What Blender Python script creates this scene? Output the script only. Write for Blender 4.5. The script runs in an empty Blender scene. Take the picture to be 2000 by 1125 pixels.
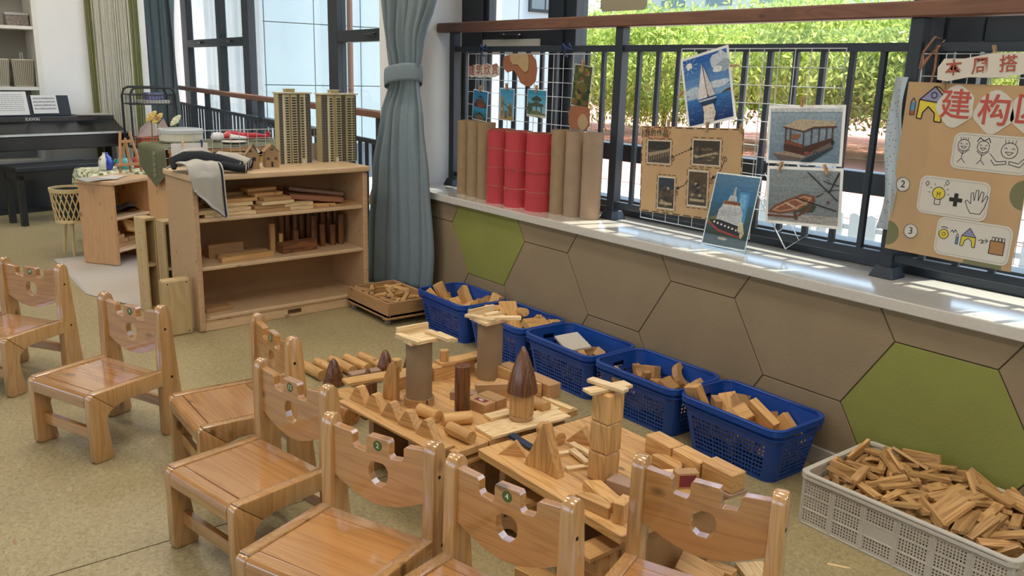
import bpy, bmesh, math, random
from mathutils import Matrix, Vector, Quaternion, Euler
import numpy as np
R = math.radians
PI = math.pi
scene = bpy.context.scene
col = scene.collection
random.seed(11)

# ------------------------------------------------------------------ camera
cam = bpy.data.cameras.new('camera')
cam.sensor_width = 36.0
cam.lens = 1671.6 / 2000 * 36.0
cam.clip_start = 0.05
cam.clip_end = 300
cam_o = bpy.data.objects.new('camera', cam)
col.objects.link(cam_o)
_yaw, _pitch, _roll = -0.66537, 0.247531, 0.028250
_f = Vector((-math.cos(_yaw) * math.cos(_pitch), -math.sin(_yaw) * math.cos(_pitch), -math.sin(_pitch)))
_r = Vector((-math.sin(_yaw), math.cos(_yaw), 0))
_u = _r.cross(_f)
_r2 = math.cos(_roll) * _r + math.sin(_roll) * _u
_u2 = -math.sin(_roll) * _r + math.cos(_roll) * _u
cam_o.matrix_world = Matrix(((_r2.x, _u2.x, -_f.x, 0), (_r2.y, _u2.y, -_f.y, 0), (_r2.z, _u2.z, -_f.z, 1.45), (0, 0, 0, 1)))
scene.camera = cam_o

# ------------------------------------------------------------------ light
world = bpy.data.worlds.new('sky')
scene.world = world
world.use_nodes = True
wn = world.node_tree
sky = wn.nodes.new('ShaderNodeTexSky')
sky.sky_type = 'NISHITA'
sky.sun_disc = False
sky.sun_elevation = R(68)
sky.sun_rotation = R(20)
sky.air_density = 1.0
sky.dust_density = 2.0
wn.links.new(sky.outputs[0], wn.nodes['Background'].inputs[0])
wn.nodes['Background'].inputs[1].default_value = 0.62
sun = bpy.data.lights.new('sun', 'SUN')
sun.energy = 11.0
sun.angle = R(0.6)
sun.color = (1.0, 0.95, 0.86)
sun_o = bpy.data.objects.new('sun', sun)
col.objects.link(sun_o)
_sd = Vector((-0.10, -0.355, -0.925)).normalized()
sun_o.rotation_euler = _sd.to_track_quat('-Z', 'Y').to_euler()
scene.view_settings.view_transform = 'Standard'
scene.view_settings.look = 'None'
scene.view_settings.gamma = 1.0
scene.view_settings.use_curve_mapping = False
scene.view_settings.exposure = 0.0
FILL = 15.0        # strength of the added ceiling fill panels

# ------------------------------------------------------------------ materials
def lin(c):
    if isinstance(c, str):
        c = tuple(int(c[i:i + 2], 16) / 255 for i in (0, 2, 4))
    return tuple(v / 12.92 if v <= .04045 else ((v + .055) / 1.055) ** 2.4 for v in c)
MATS = {}
def newmat(name):
    m = bpy.data.materials.new(name); m.use_nodes = True
    return m, m.node_tree, m.node_tree.nodes['Principled BSDF']
def setc(b, c):
    b.inputs['Base Color'].default_value = (*c, 1)
def plain(name, c, rough=.6, metal=0., noise=0., nscale=8., coat=0., spec=.5, bump=0., bscale=60., emit=0., trans=0., alpha=1.):
    """flat colour with a little mottled variation and optional fine relief"""
    if name in MATS: return MATS[name]
    m, nt, b = newmat(name); c = lin(c)
    setc(b, c)
    b.inputs['Roughness'].default_value = rough; b.inputs['Metallic'].default_value = metal
    b.inputs['Coat Weight'].default_value = coat; b.inputs['Coat Roughness'].default_value = .15
    b.inputs['Specular IOR Level'].default_value = spec
    if emit:
        b.inputs['Emission Color'].default_value = (*c, 1); b.inputs['Emission Strength'].default_value = emit
    if noise or bump:
        tc = nt.nodes.new('ShaderNodeTexCoord')
    if noise:
        n = nt.nodes.new('ShaderNodeTexNoise'); n.inputs['Scale'].default_value = nscale; n.inputs['Detail'].default_value = 5
        nt.links.new(tc.outputs['Object'], n.inputs['Vector'])
        mr = nt.nodes.new('ShaderNodeMapRange'); mr.inputs[1].default_value = .3; mr.inputs[2].default_value = .7
        mr.inputs[3].default_value = 1 - noise; mr.inputs[4].default_value = 1 + noise
        nt.links.new(n.outputs[0], mr.inputs[0])
        mx = nt.nodes.new('ShaderNodeMix'); mx.data_type = 'RGBA'; mx.blend_type = 'MULTIPLY'; mx.inputs[0].default_value = 1
        mx.inputs[6].default_value = (*c, 1); nt.links.new(mr.outputs[0], mx.inputs[7])
        nt.links.new(mx.outputs[2], b.inputs['Base Color'])
    if bump:
        n2 = nt.nodes.new('ShaderNodeTexNoise'); n2.inputs['Scale'].default_value = bscale; n2.inputs['Detail'].default_value = 4
        nt.links.new(tc.outputs['Object'], n2.inputs['Vector'])
        bp = nt.nodes.new('ShaderNodeBump'); bp.inputs['Strength'].default_value = bump; bp.inputs['Distance'].default_value = .01
        nt.links.new(n2.outputs[0], bp.inputs['Height']); nt.links.new(bp.outputs[0], b.inputs['Normal'])
    if trans:
        out = nt.nodes['Material Output']; t = nt.nodes.new('ShaderNodeBsdfTranslucent'); t.inputs[0].default_value = (*c, 1)
        ms = nt.nodes.new('ShaderNodeMixShader'); ms.inputs[0].default_value = trans
        nt.links.new(b.outputs[0], ms.inputs[1]); nt.links.new(t.outputs[0], ms.inputs[2]); nt.links.new(ms.outputs[0], out.inputs[0])
    MATS[name] = m
    return m
def wood(name, light, dark, rough=.45, coat=0., scale=1., axis=0, vary=.12, lines=.55, knots=True):
    """pine-like: long wandering grain lines along one local axis, a tint of its own for every object"""
    if name in MATS: return MATS[name]
    m, nt, b = newmat(name); N = nt.nodes.new; L = nt.links.new
    cl, cd = lin(light), lin(dark)
    b.inputs['Roughness'].default_value = rough; b.inputs['Coat Weight'].default_value = coat; b.inputs['Coat Roughness'].default_value = .1; b.inputs['Coat IOR'].default_value = 1.9 if coat > .7 else 1.5
    tc = N('ShaderNodeTexCoord'); oi = N('ShaderNodeObjectInfo')
    ml = N('ShaderNodeMath'); ml.operation = 'MULTIPLY'; ml.inputs[1].default_value = 23.7; L(oi.outputs['Random'], ml.inputs[0])
    ad = N('ShaderNodeVectorMath'); ad.operation = 'ADD'; L(tc.outputs['Object'], ad.inputs[0]); L(ml.outputs[0], ad.inputs[1])
    mp = N('ShaderNodeMapping'); s = [11 * scale] * 3; s[axis] = 1.1 * scale; mp.inputs['Scale'].default_value = s; L(ad.outputs[0], mp.inputs[0])
    n1 = N('ShaderNodeTexNoise'); n1.inputs['Scale'].default_value = 1.0; n1.inputs['Detail'].default_value = 2; n1.inputs['Distortion'].default_value = .6; L(mp.outputs[0], n1.inputs['Vector'])
    m1 = N('ShaderNodeMath'); m1.operation = 'MULTIPLY'; m1.inputs[1].default_value = 62; L(n1.outputs[0], m1.inputs[0])
    m2 = N('ShaderNodeMath'); m2.operation = 'SINE'; L(m1.outputs[0], m2.inputs[0])
    r1 = N('ShaderNodeMapRange'); r1.inputs[1].default_value = -.2; r1.inputs[2].default_value = 1.; r1.inputs[3].default_value = 0; r1.inputs[4].default_value = lines; L(m2.outputs[0], r1.inputs[0])
    mp2 = N('ShaderNodeMapping'); s = [150 * scale] * 3; s[axis] = 4 * scale; mp2.inputs['Scale'].default_value = s; L(ad.outputs[0], mp2.inputs[0])
    n2 = N('ShaderNodeTexNoise'); n2.inputs['Scale'].default_value = 1.0; n2.inputs['Detail'].default_value = 3; L(mp2.outputs[0], n2.inputs['Vector'])
    r2 = N('ShaderNodeMapRange'); r2.inputs[1].default_value = .35; r2.inputs[2].default_value = .75; r2.inputs[3].default_value = 0; r2.inputs[4].default_value = .35; L(n2.outputs[0], r2.inputs[0])
    su = N('ShaderNodeMath'); su.operation = 'ADD'; su.use_clamp = True; L(r1.outputs[0], su.inputs[0]); L(r2.outputs[0], su.inputs[1])
    mx = N('ShaderNodeMix'); mx.data_type = 'RGBA'; mx.inputs[6].default_value = (*cl, 1); mx.inputs[7].default_value = (*cd, 1); L(su.outputs[0], mx.inputs[0])
    last = mx.outputs[2]
    if knots:
        mp3 = N('ShaderNodeMapping'); s = [9 * scale] * 3; s[axis] = 5 * scale; mp3.inputs['Scale'].default_value = s; L(ad.outputs[0], mp3.inputs[0])
        vo = N('ShaderNodeTexVoronoi'); vo.inputs['Scale'].default_value = 1.0; L(mp3.outputs[0], vo.inputs['Vector'])
        r3 = N('ShaderNodeMapRange'); r3.inputs[1].default_value = .055; r3.inputs[2].default_value = .13; r3.inputs[3].default_value = .75; r3.inputs[4].default_value = 0; L(vo.outputs['Distance'], r3.inputs[0])
        mk = N('ShaderNodeMix'); mk.data_type = 'RGBA'; mk.inputs[7].default_value = (*[v * .35 for v in cd], 1); L(last, mk.inputs[6]); L(r3.outputs[0], mk.inputs[0])
        last = mk.outputs[2]
    wn_ = N('ShaderNodeTexWhiteNoise'); wn_.noise_dimensions = '1D'; L(ml.outputs[0], wn_.inputs['W'])
    r4 = N('ShaderNodeMapRange'); r4.inputs[3].default_value = 1 - vary; r4.inputs[4].default_value = 1 + vary; L(wn_.outputs[0], r4.inputs[0])
    hs = N('ShaderNodeHueSaturation'); L(r4.outputs[0], hs.inputs['Value']); L(last, hs.inputs['Color'])
    L(hs.outputs[0], b.inputs['Base Color'])
    MATS[name] = m
    return m
def glassmat(name, tint=(.93, .97, .96), refl=.08, rough=.0):
    if name in MATS: return MATS[name]
    m, nt, b = newmat(name); nt.nodes.remove(b); N = nt.nodes.new
    t = N('ShaderNodeBsdfTransparent'); t.inputs[0].default_value = (*tint, 1)
    g = N('ShaderNodeBsdfGlossy'); g.inputs['Roughness'].default_value = rough; g.inputs[0].default_value = (1, 1, 1, 1)
    lw = N('ShaderNodeFresnel'); lw.inputs[0].default_value = 1.45
    ms = N('ShaderNodeMixShader')
    ge = N('ShaderNodeNewGeometry'); iv = N('ShaderNodeMath'); iv.operation = 'SUBTRACT'; iv.inputs[0].default_value = 1; nt.links.new(ge.outputs['Backfacing'], iv.inputs[1])
    mu = N('ShaderNodeMath'); mu.operation = 'MULTIPLY'; nt.links.new(lw.outputs[0], mu.inputs[0]); nt.links.new(iv.outputs[0], mu.inputs[1])
    nt.links.new(mu.outputs[0], ms.inputs[0]); nt.links.new(t.outputs[0], ms.inputs[1]); nt.links.new(g.outputs[0], ms.inputs[2])
    nt.links.new(ms.outputs[0], nt.nodes['Material Output'].inputs[0])
    MATS[name] = m
    return m
def printmat():
    """flat print: takes its inks from the mesh's colour attribute"""
    if 'print' in MATS: return MATS['print']
    m, nt, b = newmat('print')
    a = nt.nodes.new('ShaderNodeAttribute'); a.attribute_name = 'ink'
    n = nt.nodes.new('ShaderNodeTexNoise'); n.inputs['Scale'].default_value = 90; n.inputs['Detail'].default_value = 4
    tc = nt.nodes.new('ShaderNodeTexCoord'); nt.links.new(tc.outputs['Object'], n.inputs['Vector'])
    mr = nt.nodes.new('ShaderNodeMapRange'); mr.inputs[1].default_value = .3; mr.inputs[2].default_value = .7; mr.inputs[3].default_value = .8; mr.inputs[4].default_value = 1.2
    nt.links.new(n.outputs[0], mr.inputs[0])
    mx = nt.nodes.new('ShaderNodeMix'); mx.data_type = 'RGBA'; mx.blend_type = 'MULTIPLY'; mx.inputs[0].default_value = 1
    nt.links.new(a.outputs['Color'], mx.inputs[6]); nt.links.new(mr.outputs[0], mx.inputs[7]); nt.links.new(mx.outputs[2], b.inputs['Base Color'])
    b.inputs['Roughness'].default_value = .45
    t = nt.nodes.new('ShaderNodeBsdfTranslucent'); nt.links.new(mx.outputs[2], t.inputs[0])
    ms = nt.nodes.new('ShaderNodeMixShader'); ms.inputs[0].default_value = .25
    nt.links.new(b.outputs[0], ms.inputs[1]); nt.links.new(t.outputs[0], ms.inputs[2]); nt.links.new(ms.outputs[0], nt.nodes['Material Output'].inputs[0])
    MATS['print'] = m
    return m

# ------------------------------------------------------------------ mesh helpers
class B:
    """collects shapes, then links them as ONE mesh object"""
    def __init__(s): s.v = []; s.f = []; s.c = []; s.cur = None
    def add(s, vs, fs, mat=None):
        o = len(s.v)
        s.v += [tuple(mat @ Vector(p)) for p in vs] if mat is not None else [tuple(p) for p in vs]
        s.f += [tuple(i + o for i in f) for f in fs]; s.c += [s.cur] * len(fs)
        return s
    def box(s, x0, x1, y0, y1, z0, z1, mat=None):
        vs = [(x, y, z) for x in (x0, x1) for y in (y0, y1) for z in (z0, z1)]
        return s.add(vs, [(0, 1, 3, 2), (4, 6, 7, 5), (0, 4, 5, 1), (2, 3, 7, 6), (0, 2, 6, 4), (1, 5, 7, 3)], mat)
    def cbox(s, c, d, mat=None):
        return s.box(c[0] - d[0] / 2, c[0] + d[0] / 2, c[1] - d[1] / 2, c[1] + d[1] / 2, c[2] - d[2] / 2, c[2] + d[2] / 2, mat)
    def prism(s, pts, h0, h1, axis=2, mat=None):
        """polygon pts (2-D, counter-clockwise) pushed out along axis: 2 -> (x,y), 1 -> (x,z), 0 -> (y,z)"""
        n = len(pts)
        def P(p, h): return {2: (p[0], p[1], h), 1: (p[0], h, p[1]), 0: (h, p[0], p[1])}[axis]
        vs = [P(p, h0) for p in pts] + [P(p, h1) for p in pts]
        fs = [tuple(range(n))[::-1], tuple(range(n, 2 * n))] + [(i, (i + 1) % n, n + (i + 1) % n, n + i) for i in range(n)]
        if axis == 1: fs = [f[::-1] for f in fs]
        return s.add(vs, fs, mat)
    def lathe(s, prof, n=20, mat=None, a0=0, a1=2 * PI, cap=True):
        full = abs(a1 - a0 - 2 * PI) < 1e-6
        m = n if full else n + 1
        vs = []; fs = []
        for i in range(m):
            a = a0 + (a1 - a0) * i / n
            for r, z in prof: vs.append((r * math.cos(a), r * math.sin(a), z))
        k = len(prof)
        for i in range(n):
            j = (i + 1) % m
            for q in range(k - 1): fs.append((i * k + q, j * k + q, j * k + q + 1, i * k + q + 1))
        if full and cap:
            if prof[0][0] > 1e-6: fs.append(tuple(i * k for i in range(m))[::-1])
            if prof[-1][0] > 1e-6: fs.append(tuple(i * k + k - 1 for i in range(m)))
        return s.add(vs, fs, mat)
    def tube(s, pts, r, n=8, closed=False, flat=1.):
        """round bar along a polyline"""
        P = [Vector(p) for p in pts]; k = len(P); vs = []; fs = []
        rr = r if isinstance(r, (list, tuple)) else [r] * k
        up = None
        for i in range(k):
            a = P[(i + 1) % k] if (closed or i < k - 1) else P[i]
            b = P[i - 1] if (closed or i > 0) else P[i]
            t = (a - b).normalized()
            if up is None:
                up = Vector((0, 0, 1)) if abs(t.z) < .9 else Vector((1, 0, 0))
            x = t.cross(up).normalized(); y = x.cross(t).normalized(); up = y
            for q in range(n):
                an = 2 * PI * q / n
                vs.append(P[i] + rr[i] * (math.cos(an) * x + math.sin(an) * y * flat))
        for i in range(k if closed else k - 1):
            j = (i + 1) % k
            for q in range(n): fs.append((i * n + q, i * n + (q + 1) % n, j * n + (q + 1) % n, j * n + q))
        if not closed:
            fs.append(tuple(range(n))[::-1]); fs.append(tuple((k - 1) * n + q for q in range(n)))
        return s.add(vs, fs)
    def grid(s, fn, nu, nv, closed_u=False):
        vs = [fn(i / nu, j / nv) for i in range(nu if closed_u else nu + 1) for j in range(nv + 1)]
        m = nu if closed_u else nu + 1
        fs = [(i * (nv + 1) + j, ((i + 1) % m) * (nv + 1) + j, ((i + 1) % m) * (nv + 1) + j + 1, i * (nv + 1) + j + 1) for i in range(nu) for j in range(nv)]
        return s.add(vs, fs)
    def poly2(s, pts, z=0.):
        return s.add([(p[0], p[1], z) for p in pts], [tuple(range(len(pts)))])
    def mesh(s, name, bevel=0., seg=1, smooth=False, ang=30):
        me = bpy.data.meshes.new(name); me.from_pydata(s.v, [], s.f)
        bm = bmesh.new(); bm.from_mesh(me)
        bmesh.ops.recalc_face_normals(bm, faces=bm.faces)
        if bevel:
            ed = [e for e in bm.edges if len(e.link_faces) == 2 and e.calc_face_angle(0) > R(ang)]
            if ed: bmesh.ops.bevel(bm, geom=ed, offset=bevel, segments=seg, affect='EDGES', profile=.5, clamp_overlap=True)
        bm.to_mesh(me); bm.free()
        if any(c is not None for c in s.c) and not bevel:
            at = me.color_attributes.new('ink', 'FLOAT_COLOR', 'CORNER')
            for p in me.polygons:
                c = lin(s.c[p.index] or 'ffffff')
                for li in p.loop_indices: at.data[li].color = (*c, 1)
        if smooth:
            me.polygons.foreach_set('use_smooth', [True] * len(me.polygons))
            try: me.set_sharp_from_angle(angle=R(smooth if smooth is not True else 40))
            except Exception: pass
        return me
    def build(s, name, mat, parent=None, loc=None, rot=None, **k):
        return link(name, s.mesh(name, **k), mat, parent, loc, rot)
def link(name, me, mat, parent=None, loc=None, rot=None):
    if mat is not None and not me.materials: me.materials.append(mat)
    o = bpy.data.objects.new(name, me); col.objects.link(o)
    if loc is not None: o.location = loc
    if rot is not None:
        if isinstance(rot, Quaternion): o.rotation_mode = 'QUATERNION'; o.rotation_quaternion = rot
        else: o.rotation_euler = rot if isinstance(rot, (tuple, list, Euler)) else (0, 0, rot)
    if parent is not None: o.parent = parent
    return o
def tag(o, label, cat=None, group=None, kind=None):
    if label: o['label'] = label
    if cat: o['category'] = cat
    if group: o['group'] = group
    if kind: o['kind'] = kind
    return o
def thing(name, label, cat, loc=(0, 0, 0), rotz=0., group=None):
    o = bpy.data.objects.new(name, None); o.empty_display_size = .05; col.objects.link(o)
    o.location = loc; o.rotation_euler = (0, 0, rotz)
    return tag(o, label, cat, group)
def copy_tree(o, parent=None):
    c = o.copy(); col.objects.link(c); c.parent = parent
    for ch in o.children: copy_tree(ch, c)
    return c
def struct(o):
    o['kind'] = 'structure'; return o
def sempty(name, loc=(0, 0, 0), rotz=0.):
    o = bpy.data.objects.new(name, None); o.empty_display_size = .05; col.objects.link(o); o.location = loc; o.rotation_euler = (0, 0, rotz)
    return struct(o)
_fonts = {}
def text(body, size, mat, parent, loc, rot=(0, 0, 0), name='lettering', ext=.0003, align='CENTER', bold=0.):
    cu = bpy.data.curves.new(name, 'FONT'); cu.body = body; cu.size = size; cu.extrude = ext; cu.align_x = align; cu.align_y = 'CENTER'; cu.offset = bold
    cu.resolution_u = 2
    t = bpy.data.objects.new(name, cu); col.objects.link(t)
    dg = bpy.context.evaluated_depsgraph_get()
    me = bpy.data.meshes.new_from_object(t.evaluated_get(dg)); me.name = name
    bpy.data.objects.remove(t)
    me.materials.clear()
    return link(name, me, mat, parent, loc, rot)
def rrect(w, h, r, n=4, cx=0, cy=0):
    pts = []
    for sx, sy, a in ((1, 1, 0), (-1, 1, 90), (-1, -1, 180), (1, -1, 270)):
        for i in range(n + 1):
            t = R(a + 90 * i / n); pts.append((cx + sx * (w / 2 - r) + r * math.cos(t), cy + sy * (h / 2 - r) + r * math.sin(t)))
    return pts
def ell(cx, cy, rx, ry, n=16, a0=0, a1=360):
    return [(cx + rx * math.cos(R(a0 + (a1 - a0) * i / n)), cy + ry * math.sin(R(a0 + (a1 - a0) * i / n))) for i in range(n + (0 if a1 - a0 >= 360 else 1))]

# palette
m_wall = plain('wall_paint', 'dedddb', .85, noise=.03, nscale=3)
m_white = plain('white_lacquer', 'd8d5cc', .5, noise=.03)
m_char = plain('charcoal_aluminium', '20262e', .42, noise=.06, nscale=5)
m_iron = plain('charcoal_steel', '1f262f', .45, noise=.08, nscale=12)
m_glass = glassmat('window_glass')
m_rail = wood('rail_wood', '77503c', '58382a', .5, lines=.4)
m_stone = plain('sill_stone', 'c4beb3', .14, noise=.05, nscale=60, coat=.8)
m_tan = plain('panel_tan', '8a775b', .75, noise=.06, nscale=5, bump=.15, bscale=140)
m_green = plain('panel_green', '82833c', .75, noise=.06, nscale=5, bump=.15, bscale=140)
m_joint = plain('panel_joint', '4a3c2c', .9)
m_base = plain('skirting', 'a8a297', .6, noise=.05)
m_shelf = wood('shelf_pine', 'c6a27a', 'ab855e', .4, coat=.1, lines=.28)
m_shelf_l = wood('shelf_pine_edge', 'd8b88e', 'bf9a70', .4, coat=.1, lines=.25)
m_chair = wood('chair_pine', 'bd874c', '956231', .24, coat=1., lines=.34, scale=.9)
m_chair_l = wood('chair_pine_pale', 'c2945c', 'a0713e', .26, coat=.8, lines=.38, scale=.9, axis=2)
m_pine = wood('block_pine', 'd4a76c', 'a9783e', .5, lines=.45, scale=1.3)
m_pale = wood('plank_pale', 'e6cb9c', 'c09a62', .55, lines=.55, scale=1.6, knots=False)
m_kapla = wood('stick_pine', 'c89e66', '946a3a', .6, lines=.6, scale=2.0, knots=False, vary=.2)
m_beech = wood('block_beech', 'b88f60', '977046', .5, lines=.2, scale=1.5)
m_dark = wood('block_burnt', '855430', '4a2c16', .35, coat=.25, lines=.6, scale=1.5, knots=False)
m_darkz = wood('block_burnt_upright', '7c4e2b', '3e2412', .3, coat=.3, lines=.6, scale=1.5, axis=2, knots=False)
m_pinez = wood('block_pine_upright', 'd2a568', 'a6743a', .5, lines=.45, scale=1.3, axis=2)
m_grey = wood('block_greyed', 'a98a72', '8f7058', .55, lines=.25, scale=1.5)
m_kraft = plain('kraft_card', '9a7d58', .85, noise=.08, nscale=14)
m_kraftl = plain('kraft_paper', 'c0a27a', .8, noise=.06, nscale=9, trans=.3)
m_paper = plain('white_paper', 'e8e6e2', .7, trans=.3)
m_cardw = plain('white_card', 'd8d2c6', .7, trans=.25)
m_wire = plain('white_wire', 'bfc3c5', .35, metal=.2)
m_black = plain('black_lacquer', '0c0b0c', .3, noise=.1, coat=.2)
m_blackm = plain('black_matt', '14151a', .55)
m_blue = plain('blue_plastic', '114293', .35, noise=.05, nscale=3)
m_milk = plain('milky_plastic', 'e2ddd2', .4, trans=.35)
m_curtain = plain('curtain_cloth', '7e8c92', .9, noise=.05, nscale=40, bump=.25, bscale=400, trans=.15)
m_tube = plain('card_tube', '8f7656', .8, noise=.09, nscale=18)
m_tubei = plain('card_tube_grey', '927a63', .8, noise=.1, nscale=14)
m_red = plain('red_paper', 'ad3238', .65, noise=.08, nscale=10)
m_ink = plain('black_ink', '1d1a18', .7)
m_cement = plain('pale_concrete', 'b9b6ad', .85, noise=.06, nscale=1)

# ================================================================== the setting
WY = 2.845            # face of the panelled low wall
ZS = 0.722            # top of the stone sill
# floor: dark screed with two linoleum sheets that meet in one open seam
def floor_mat():
    m, nt, b = newmat('linoleum'); N = nt.nodes.new; L = nt.links.new
    tc = N('ShaderNodeTexCoord')
    n1 = N('ShaderNodeTexNoise'); n1.inputs['Scale'].default_value = 75; n1.inputs['Detail'].default_value = 6; n1.inputs['Distortion'].default_value = 1.2; L(tc.outputs['Object'], n1.inputs['Vector'])
    n2 = N('ShaderNodeTexNoise'); n2.inputs['Scale'].default_value = 2.2; n2.inputs['Detail'].default_value = 4; L(tc.outputs['Object'], n2.inputs['Vector'])
    cr = N('ShaderNodeValToRGB'); e = cr.color_ramp.elements
    e[0].position = .3; e[0].color = (*lin('887a55'), 1); e[1].position = .72; e[1].color = (*lin('b0a17c'), 1)
    e2 = cr.color_ramp.elements.new(.5); e2.color = (*lin('a0916a'), 1)
    L(n1.outputs[0], cr.inputs[0])
    mr = N('ShaderNodeMapRange'); mr.inputs[1].default_value = .3; mr.inputs[2].default_value = .7; mr.inputs[3].default_value = .9; mr.inputs[4].default_value = 1.08; L(n2.outputs[0], mr.inputs[0])
    mx = N('ShaderNodeMix'); mx.data_type = 'RGBA'; mx.blend_type = 'MULTIPLY'; mx.inputs[0].default_value = 1; L(cr.outputs[0], mx.inputs[6]); L(mr.outputs[0], mx.inputs[7])
    L(mx.outputs[2], b.inputs['Base Color']); b.inputs['Roughness'].default_value = .38; b.inputs['Specular IOR Level'].default_value = .4
    bp = N('ShaderNodeBump'); bp.inputs['Strength'].default_value = .06; bp.inputs['Distance'].default_value = .01; L(n1.outputs[0], bp.inputs['Height']); L(bp.outputs[0], b.inputs['Normal'])
    return m
m_floor = floor_mat()
floor = struct(B().box(-12.2, 4, -4, 3.9, -.12, -.004).build('floor', plain('screed', '120c08', .95)))
B().box(-12.2, -2.5335, -4, 3.9, -.004, 0).build('floor_sheet', m_floor, floor)
B().box(-2.5275, 4, -4, 2.9, -.004, 0).build('floor_sheet', m_floor, floor)
B().prism([(-2.79 + .02 * math.cos(a) * (1 + .4 * math.sin(3 * a)), .266 + .006 * math.sin(a)) for a in [i * PI / 8 for i in range(16)]], 0, .0006).build('paint_stain', plain('red_stain', 'a07f60', .5), floor)
struct(B().box(-12.4, -5, -4.2, 4.2, 3.8, 4.0).box(-5, 4.2, -4.2, 3.62, 3.8, 4.0).build('ceiling', m_wall))
# low wall under the windows with its hexagon panels
wl = struct(B().box(-4.8, 4, WY + .004, 3.62, 0, .68).build('wall_window', m_joint))
A_ = .1745
def hexpanel(cx, cz, green):
    g = .0022; pts = []
    for dx, dz in ((2 * A_, 0), (A_, .2825), (-A_, .2825), (-2 * A_, 0), (-A_, -.2825), (A_, -.2825)):
        pts.append((cx + dx * (1 - g / .3), cz + dz * (1 - g / .28)))
    # clip to 0.09 .. 0.68
    def clip(P, z, keep):
        out = []
        for i in range(len(P)):
            a, b = P[i], P[(i + 1) % len(P)]
            ia, ib = keep(a[1]), keep(b[1])
            if ia: out.append(a)
            if ia != ib:
                t = (z - a[1]) / (b[1] - a[1]); out.append((a[0] + t * (b[0] - a[0]), z))
        return out
    pts = clip(pts, .0, lambda v: v >= .0); pts = clip(pts, .68, lambda v: v <= .68) if pts else pts
    if len(pts) < 3: return
    o = B().prism(pts, WY, WY + .012, axis=1).build('panel', m_green if green else m_tan, wl, bevel=.0015)
    if green: o['label'] = 'olive green hexagon panel'
for k in range(-2, 9):
    cx = -3.877 + .5234 * k
    for cz in ((.564, -.001) if k % 2 == 0 else (.2815, .8465)):
        if cx - 2 * A_ < -4.8 and cx + 2 * A_ < -4.8: continue
        hexpanel(cx, cz, (k == 0 and cz > .5) or (k == 5 and cz < .5))
struct(B().box(-4.8, 4, WY - .012, WY + .001, 0, .075).build('baseboard_window', m_base, bevel=.003))
struct(B().box(-4.8, 4, 2.815, 3.42, .68, ZS).build('trim_1', m_stone, bevel=.004, seg=2))
# column with the jamb left of the big window, and the wall over it
struct(B().box(-5.12, -4.8, 2.86, 3.62, 0, 3.8).build('wall_column', m_wall, bevel=.006))
struct(B().box(-4.8, 4, 3.3, 3.62, 2.9, 3.8).build('wall_lintel', m_wall))
# far end: pale wall, built-in shelves, niche behind
struct(B().box(-9.95, -9.75, 1.67, 2.68, 0, 3.8).box(-12.2, -9.95, 2.48, 2.68, 0, 3.8).build('wall_far', m_wall))
struct(B().box(-12.4, -12.2, 2.4, 4.2, 0, 3.8).build('wall_niche', m_wall))
struct(B().box(-10.4, -10.2, -4.2, 1.8, 0, 3.8).build('wall_shelves', plain('shelf_back', '9c9890', .8)))
struct(B().box(4, 4.2, -4.2, 3.62, 0, 3.8).build('wall_back', m_wall))
op = B().box(-10.4, 4, -4.2, -4, 0, .9).box(-10.4, 4, -4.2, -4, 2.75, 3.8)
for x0, x1 in ((-10.4, -8.2), (-5.0, -4.4), (-1.2, -.6), (2.6, 4)): op.box(x0, x1, -4.2, -4, .9, 2.75)
struct(op.build('wall_opposite', m_wall))
struct(B().box(-9.76, -9.735, 1.67, 2.68, 0, .09).build('baseboard_far', m_base))

# ceiling fill panels added to brighten the room (off the top of the picture)
m_fill = plain('fill_diffuser', 'fff6ea', .5, emit=FILL)
lf = B().box(-.62, .62, -.32, .32, .0, .05).mesh('fill_frame', bevel=.004); ld = B().box(-.58, .58, -.28, .28, -.004, .001).mesh('diffuser')
for i, (x, y) in enumerate([(x, y) for x in (-7.6, -4.6, -1.6, 1.4) for y in (-.3, 1.75)]):
    t = thing('fill_panel', 'flat white fill light panel added above the room', 'fill light', (x, y, 3.75), 0, 'added fill panels')
    link('fill_frame', lf, m_white, t); link('diffuser', ld, m_fill, t)

# built-in shelving in the far wall
bs = thing('built_in_shelves', 'white built-in wall shelves above the piano', 'shelves', (-9.75, 0, 0))
bs_w = m_white
B().box(-.45, 0.02, 1.625, 1.668, 0, 3.7).build('side_panel', bs_w, bs)
B().box(-.45, 0.02, .3, .34, 0, 3.7).build('side_panel', bs_w, bs)
for z in (.42, .82, 1.141, 1.718, 2.3, 2.9): B().box(-.45, .01, .34, 1.625, z, z + .032).build('shelf_board', bs_w, bs, bevel=.002)
B().box(-.01, .012, .9, 1.625, .05, .42).build('door', bs_w, bs)

# --- windows -------------------------------------------------------
GY = 3.34
w1 = sempty('window_1', (0, GY, 0))
def bar(par, name, x0, x1, z0, z1, d0=-.04, d1=.04, mat=None): return B().box(x0, x1, d0, d1, z0, z1).build(name, mat or m_char, par, bevel=.003)
def pane(par, x0, x1, z0, z1, d=0.): return B().box(x0, x1, d - .003, d + .003, z0, z1).build('pane', m_glass, par)
bar(w1, 'frame', -4.8, 4, .722, .80, -.06, .05); bar(w1, 'frame', -4.8, 4, 2.84, 2.9)
B().box(-4.8, 4, -.09, -.06, .722, .765).build('track', m_char, w1, bevel=.003)
bar(w1, 'frame', -4.8, -4.575, .80, 2.84, -.05, .04)
for x0, x1 in ((-3.915, -3.69), (-1.775, -1.50), (-.85, -.62), (1.3, 1.55), (3.9, 4)): bar(w1, 'mullion', x0, x1, .80, 2.84, -.05, .04)
B().box(-3.80, -3.78, -.065, -.05, .80, 2.84).build('mullion_rib', m_iron, w1)
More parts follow.
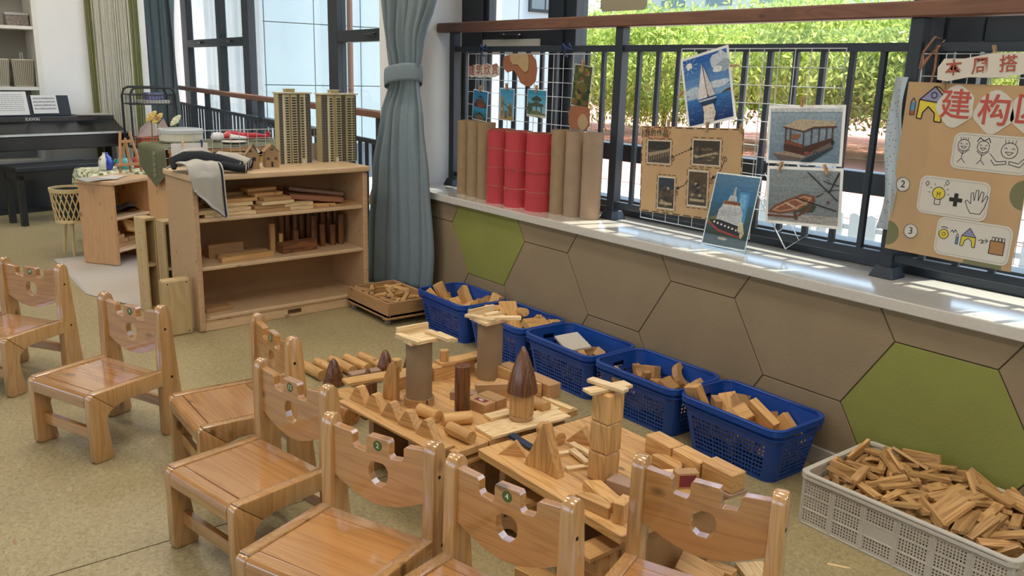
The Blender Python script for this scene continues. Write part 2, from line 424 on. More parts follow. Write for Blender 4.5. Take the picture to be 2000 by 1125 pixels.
B().box(-1.66, -1.635, -.065, -.05, .80, 2.84).build('mullion_rib', m_iron, w1)
bar(w1, 'transom', -4.575, -3.915, 1.6, 1.69); bar(w1, 'transom', -1.5, -.85, 1.6, 1.69)
bar(w1, 'sash', -4.575, -4.53, 1.69, 2.84, -.03, .03); bar(w1, 'sash', -3.955, -3.915, 1.69, 2.84, -.03, .03)
bar(w1, 'transom', -3.69, -1.775, 1.0, 1.09); bar(w1, 'transom', -.62, 1.3, 1.0, 1.09)
pane(w1, -4.53, -3.955, 1.69, 2.84); pane(w1, -4.575, -3.915, .8, 1.6); pane(w1, -3.69, -1.775, 1.09, 2.84); pane(w1, -3.69, -1.775, .8, 1.0)
pane(w1, -1.5, -.85, 1.69, 2.84); pane(w1, -1.5, -.85, .8, 1.6); pane(w1, -.62, 1.3, 1.09, 2.84); pane(w1, -.62, 1.3, .8, 1.0); pane(w1, 1.55, 3.9, .8, 2.84)
B().box(-4.37, -4.17, -.075, -.055, 1.645, 1.668).box(-4.37, -4.34, -.06, -.03, 1.64, 1.672).build('window_handle', m_black, w1, bevel=.004)
B().prism(rrect(.34, .22, .03, 4, -3.37, 1.885), -.012, -.006, axis=1).build('film_patch', plain('frosted_film', 'a39a86', .7, trans=.5), w1)
B().box(-4.56, -4.0, -.052, -.042, 1.55, 1.64).build('notice_strip', m_cardw, w1)

# far window, its wall line turned a little outwards
FA = R(-5.0)          # local x runs along the wall, local y out of the room
w2 = sempty('window_2', (-5.435, 3.22, 0), FA)
def l2(x): return x
FX0, FX1 = -6.6, .3
bar(w2, 'frame', FX0, FX1, .0, .12); bar(w2, 'frame', FX0, FX1, 3.5, 3.6)
for x0, x1 in ((-6.6, -6.3), (-4.85, -4.7), (-3.8, -3.58), (-1.32, -1.12), (.25, .3)): bar(w2, 'mullion', x0, x1, .12, 3.5)
for x0, x1 in ((-6.3, -4.85), (-4.7, -3.8), (-1.12, .25)):
    bar(w2, 'transom', x0, x1, 1.64, 1.73); pane(w2, x0, x1, .12, 1.64); pane(w2, x0, x1, 1.73, 3.5)
    B().box((x0 + x1) / 2 - .08, (x0 + x1) / 2 + .08, -.075, -.05, 1.68, 1.70).build('window_handle', m_black, w2, bevel=.004)
bar(w2, 'transom', -3.58, -1.32, .84, .92); pane(w2, -3.58, -1.32, .92, 3.5); pane(w2, -3.58, -1.32, .12, .84)
struct(B().box(-6.6, .3, -.05, .2, 3.6, 3.8).build('wall_lintel_far', m_wall, loc=(-5.435, 3.22, 0), rot=FA))

# --- guard railings ------------------------------------------------
def railing(label, loc, rotz, posts, x0, x1, zb, zt, zh0, zh1, step=.125, hw=.04):
    t = thing('guard_railing', label, 'railing', loc, rotz)
    B().box(x0, x1, -hw, hw, zh0, zh1).build('handrail', m_rail, t, bevel=.006)
    B().box(posts[0], posts[-1], -.014, .014, zt - .02, zt + .012).build('top_bar', m_iron, t, bevel=.002)
    B().box(posts[0], posts[-1], -.014, .014, zb - .016, zb + .016).build('bottom_bar', m_iron, t, bevel=.002)
    z0 = ZS if zb > .5 else 0.
    pm = B().box(-.026, .026, -.026, .026, z0, zh0).mesh('post', bevel=.003)
    bm_ = B().add([(-.05, -.05, z0), (.05, -.05, z0), (.05, .05, z0), (-.05, .05, z0), (-.034, -.034, z0 + .045), (.034, -.034, z0 + .045), (.034, .034, z0 + .045), (-.034, .034, z0 + .045)],
                  [(3, 2, 1, 0), (4, 5, 6, 7), (0, 1, 5, 4), (1, 2, 6, 5), (2, 3, 7, 6), (3, 0, 4, 7)]).mesh('post_boot', bevel=.003)
    bl = B().box(-.011, .011, -.011, .011, zb, zt).mesh('baluster', bevel=.002)
    for i, p in enumerate(posts):
        link('post', pm, m_iron, t, (p, 0, 0)); link('post_boot', bm_, m_iron, t, (p, 0, 0))
        if i < len(posts) - 1:
            n = max(2, round((posts[i + 1] - p) / step))
            for k in range(1, n): link('baluster', bl, m_iron, t, (p + (posts[i + 1] - p) * k / n, 0, 0))
    return t
railing('dark steel railing on the stone sill with a brown wooden handrail', (0, 3.13, 0), 0, (-4.636, -3.158, -1.647, -.14, 1.37), -4.79, 1.5, .80, 1.58, 1.678, 1.735)
railing('low dark railing in front of the far window behind the towers', (-5.435, 2.947, 0), FA, (-6.5, -4.5, -2.5, -.4, .2), -6.55, .3, .16, .955, 1.12, 1.165, step=.13, hw=.045)

# ================================================================== outdoors
GZ = -.5
grd = struct(B().box(-60, 40, 3.62, 90, GZ - .2, GZ).build('ground', m_cement))
trk = struct(B().box(-60, 30, 11.5, 46, GZ, GZ + .012).build('trim_track', plain('track_red', 'd28a7a', .85, noise=.05, nscale=.6)))
for y in (12.6, 14.6, 17.4, 20.8, 25, 30, 36): B().box(-60, 30, y, y + .09, GZ + .012, GZ + .016).build('lane_line', m_white, trk)
struct(B().box(-60, 30, 46, 60, GZ, GZ + .02).build('trim_lawn', plain('lawn', '5f9a3a', .9, noise=.2, nscale=3)))
struct(B().box(-60, 30, 8.2, 9.6, GZ, GZ + .016).build('trim_verge', plain('dry_grass', '96924e', .9, noise=.2, nscale=5)))
# building wing with big pale panels, left of the window
wing = thing('panelled_building', 'pale building wing of large light panels seen through the far window', 'building', (-14, 0, 0))
B().box(-4, -.02, 4.0, 12.3, GZ, 9).build('wall', plain('panel_gap', '59636b', .8), wing)
pm_ = B().box(-.02, 0, .008, .87, .008, 1.0).mesh('panel', bevel=.003)
m_pan = plain('pale_panel', 'a3b2b8', .7, noise=.03, nscale=2)
for i in range(8):
    for k in range(4): link('panel', pm_, m_pan, wing, (0, 4.82 + .878 * i, .118 + 1.008 * k))
for y0 in (11.2,):
    wf = B().box(0, .04, y0, y0 + .8, 2.62, 3.95).build('window', m_char, wing)
    for k in range(2): B().box(.041, .046, y0 + .05 + .37 * k, y0 + .38 + .37 * k, 2.68, 3.9).build('pane', plain('dark_pane', '5f6d78', .1), wf)
tag(B().tube([(-9.6, 4.97, GZ), (-9.6, 4.97, 5)], .035, 10).build('down_pipe', plain('copper_pipe', '6b4a3c', .5)), 'brown metal downpipe outside the far window', 'pipe')
wb = thing('distant_building', 'white building beyond the running track behind the trees', 'building', (-40, 66, GZ))
B().box(-30, 42, 0, 8, 0, 12).build('wall', m_white, wb)
for i in range(12):
    for k in range(3): B().box(-27 + i * 5.6, -24 + i * 5.6, -.08, 0, 1.2 + 3.6 * k, 3.2 + 3.6 * k).build('window', plain('far_glass', '7c8a94', .2), wb)
# picket fence by the verge
fe = thing('picket_fence', 'pale grey picket fence at the edge of the red track', 'fence', (0, 7.9, GZ))
B().box(-5.7, 0, .03, .05, .12, .17).build('rail', plain('fence_grey', 'a9aeb2', .6), fe); B().box(-5.7, 0, .03, .05, .5, .55).build('rail', MATS['fence_grey'], fe)
pk_ = B().prism([(-.05, 0), (.05, 0), (.05, .66), (0, .68), (-.05, .66)], 0, .03, axis=1).mesh('picket')
for i in range(32): link('picket', pk_, MATS['fence_grey'], fe, (-5.75 + .18 * i + .1, 0, 0))
# trees: each with trunk, branches and its own crown of leaves
def leafmat(name, c1, c2):
    m, nt, b = newmat(name); N = nt.nodes.new; L = nt.links.new
    g = N('ShaderNodeNewGeometry'); mx = N('ShaderNodeMix'); mx.data_type = 'RGBA'; mx.inputs[6].default_value = (*lin(c1), 1); mx.inputs[7].default_value = (*lin(c2), 1)
    L(g.outputs['Random Per Island'], mx.inputs[0]); L(mx.outputs[2], b.inputs['Base Color']); b.inputs['Roughness'].default_value = .5
    t = N('ShaderNodeBsdfTranslucent'); L(mx.outputs[2], t.inputs[0]); ms = N('ShaderNodeMixShader'); ms.inputs[0].default_value = .5
    L(b.outputs[0], ms.inputs[1]); L(t.outputs[0], ms.inputs[2]); L(ms.outputs[0], nt.nodes['Material Output'].inputs[0])
    return m
m_leaf = leafmat('leaf', '86a03c', 'd3de80')
m_bark = plain('bark', '85786a', .9, noise=.2, nscale=10)
rng = np.random.default_rng(4)
def crown(n, cx, cy, cz, rx, rz, seed):
    r = np.random.default_rng(seed)
    nc = 170
    d = r.normal(size=(nc, 3)); d /= np.linalg.norm(d, axis=1)[:, None]
    C = d * (r.uniform(.35, 1, nc) ** .5)[:, None] * np.array([rx, rx, rz]) + np.array([cx, cy, cz])
    k = r.integers(0, nc, n)
    P = C[k] + r.normal(size=(n, 3)) * np.array([.42, .42, .3])
    L = r.uniform(.13, .25, n); W = L * .3
    ax = r.normal(size=(n, 3)); ax[:, 2] -= .9; ax /= np.linalg.norm(ax, axis=1)[:, None]
    sd = np.cross(ax, r.normal(size=(n, 3))); sd /= np.linalg.norm(sd, axis=1)[:, None]
    a = P - ax * L[:, None] / 2; b = P + ax * L[:, None] / 2; s = sd * W[:, None] / 2
    V = np.stack([a, P - s, b, P + s], 1).reshape(-1, 3)
    me = bpy.data.meshes.new('crown')
    me.vertices.add(4 * n); me.vertices.foreach_set('co', V.ravel())
    me.loops.add(4 * n); me.loops.foreach_set('vertex_index', np.arange(4 * n))
    me.polygons.add(n); me.polygons.foreach_set('loop_start', np.arange(n) * 4); me.polygons.foreach_set('loop_total', np.full(n, 4))
    me.update(); return me
TREES = [(-18.6, 20.4, 3.6, 0, 'tree left of the sailing boat picture'), (-13.6, 20.6, 3.5, 0, 'leafy tree seen above the sailing boat picture'), (-9.4, 21.6, 3.6, 0, 'leafy tree seen above the wooden tour boat picture'),
         (-23.5, 22.5, 3.6, 0, 'leafy tree in front of the white building at the left'), (-5.0, 19.6, 3.4, 0, 'leafy tree behind the right-hand kraft poster'), (-16.2, 26.0, 4.2, 0, 'leafy tree further back between the two nearest crowns'), (-9.0, 27.5, 4.2, 0, 'leafy tree further back on the right')]
for i, (x, y, rx, h, lb) in enumerate(TREES):
    t = thing('leafy_tree', 'bright green ' + lb, 'tree', (x, y, GZ), 0, 'trees outside the window')
    tb = B(); tb.tube([(0, 0, 0), (.05, .03, 1.2), (-.06, .05, 2.0), (.03, 0, 2.8)], [.085, .07, .05, .02], 8)
    for k in range(6):
        a = k * 1.1 + i; tb.tube([(0, 0, 1.2 + .2 * k), (.6 * math.cos(a), .6 * math.sin(a), 1.6 + .2 * k), (1.3 * math.cos(a), 1.3 * math.sin(a), 1.9 + .22 * k)], [.05, .035, .012], 6)
    tb.build('trunk', m_bark, t, smooth=True)
    cr = link('crown', crown(38000, 0, 0, (2.3, 2.55, 2.35, 2.6, 2.3, 2.7, 2.7)[i], rx, (1.5, 1.25, 1.5, 1.2, 1.5, 1.1, 1.1)[i], i), m_leaf, t); cr['kind'] = 'stuff'

# ================================================================== chairs
from mathutils.geometry import tessellate_polygon
def cutboard(outer, holes, h0, h1, axis=1):
    """flat board with holes; outlines are 2-D"""
    b = B(); loops = [outer] + holes
    P = {2: lambda p, h: (p[0], p[1], h), 1: lambda p, h: (p[0], h, p[1]), 0: lambda p, h: (h, p[0], p[1])}[axis]
    tri = tessellate_polygon([[Vector((p[0], p[1], 0)) for p in l] for l in loops])
    flat = [p for l in loops for p in l]; n = len(flat)
    vs = [P(p, h0) for p in flat] + [P(p, h1) for p in flat]
    fs = [tuple(t) for t in tri] + [tuple(n + i for i in t)[::-1] for t in tri]
    o = 0
    for l in loops:
        k = len(l)
        fs += [(o + i, o + (i + 1) % k, n + o + (i + 1) % k, n + o + i) for i in range(k)]
        o += k
    return b.add(vs, fs)
m_stick = plain('sticker_green', '4c5f25', .5)
m_num = plain('sticker_number', 'dfe3cf', .6)
m_screw = plain('screw_dark', '2a2018', .4, metal=.4)
CW = .172          # half distance between the posts
def make_chair():
    t = thing('children_chair', 'x', 'chair')
    th = .018
    leg = [(-.158, 0), (-.09, 0), (-.083, .01), (-.102, .15), (-.094, .178), (-.07, .196), (-.152, .268), (-.162, .262), (-.166, .25), (-.166, .01)]
    rail = [(-.07, .196), (-.03, .208), (.15, .212), (.15, .272), (-.148, .272), (-.152, .268)]
    post = [(.15, 0), (.24, 0), (.248, .012), (.222, .3), (.206, .5), (.2, .522), (.187, .534), (.172, .534), (.158, .524), (.152, .505), (.148, .3), (.143, .012)]
    ml = B().prism(leg, -th, th, axis=0).mesh('front_leg', bevel=.005, seg=2, ang=50, smooth=True)
    mr = B().prism(rail, -th, th, axis=0).mesh('seat_rail', bevel=.005, seg=2, ang=50, smooth=True)
    mp = B().prism(post, -th, th, axis=0).mesh('back_post', bevel=.006, seg=2, ang=50, smooth=True)
    ms = B().lathe([(0, -.001), (.005, -.001), (.005, .001), (0, .001)], 10, Matrix.Rotation(PI / 2, 4, 'Y')).mesh('screw')
    for s in (-1, 1):
        link('front_leg', ml, m_chair_l, t, (s * CW, 0, 0)); link('seat_rail', mr, m_chair_l, t, (s * CW, 0, 0))
        p = link('back_post', mp, m_chair_l, t, (s * CW, 0, 0))
        for y, z in ((.19, .24), (.175, .44)): link('screw', ms, m_screw, p, (s * .0185, y, z))
    w = CW - th
    B().box(-w, w, -.118, .112, .245, .267).build('seat', m_chair, t, bevel=.0015)
    B().prism([(-.166, .215), (-.12, .235), (-.12, .267), (-.152, .267), (-.163, .258), (-.167, .245)], -w, w, axis=0).build('seat_front', m_chair, t, bevel=.003, seg=2)
    B().box(-w, w, .1135, .15, .245, .267).build('seat_strip', m_chair, t, bevel=.0015)
    B().box(-w, w, -.135, -.112, .075, .118).build('stretcher', m_chair, t, bevel=.003)
    B().box(-w, w, .178, .2, .10, .142).build('stretcher', m_chair, t, bevel=.003)
    def q(x0, z0, x1, z1): return [(x0, z0), (x1, z1)]
    top = [(w, .508), (.092, .502), (.085, .496), (.085, .47), (.079, .461), (.044, .457), (.038, .464), (.038, .498), (.033, .506), (-.033, .506), (-.038, .498), (-.038, .464), (-.044, .457), (-.079, .461), (-.085, .47), (-.085, .496), (-.092, .502), (-w, .508)]
    bot = [(-w + 2 * w * i / 14, .362 - .05 * math.sin(PI * i / 14)) for i in range(15)]
    hole = [(x * 1.2, .402 + (z - .419) * 1.0) for x, z in [(-.013, .452), (.013, .452), (.021, .446), (.027, .432), (.026, .41), (.02, .394), (.01, .385), (-.01, .385), (-.02, .394), (-.026, .41), (-.027, .432), (-.021, .446)]]
    cutboard(bot + top, [hole], .163, .187).build('backrest', m_chair, t, bevel=.0025, seg=2, ang=40)
    return t
chair0 = make_chair()
CH = [('19', (-4.288, .739), (-4.542 - .07, .526 - .0), 'at the left edge of the picture'), ('9', (-3.356, .902), (-3.672, .772), 'facing the piano side, beside the shelf'),
      ('3', (-2.706, 1.16), (-3.06, 1.171), 'behind chair 12, nearest to the block city'), ('12', (-2.216, 1.052), (-2.546, .984), ''),
      ('2', (-1.698, 1.096), (-2.017, .967), ''), ('4', (-1.271, 1.189), (-1.608, 1.099), ''), ('', (-1.014, 1.612), (-1.35, 1.476), '')]
CL = ['pine children chair with sticker 19, at the left edge', 'pine children chair standing alone in front of the upright wooden boxes', 'pine children chair behind chair 12, half hidden by it',
      'pine children chair with sticker 12 and a glossy seat', 'pine children chair with sticker 2 between chairs 12 and 4', 'pine children chair with sticker 4 at the bottom edge',
      'pine children chair without number at the right end of the row']
for i, (num, rr, ll, _) in enumerate(CH):
    c = chair0 if i == 0 else copy_tree(chair0)
    c['label'] = CL[i]; c['group'] = 'children chairs'
    a = math.atan2(rr[1] - ll[1], rr[0] - ll[0])
    mx_, my_ = (rr[0] + ll[0]) / 2, (rr[1] + ll[1]) / 2
    c.rotation_euler = (0, 0, a); c.location = (mx_ + .178 * math.sin(a), my_ - .178 * math.cos(a), 0)
if True:
    sd = B().lathe([(0, 0), (.0145, 0), (.0145, .0006), (0, .0006)], 20).mesh('number_sticker')
    chairs = [o for o in col.objects if o.name.startswith('children_chair')]
    chairs.sort(key=lambda o: o.name)
    for c, (num, *_r) in zip(chairs, CH):
        if num:
            b = [k for k in c.children if k.name.startswith('backrest')][0]
            s = link('number_sticker', sd, m_stick, b, (0, .1628, .4835), (PI / 2, 0, 0))
            n = text(num, .021, m_num, b, (0, .1619, .4835), (PI / 2, 0, 0), 'number')

# ================================================================== block shelf by the column
SH = sempty; SA = R(92.9)
SO = (-4.605, 1.44, 0)           # front left foot; local x along the front, local y to the back
W_, D_, H_ = 1.075, .40, .875
sh = thing('open_shelf', 'pine open shelf with three boards of wooden blocks beside the curtain', 'shelf', SO, SA)
for x in (0, W_ - .032):
    B().prism([(0.012, 0), (D_, 0), (D_, .835), (.012, .835), (0, .82), (0, .012)], x, x + .032, axis=0).build('side_panel', m_shelf, sh, bevel=.006, seg=2)
B().box(-.012, W_ + .012, -.018, D_, .838, .872).build('top_board', m_shelf_l, sh, bevel=.009, seg=3)
for z in (.612, .345, .062): B().box(.032, W_ - .032, .008, D_ - .012, z, z + .022).build('shelf_board', m_shelf_l, sh, bevel=.006, seg=2)
B().box(.032, W_ - .032, D_ - .012, D_ - .002, .0, .838).build('back_panel', plain('shelf_back_ply', 'a8845e', .6, noise=.06, nscale=6), sh)
B().box(.032, W_ - .032, .022, .04, 0, .062).build('plinth', m_shelf_l, sh, bevel=.002)
pl = B().box(.53, .615, .017, .022, .022, .046).build('name_plate', plain('plate_brown', '6b4a30', .4), sh)
for i in range(7): B().box(.538 + .010 * i, .545 + .010 * i, .0162, .017, .032, .039).build('plate_letter', m_blackm, pl)
rs, cs = math.sin(SA), math.cos(SA)
def sw(x, y, z): return (SO[0] + x * cs - y * rs, SO[1] + x * rs + y * cs, z)
_cache = {}
def brick(dx, dy, dz, bev=.0015):
    k = (dx, dy, dz, bev)
    if k not in _cache: _cache[k] = B().cbox((0, 0, 0), (dx, dy, dz)).mesh('block', bevel=bev)
    return _cache[k].copy() if False else _cache[k]
_variants = {}
def blk(name, me, mat, label, loc, rot=0., cat='block', group=None):
    """one wooden piece, its own top-level object (mesh data shared per material)"""
    k = (me.name, mat.name)
    if k not in _variants:
        m2 = me.copy(); m2.materials.clear(); m2.materials.append(mat); _variants[k] = m2
    o = link(name, _variants[k], None, None, loc, rot)
    return tag(o, label, cat, group)
# upper board: planks in stacks.  (centre x, y, level, length, turn, tilt, label)
T = .02
def plank(x, y, z, L, a, label, mat=m_pine, wd=.085, th=T, tilt=0., name='wooden_plank'):
    p = sw(x, y, z + th / 2)
    blk(name, brick(L, wd, th), mat, label, p, Euler((0, -tilt, SA + R(a))), 'plank', 'planks on the block shelf')
z0 = .634
for x, y, lv, L, a, lb in ((.22, .07, 0, .3, 1, 'pine plank at the bottom front of the left stack on the shelf'), (.185, .07, 1, .31, 5, 'pine plank second from the bottom of the left shelf stack, slightly turned'),
                           (.1, .22, 0, .16, 0, 'short plank lowest in the small pile against the left shelf side'), (.1, .22, 1, .16, 2, 'short plank in the middle of the small pile against the left shelf side'),
                           (.1, .22, 2, .17, -2, 'short plank on top of the small pile against the left shelf side'), (.25, .18, 0, .26, 3, 'plank lying flat behind the left shelf stack'),
                           (.26, .18, 1, .25, -3, 'plank second from the bottom behind the left stack'),
                           (.26, .13, 2, .23, -4, 'pine plank third up in the left shelf stack'), (.275, .13, 3, .26, 3, 'thick pine plank over the left shelf stack'), (.29, .25, 4, .36, 4, 'long dark plank lying highest at the back of the shelf'),
                           (.28, .27, 3, .3, 0, 'plank under the long dark one at the back'), (.27, .28, 2, .3, 2, 'third plank down at the back of the upper shelf'), (.3, .28, 1, .3, 0, 'plank low at the back of the upper shelf'), (.28, .29, 0, .3, 0, 'lowest plank at the back of the upper shelf'),
                           (.47, .07, 0, .21, 1, 'pine plank at the bottom of the middle shelf stack'), (.46, .08, 1, .2, 2, 'darker plank second up in the middle shelf stack'), (.5, .07, 2, .2, 1, 'pine plank third up in the middle shelf stack'),
                           (.5, .08, 3, .17, 3, 'pine plank fourth up in the middle shelf stack'), (.475, .14, 4, .18, 6, 'pale plank turned askew near the top of the middle stack'), (.46, .2, 5, .19, 8, 'highest plank of the middle shelf stack'),
                           (.46, .2, 3, .18, 2, 'hidden plank propping the top of the middle stack'), (.46, .2, 4, .17, 2, 'small plank under the highest of the middle stack'),
                           (.64, .08, 0, .17, 2, 'pine plank at the bottom right of the middle stack'), (.635, .08, 1, .18, 1, 'thick pine plank on the right of the middle stack'), (.63, .17, 0, .2, 0, 'plank behind the right of the middle stack'), (.62, .17, 1, .2, -3, 'plank half hidden behind the middle stack')):
    plank(x, y, z0 + lv * (T + .001), L, a, lb, [m_pine, m_pale, m_beech][(int(x * 100) + lv) % 3])
plank(.8, .12, z0, .2, -25, 'short plank lying flat at the right of the upper shelf', m_pine)
plank(.94, .1, z0, .22, 12, 'thin plank at the right end of the upper shelf', m_beech, th=.012)
plank(.775, .11, z0 + .038, .33, -10, 'reddish plank leaning down across the right of the upper shelf', wood('plank_reddish', '9a6448', '7c4a34', .5, lines=.4), tilt=-.12, th=.028)
plank(.85, .26, z0 + .06, .36, -4, 'grey plank leaning at the back right of the upper shelf', m_grey, tilt=-.16)
# middle board
z1 = .367
def sb(x, y, dx, dy, dz, mat, label, a=0., z=None, name='wooden_block'):
    blk(name, brick(dx, dy, dz), mat, label, sw(x, y, (z1 if z is None else z) + dz / 2), SA + R(a), 'block', 'blocks on the lower shelf boards')
sb(.26, .25, .21, .05, .075, m_beech, 'long block standing on edge at the back of the middle shelf', 2)
sb(.33, .17, .3, .05, .03, m_beech, 'dark long block lying behind the pale one on the middle shelf', 3)
sb(.32, .09, .32, .055, .03, m_pine, 'long pale block lying at the front of the middle shelf', 4)
sb(.665, .14, .23, .075, .062, m_dark, 'big burnt wooden block at the right of the middle shelf', 4)
sb(.14, .12, .16, .075, .025, m_beech, 'single small block lying on the bottom shelf board', 6, z=.084)
cy = {}
def cylm(r, h, n=18):
    k = (r, h)
    if k not in cy: cy[k] = B().lathe([(0, -h / 2), (r - .0015, -h / 2), (r, -h / 2 + .0015), (r, h / 2 - .0015), (r - .0015, h / 2), (0, h / 2)], n).mesh('cylinder', smooth=True)
    return cy[k]
def scy(x, y, r, h, mat, label): blk('wooden_cylinder', cylm(r, h), mat, label, sw(x, y, z1 + h / 2), 0, 'block', 'blocks on the lower shelf boards')
scy(.535, .2, .019, .17, m_pinez, 'pine cylinder leaning row end on the middle shelf'); scy(.58, .18, .013, .11, m_pinez, 'thin short pine rod beside the burnt block')
for i, (r, h) in enumerate(((.021, .225), (.022, .2), (.02, .23), (.022, .21), (.021, .23), (.023, .2), (.02, .225), (.022, .22), (.021, .21))):
    scy(.625 + .047 * i, .27 + .012 * (i % 2), r, h, m_darkz, 'burnt wooden cylinder standing in the dark row on the middle shelf')
for i, x in enumerate((.68, .8, .86, .93, .99)):
    scy(x, .19, .02, (.12, .2, .14, .13, .19)[i], m_darkz, 'burnt wooden cylinder standing in the dark row on the middle shelf')
# --- on top of the shelf: two model towers
ZT = .872
m_tow = plain('tower_card', 'b3a67c', .8, noise=.05, nscale=20); m_towd = plain('tower_window', '3a332c', .6); m_towg = plain('tower_band', '6d655a', .8); m_towp = plain('tower_white', 'cfc6a8', .8)
def tower(label, x, y, w, d, h, seed):
    t = thing('model_tower', label, 'model', sw(x, y, ZT), SA, 'model towers on the shelf')
    r = random.Random(seed)
    B().box(-w / 2, w / 2, -d / 2, d / 2, 0, h).build('core', m_tow, t)
    xs = -w / 2; seq = [('g', .11), ('b', .05), ('w', .14), ('t', .05), ('w', .19), ('g', .1), ('w', .13), ('b', .05), ('g', .18)] if seed == 1 else [('g', .16), ('b', .03), ('w', .11), ('t', .08), ('w', .16), ('g', .14), ('w', .17), ('w', .08), ('g', .07)]
    nfl = 26
    for k, fr in seq:
        ww = w * fr; dep = {'g': .006, 'b': .014, 'w': .016, 't': .004}[k]
        o = B().box(xs, xs + ww, -d / 2 - dep, -d / 2, 0, h - .004).build('bay', {'g': m_towg, 'b': m_towp, 'w': m_tow, 't': m_tow}[k], t)
        if k == 'w':
            wb_ = B()
            for f in range(nfl): wb_.box(xs + ww * .18, xs + ww * .82, -d / 2 - dep - .001, -d / 2 - dep, .006 + f * (h - .02) / nfl, .006 + (f + .58) * (h - .02) / nfl)
            wb_.build('window_column', m_towd, o)
            rb = B()
            for f in range(nfl + 1): rb.box(xs, xs + ww, -d / 2 - dep - .003, -d / 2 - dep, .002 + f * (h - .02) / nfl - .001, .002 + f * (h - .02) / nfl + .0015)
            rb.build('floor_bands', m_towp, o)
        elif k == 'g':
            wb_ = B()
            for f in range(nfl):
                for c in (.2, .6): wb_.box(xs + ww * c, xs + ww * (c + .25), -d / 2 - dep - .001, -d / 2 - dep, .008 + f * (h - .02) / nfl, .008 + (f + .45) * (h - .02) / nfl)
            wb_.build('window_column', m_towd, o)
        xs += ww
    B().box(-w / 2 - .006, w / 2 + .006, -d / 2 - .02, d / 2 + .006, h, h + .008).build('roof', m_towp, t)
    hut = B().box(-.05, .005, -.03, .01, h + .008, h + .026).build('roof_hut', m_tow, t)
    B().box(-.056, .011, -.036, .016, h + .026, h + .029).build('hut_roof', m_towp, hut)
    B().box(.03 if seed == 1 else -.04, (.03 if seed == 1 else -.04) + .02, -d / 2 - .026, -d / 2 - .016, 0, .028).build('porch', m_towp, t)
tower('tall card model tower on the shelf, nearer the cardboard houses', .755, .325, .205, .06, .415, 1)
tower('tall card model tower on the shelf beside the curtain', 1.045, .315, .24, .07, .41, 2)
# cardboard houses
def house(name, label, x, y, w, d, hw, hr, rot, dmg):
    t = thing(name, label, 'model house', sw(x, y, ZT), SA + R(rot))
    B().prism([(-w / 2, 0), (w / 2, 0), (w / 2, hw), (0, hw + hr * .93), (-w / 2, hw)], -d / 2, d / 2, axis=1).build('walls', m_kraft, t)
    for s in (-1, 1):
        if dmg and s == 1: continue
        B().add([(0, -d / 2 - .004, hw + hr), (s * (w / 2 + .004), -d / 2 - .004, hw - .001), (s * (w / 2 + .004), d / 2 + .004, hw - .001), (0, d / 2 + .004, hw + hr)] + [(0, -d / 2 - .004, hw + hr + .003), (s * (w / 2 + .006), -d / 2 - .004, hw + .002), (s * (w / 2 + .006), d / 2 + .004, hw + .002), (0, d / 2 + .004, hw + hr + .003)],
                [(0, 1, 2, 3), (7, 6, 5, 4), (0, 4, 5, 1), (1, 5, 6, 2), (2, 6, 7, 3), (3, 7, 4, 0)]).build('roof_side', m_kraft, t)
    if dmg:
        B().add([(-.005, -d / 2 - .005, hw + hr + .03), (.03, -d / 2 - .012, hw + .012), (.048, 0, hw + .016), (.02, d / 2, hw + .02), (.004, d / 2, hw + hr)], [(0, 1, 2, 3, 4)]).build('torn_roof', plain('torn_grey', 'b3aea6', .7), t)
    def win(x, z, ww, hh, face='f'):
        if face == 'f': return B().box(x - ww / 2, x + ww / 2, -d / 2 - .001, -d / 2 + .001, z - hh / 2, z + hh / 2).build('window', m_blackm, t)
        return B().box(w / 2 - .001, w / 2 + .001, x - ww / 2, x + ww / 2, z - hh / 2, z + hh / 2).build('window', m_blackm, t)
    if not dmg:
        for sx in (-1, 1):
            for q in (0, 1): win(sx * .022 + (q - .5) * .009, hw * .58, .006, .014)
            win(sx * .005, hw + hr * .38, .006, .012)
        win(.0, hw * .2, .012, .03)
        win(-.01, hw * .5, .018, .03, 's'); win(-.01, hw * .85, .012, .012, 's')
    else:
        win(.005, hw * .72, .018, .02); win(-.012, hw + hr * .4, .01, .012); win(-.01, hw * .7, .014, .022, 's')
house('cardboard_house', 'brown cardboard house with a torn grey roof flap', .42, .17, .07, .075, .078, .055, -18, True)
house('cardboard_house', 'small brown cardboard house with a pitched roof next to the tower', .545, .2, .078, .075, .088, .042, -12, False)
bx_ = thing('cardboard_box', 'brown cardboard box lying behind the jacket', 'box', sw(.36, .32, ZT), SA + R(4))
B().box(-.08, .08, -.05, .05, 0, .075).build('body', m_kraft, bx_, bevel=.002); B().box(.05, .085, -.056, -.05, .01, .08).build('flap', m_cardw, bx_)
# wire grid at the back of the shelf, with clipped cards
def wire_grid(name, label, W, H, step, loc, rot, r=.0018, frame=.003):
    b = B(); b.tube([(0, 0, 0), (W, 0, 0), (W, 0, H), (0, 0, H)], frame, 6, closed=True)
    n = round(W / step)
    for i in range(1, n): b.tube([(W * i / n, 0, 0), (W * i / n, 0, H)], r, 5)
    n = max(2, round(H / step))
    for i in range(1, n): b.tube([(0, .003, H * i / n), (W, .003, H * i / n)], r, 5)
    t = thing(name, label, 'wire grid', loc, 0); t.rotation_euler = rot
    w = b.build('wire_mesh', m_wire, t); w['kind'] = 'stuff'
    return t
wire_grid('wire_grid_panel', 'white wire grid standing along the back of the block shelf', 1.2, .2, .055, sw(.02, D_ + .02, .872), (0, 0, SA))
def card(name, label, w, h, mat, loc, rot, cat='paper', th=.0012):
    o = B().box(-w / 2, w / 2, -th / 2, th / 2, -h / 2, h / 2).build(name, mat, None, loc, rot)
    return tag(o, label, cat)
card('paper_note', 'white note clipped to the wire grid behind the jacket', .21, .1, m_paper, sw(.155, D_ + .012, .955), (0, 0, SA))
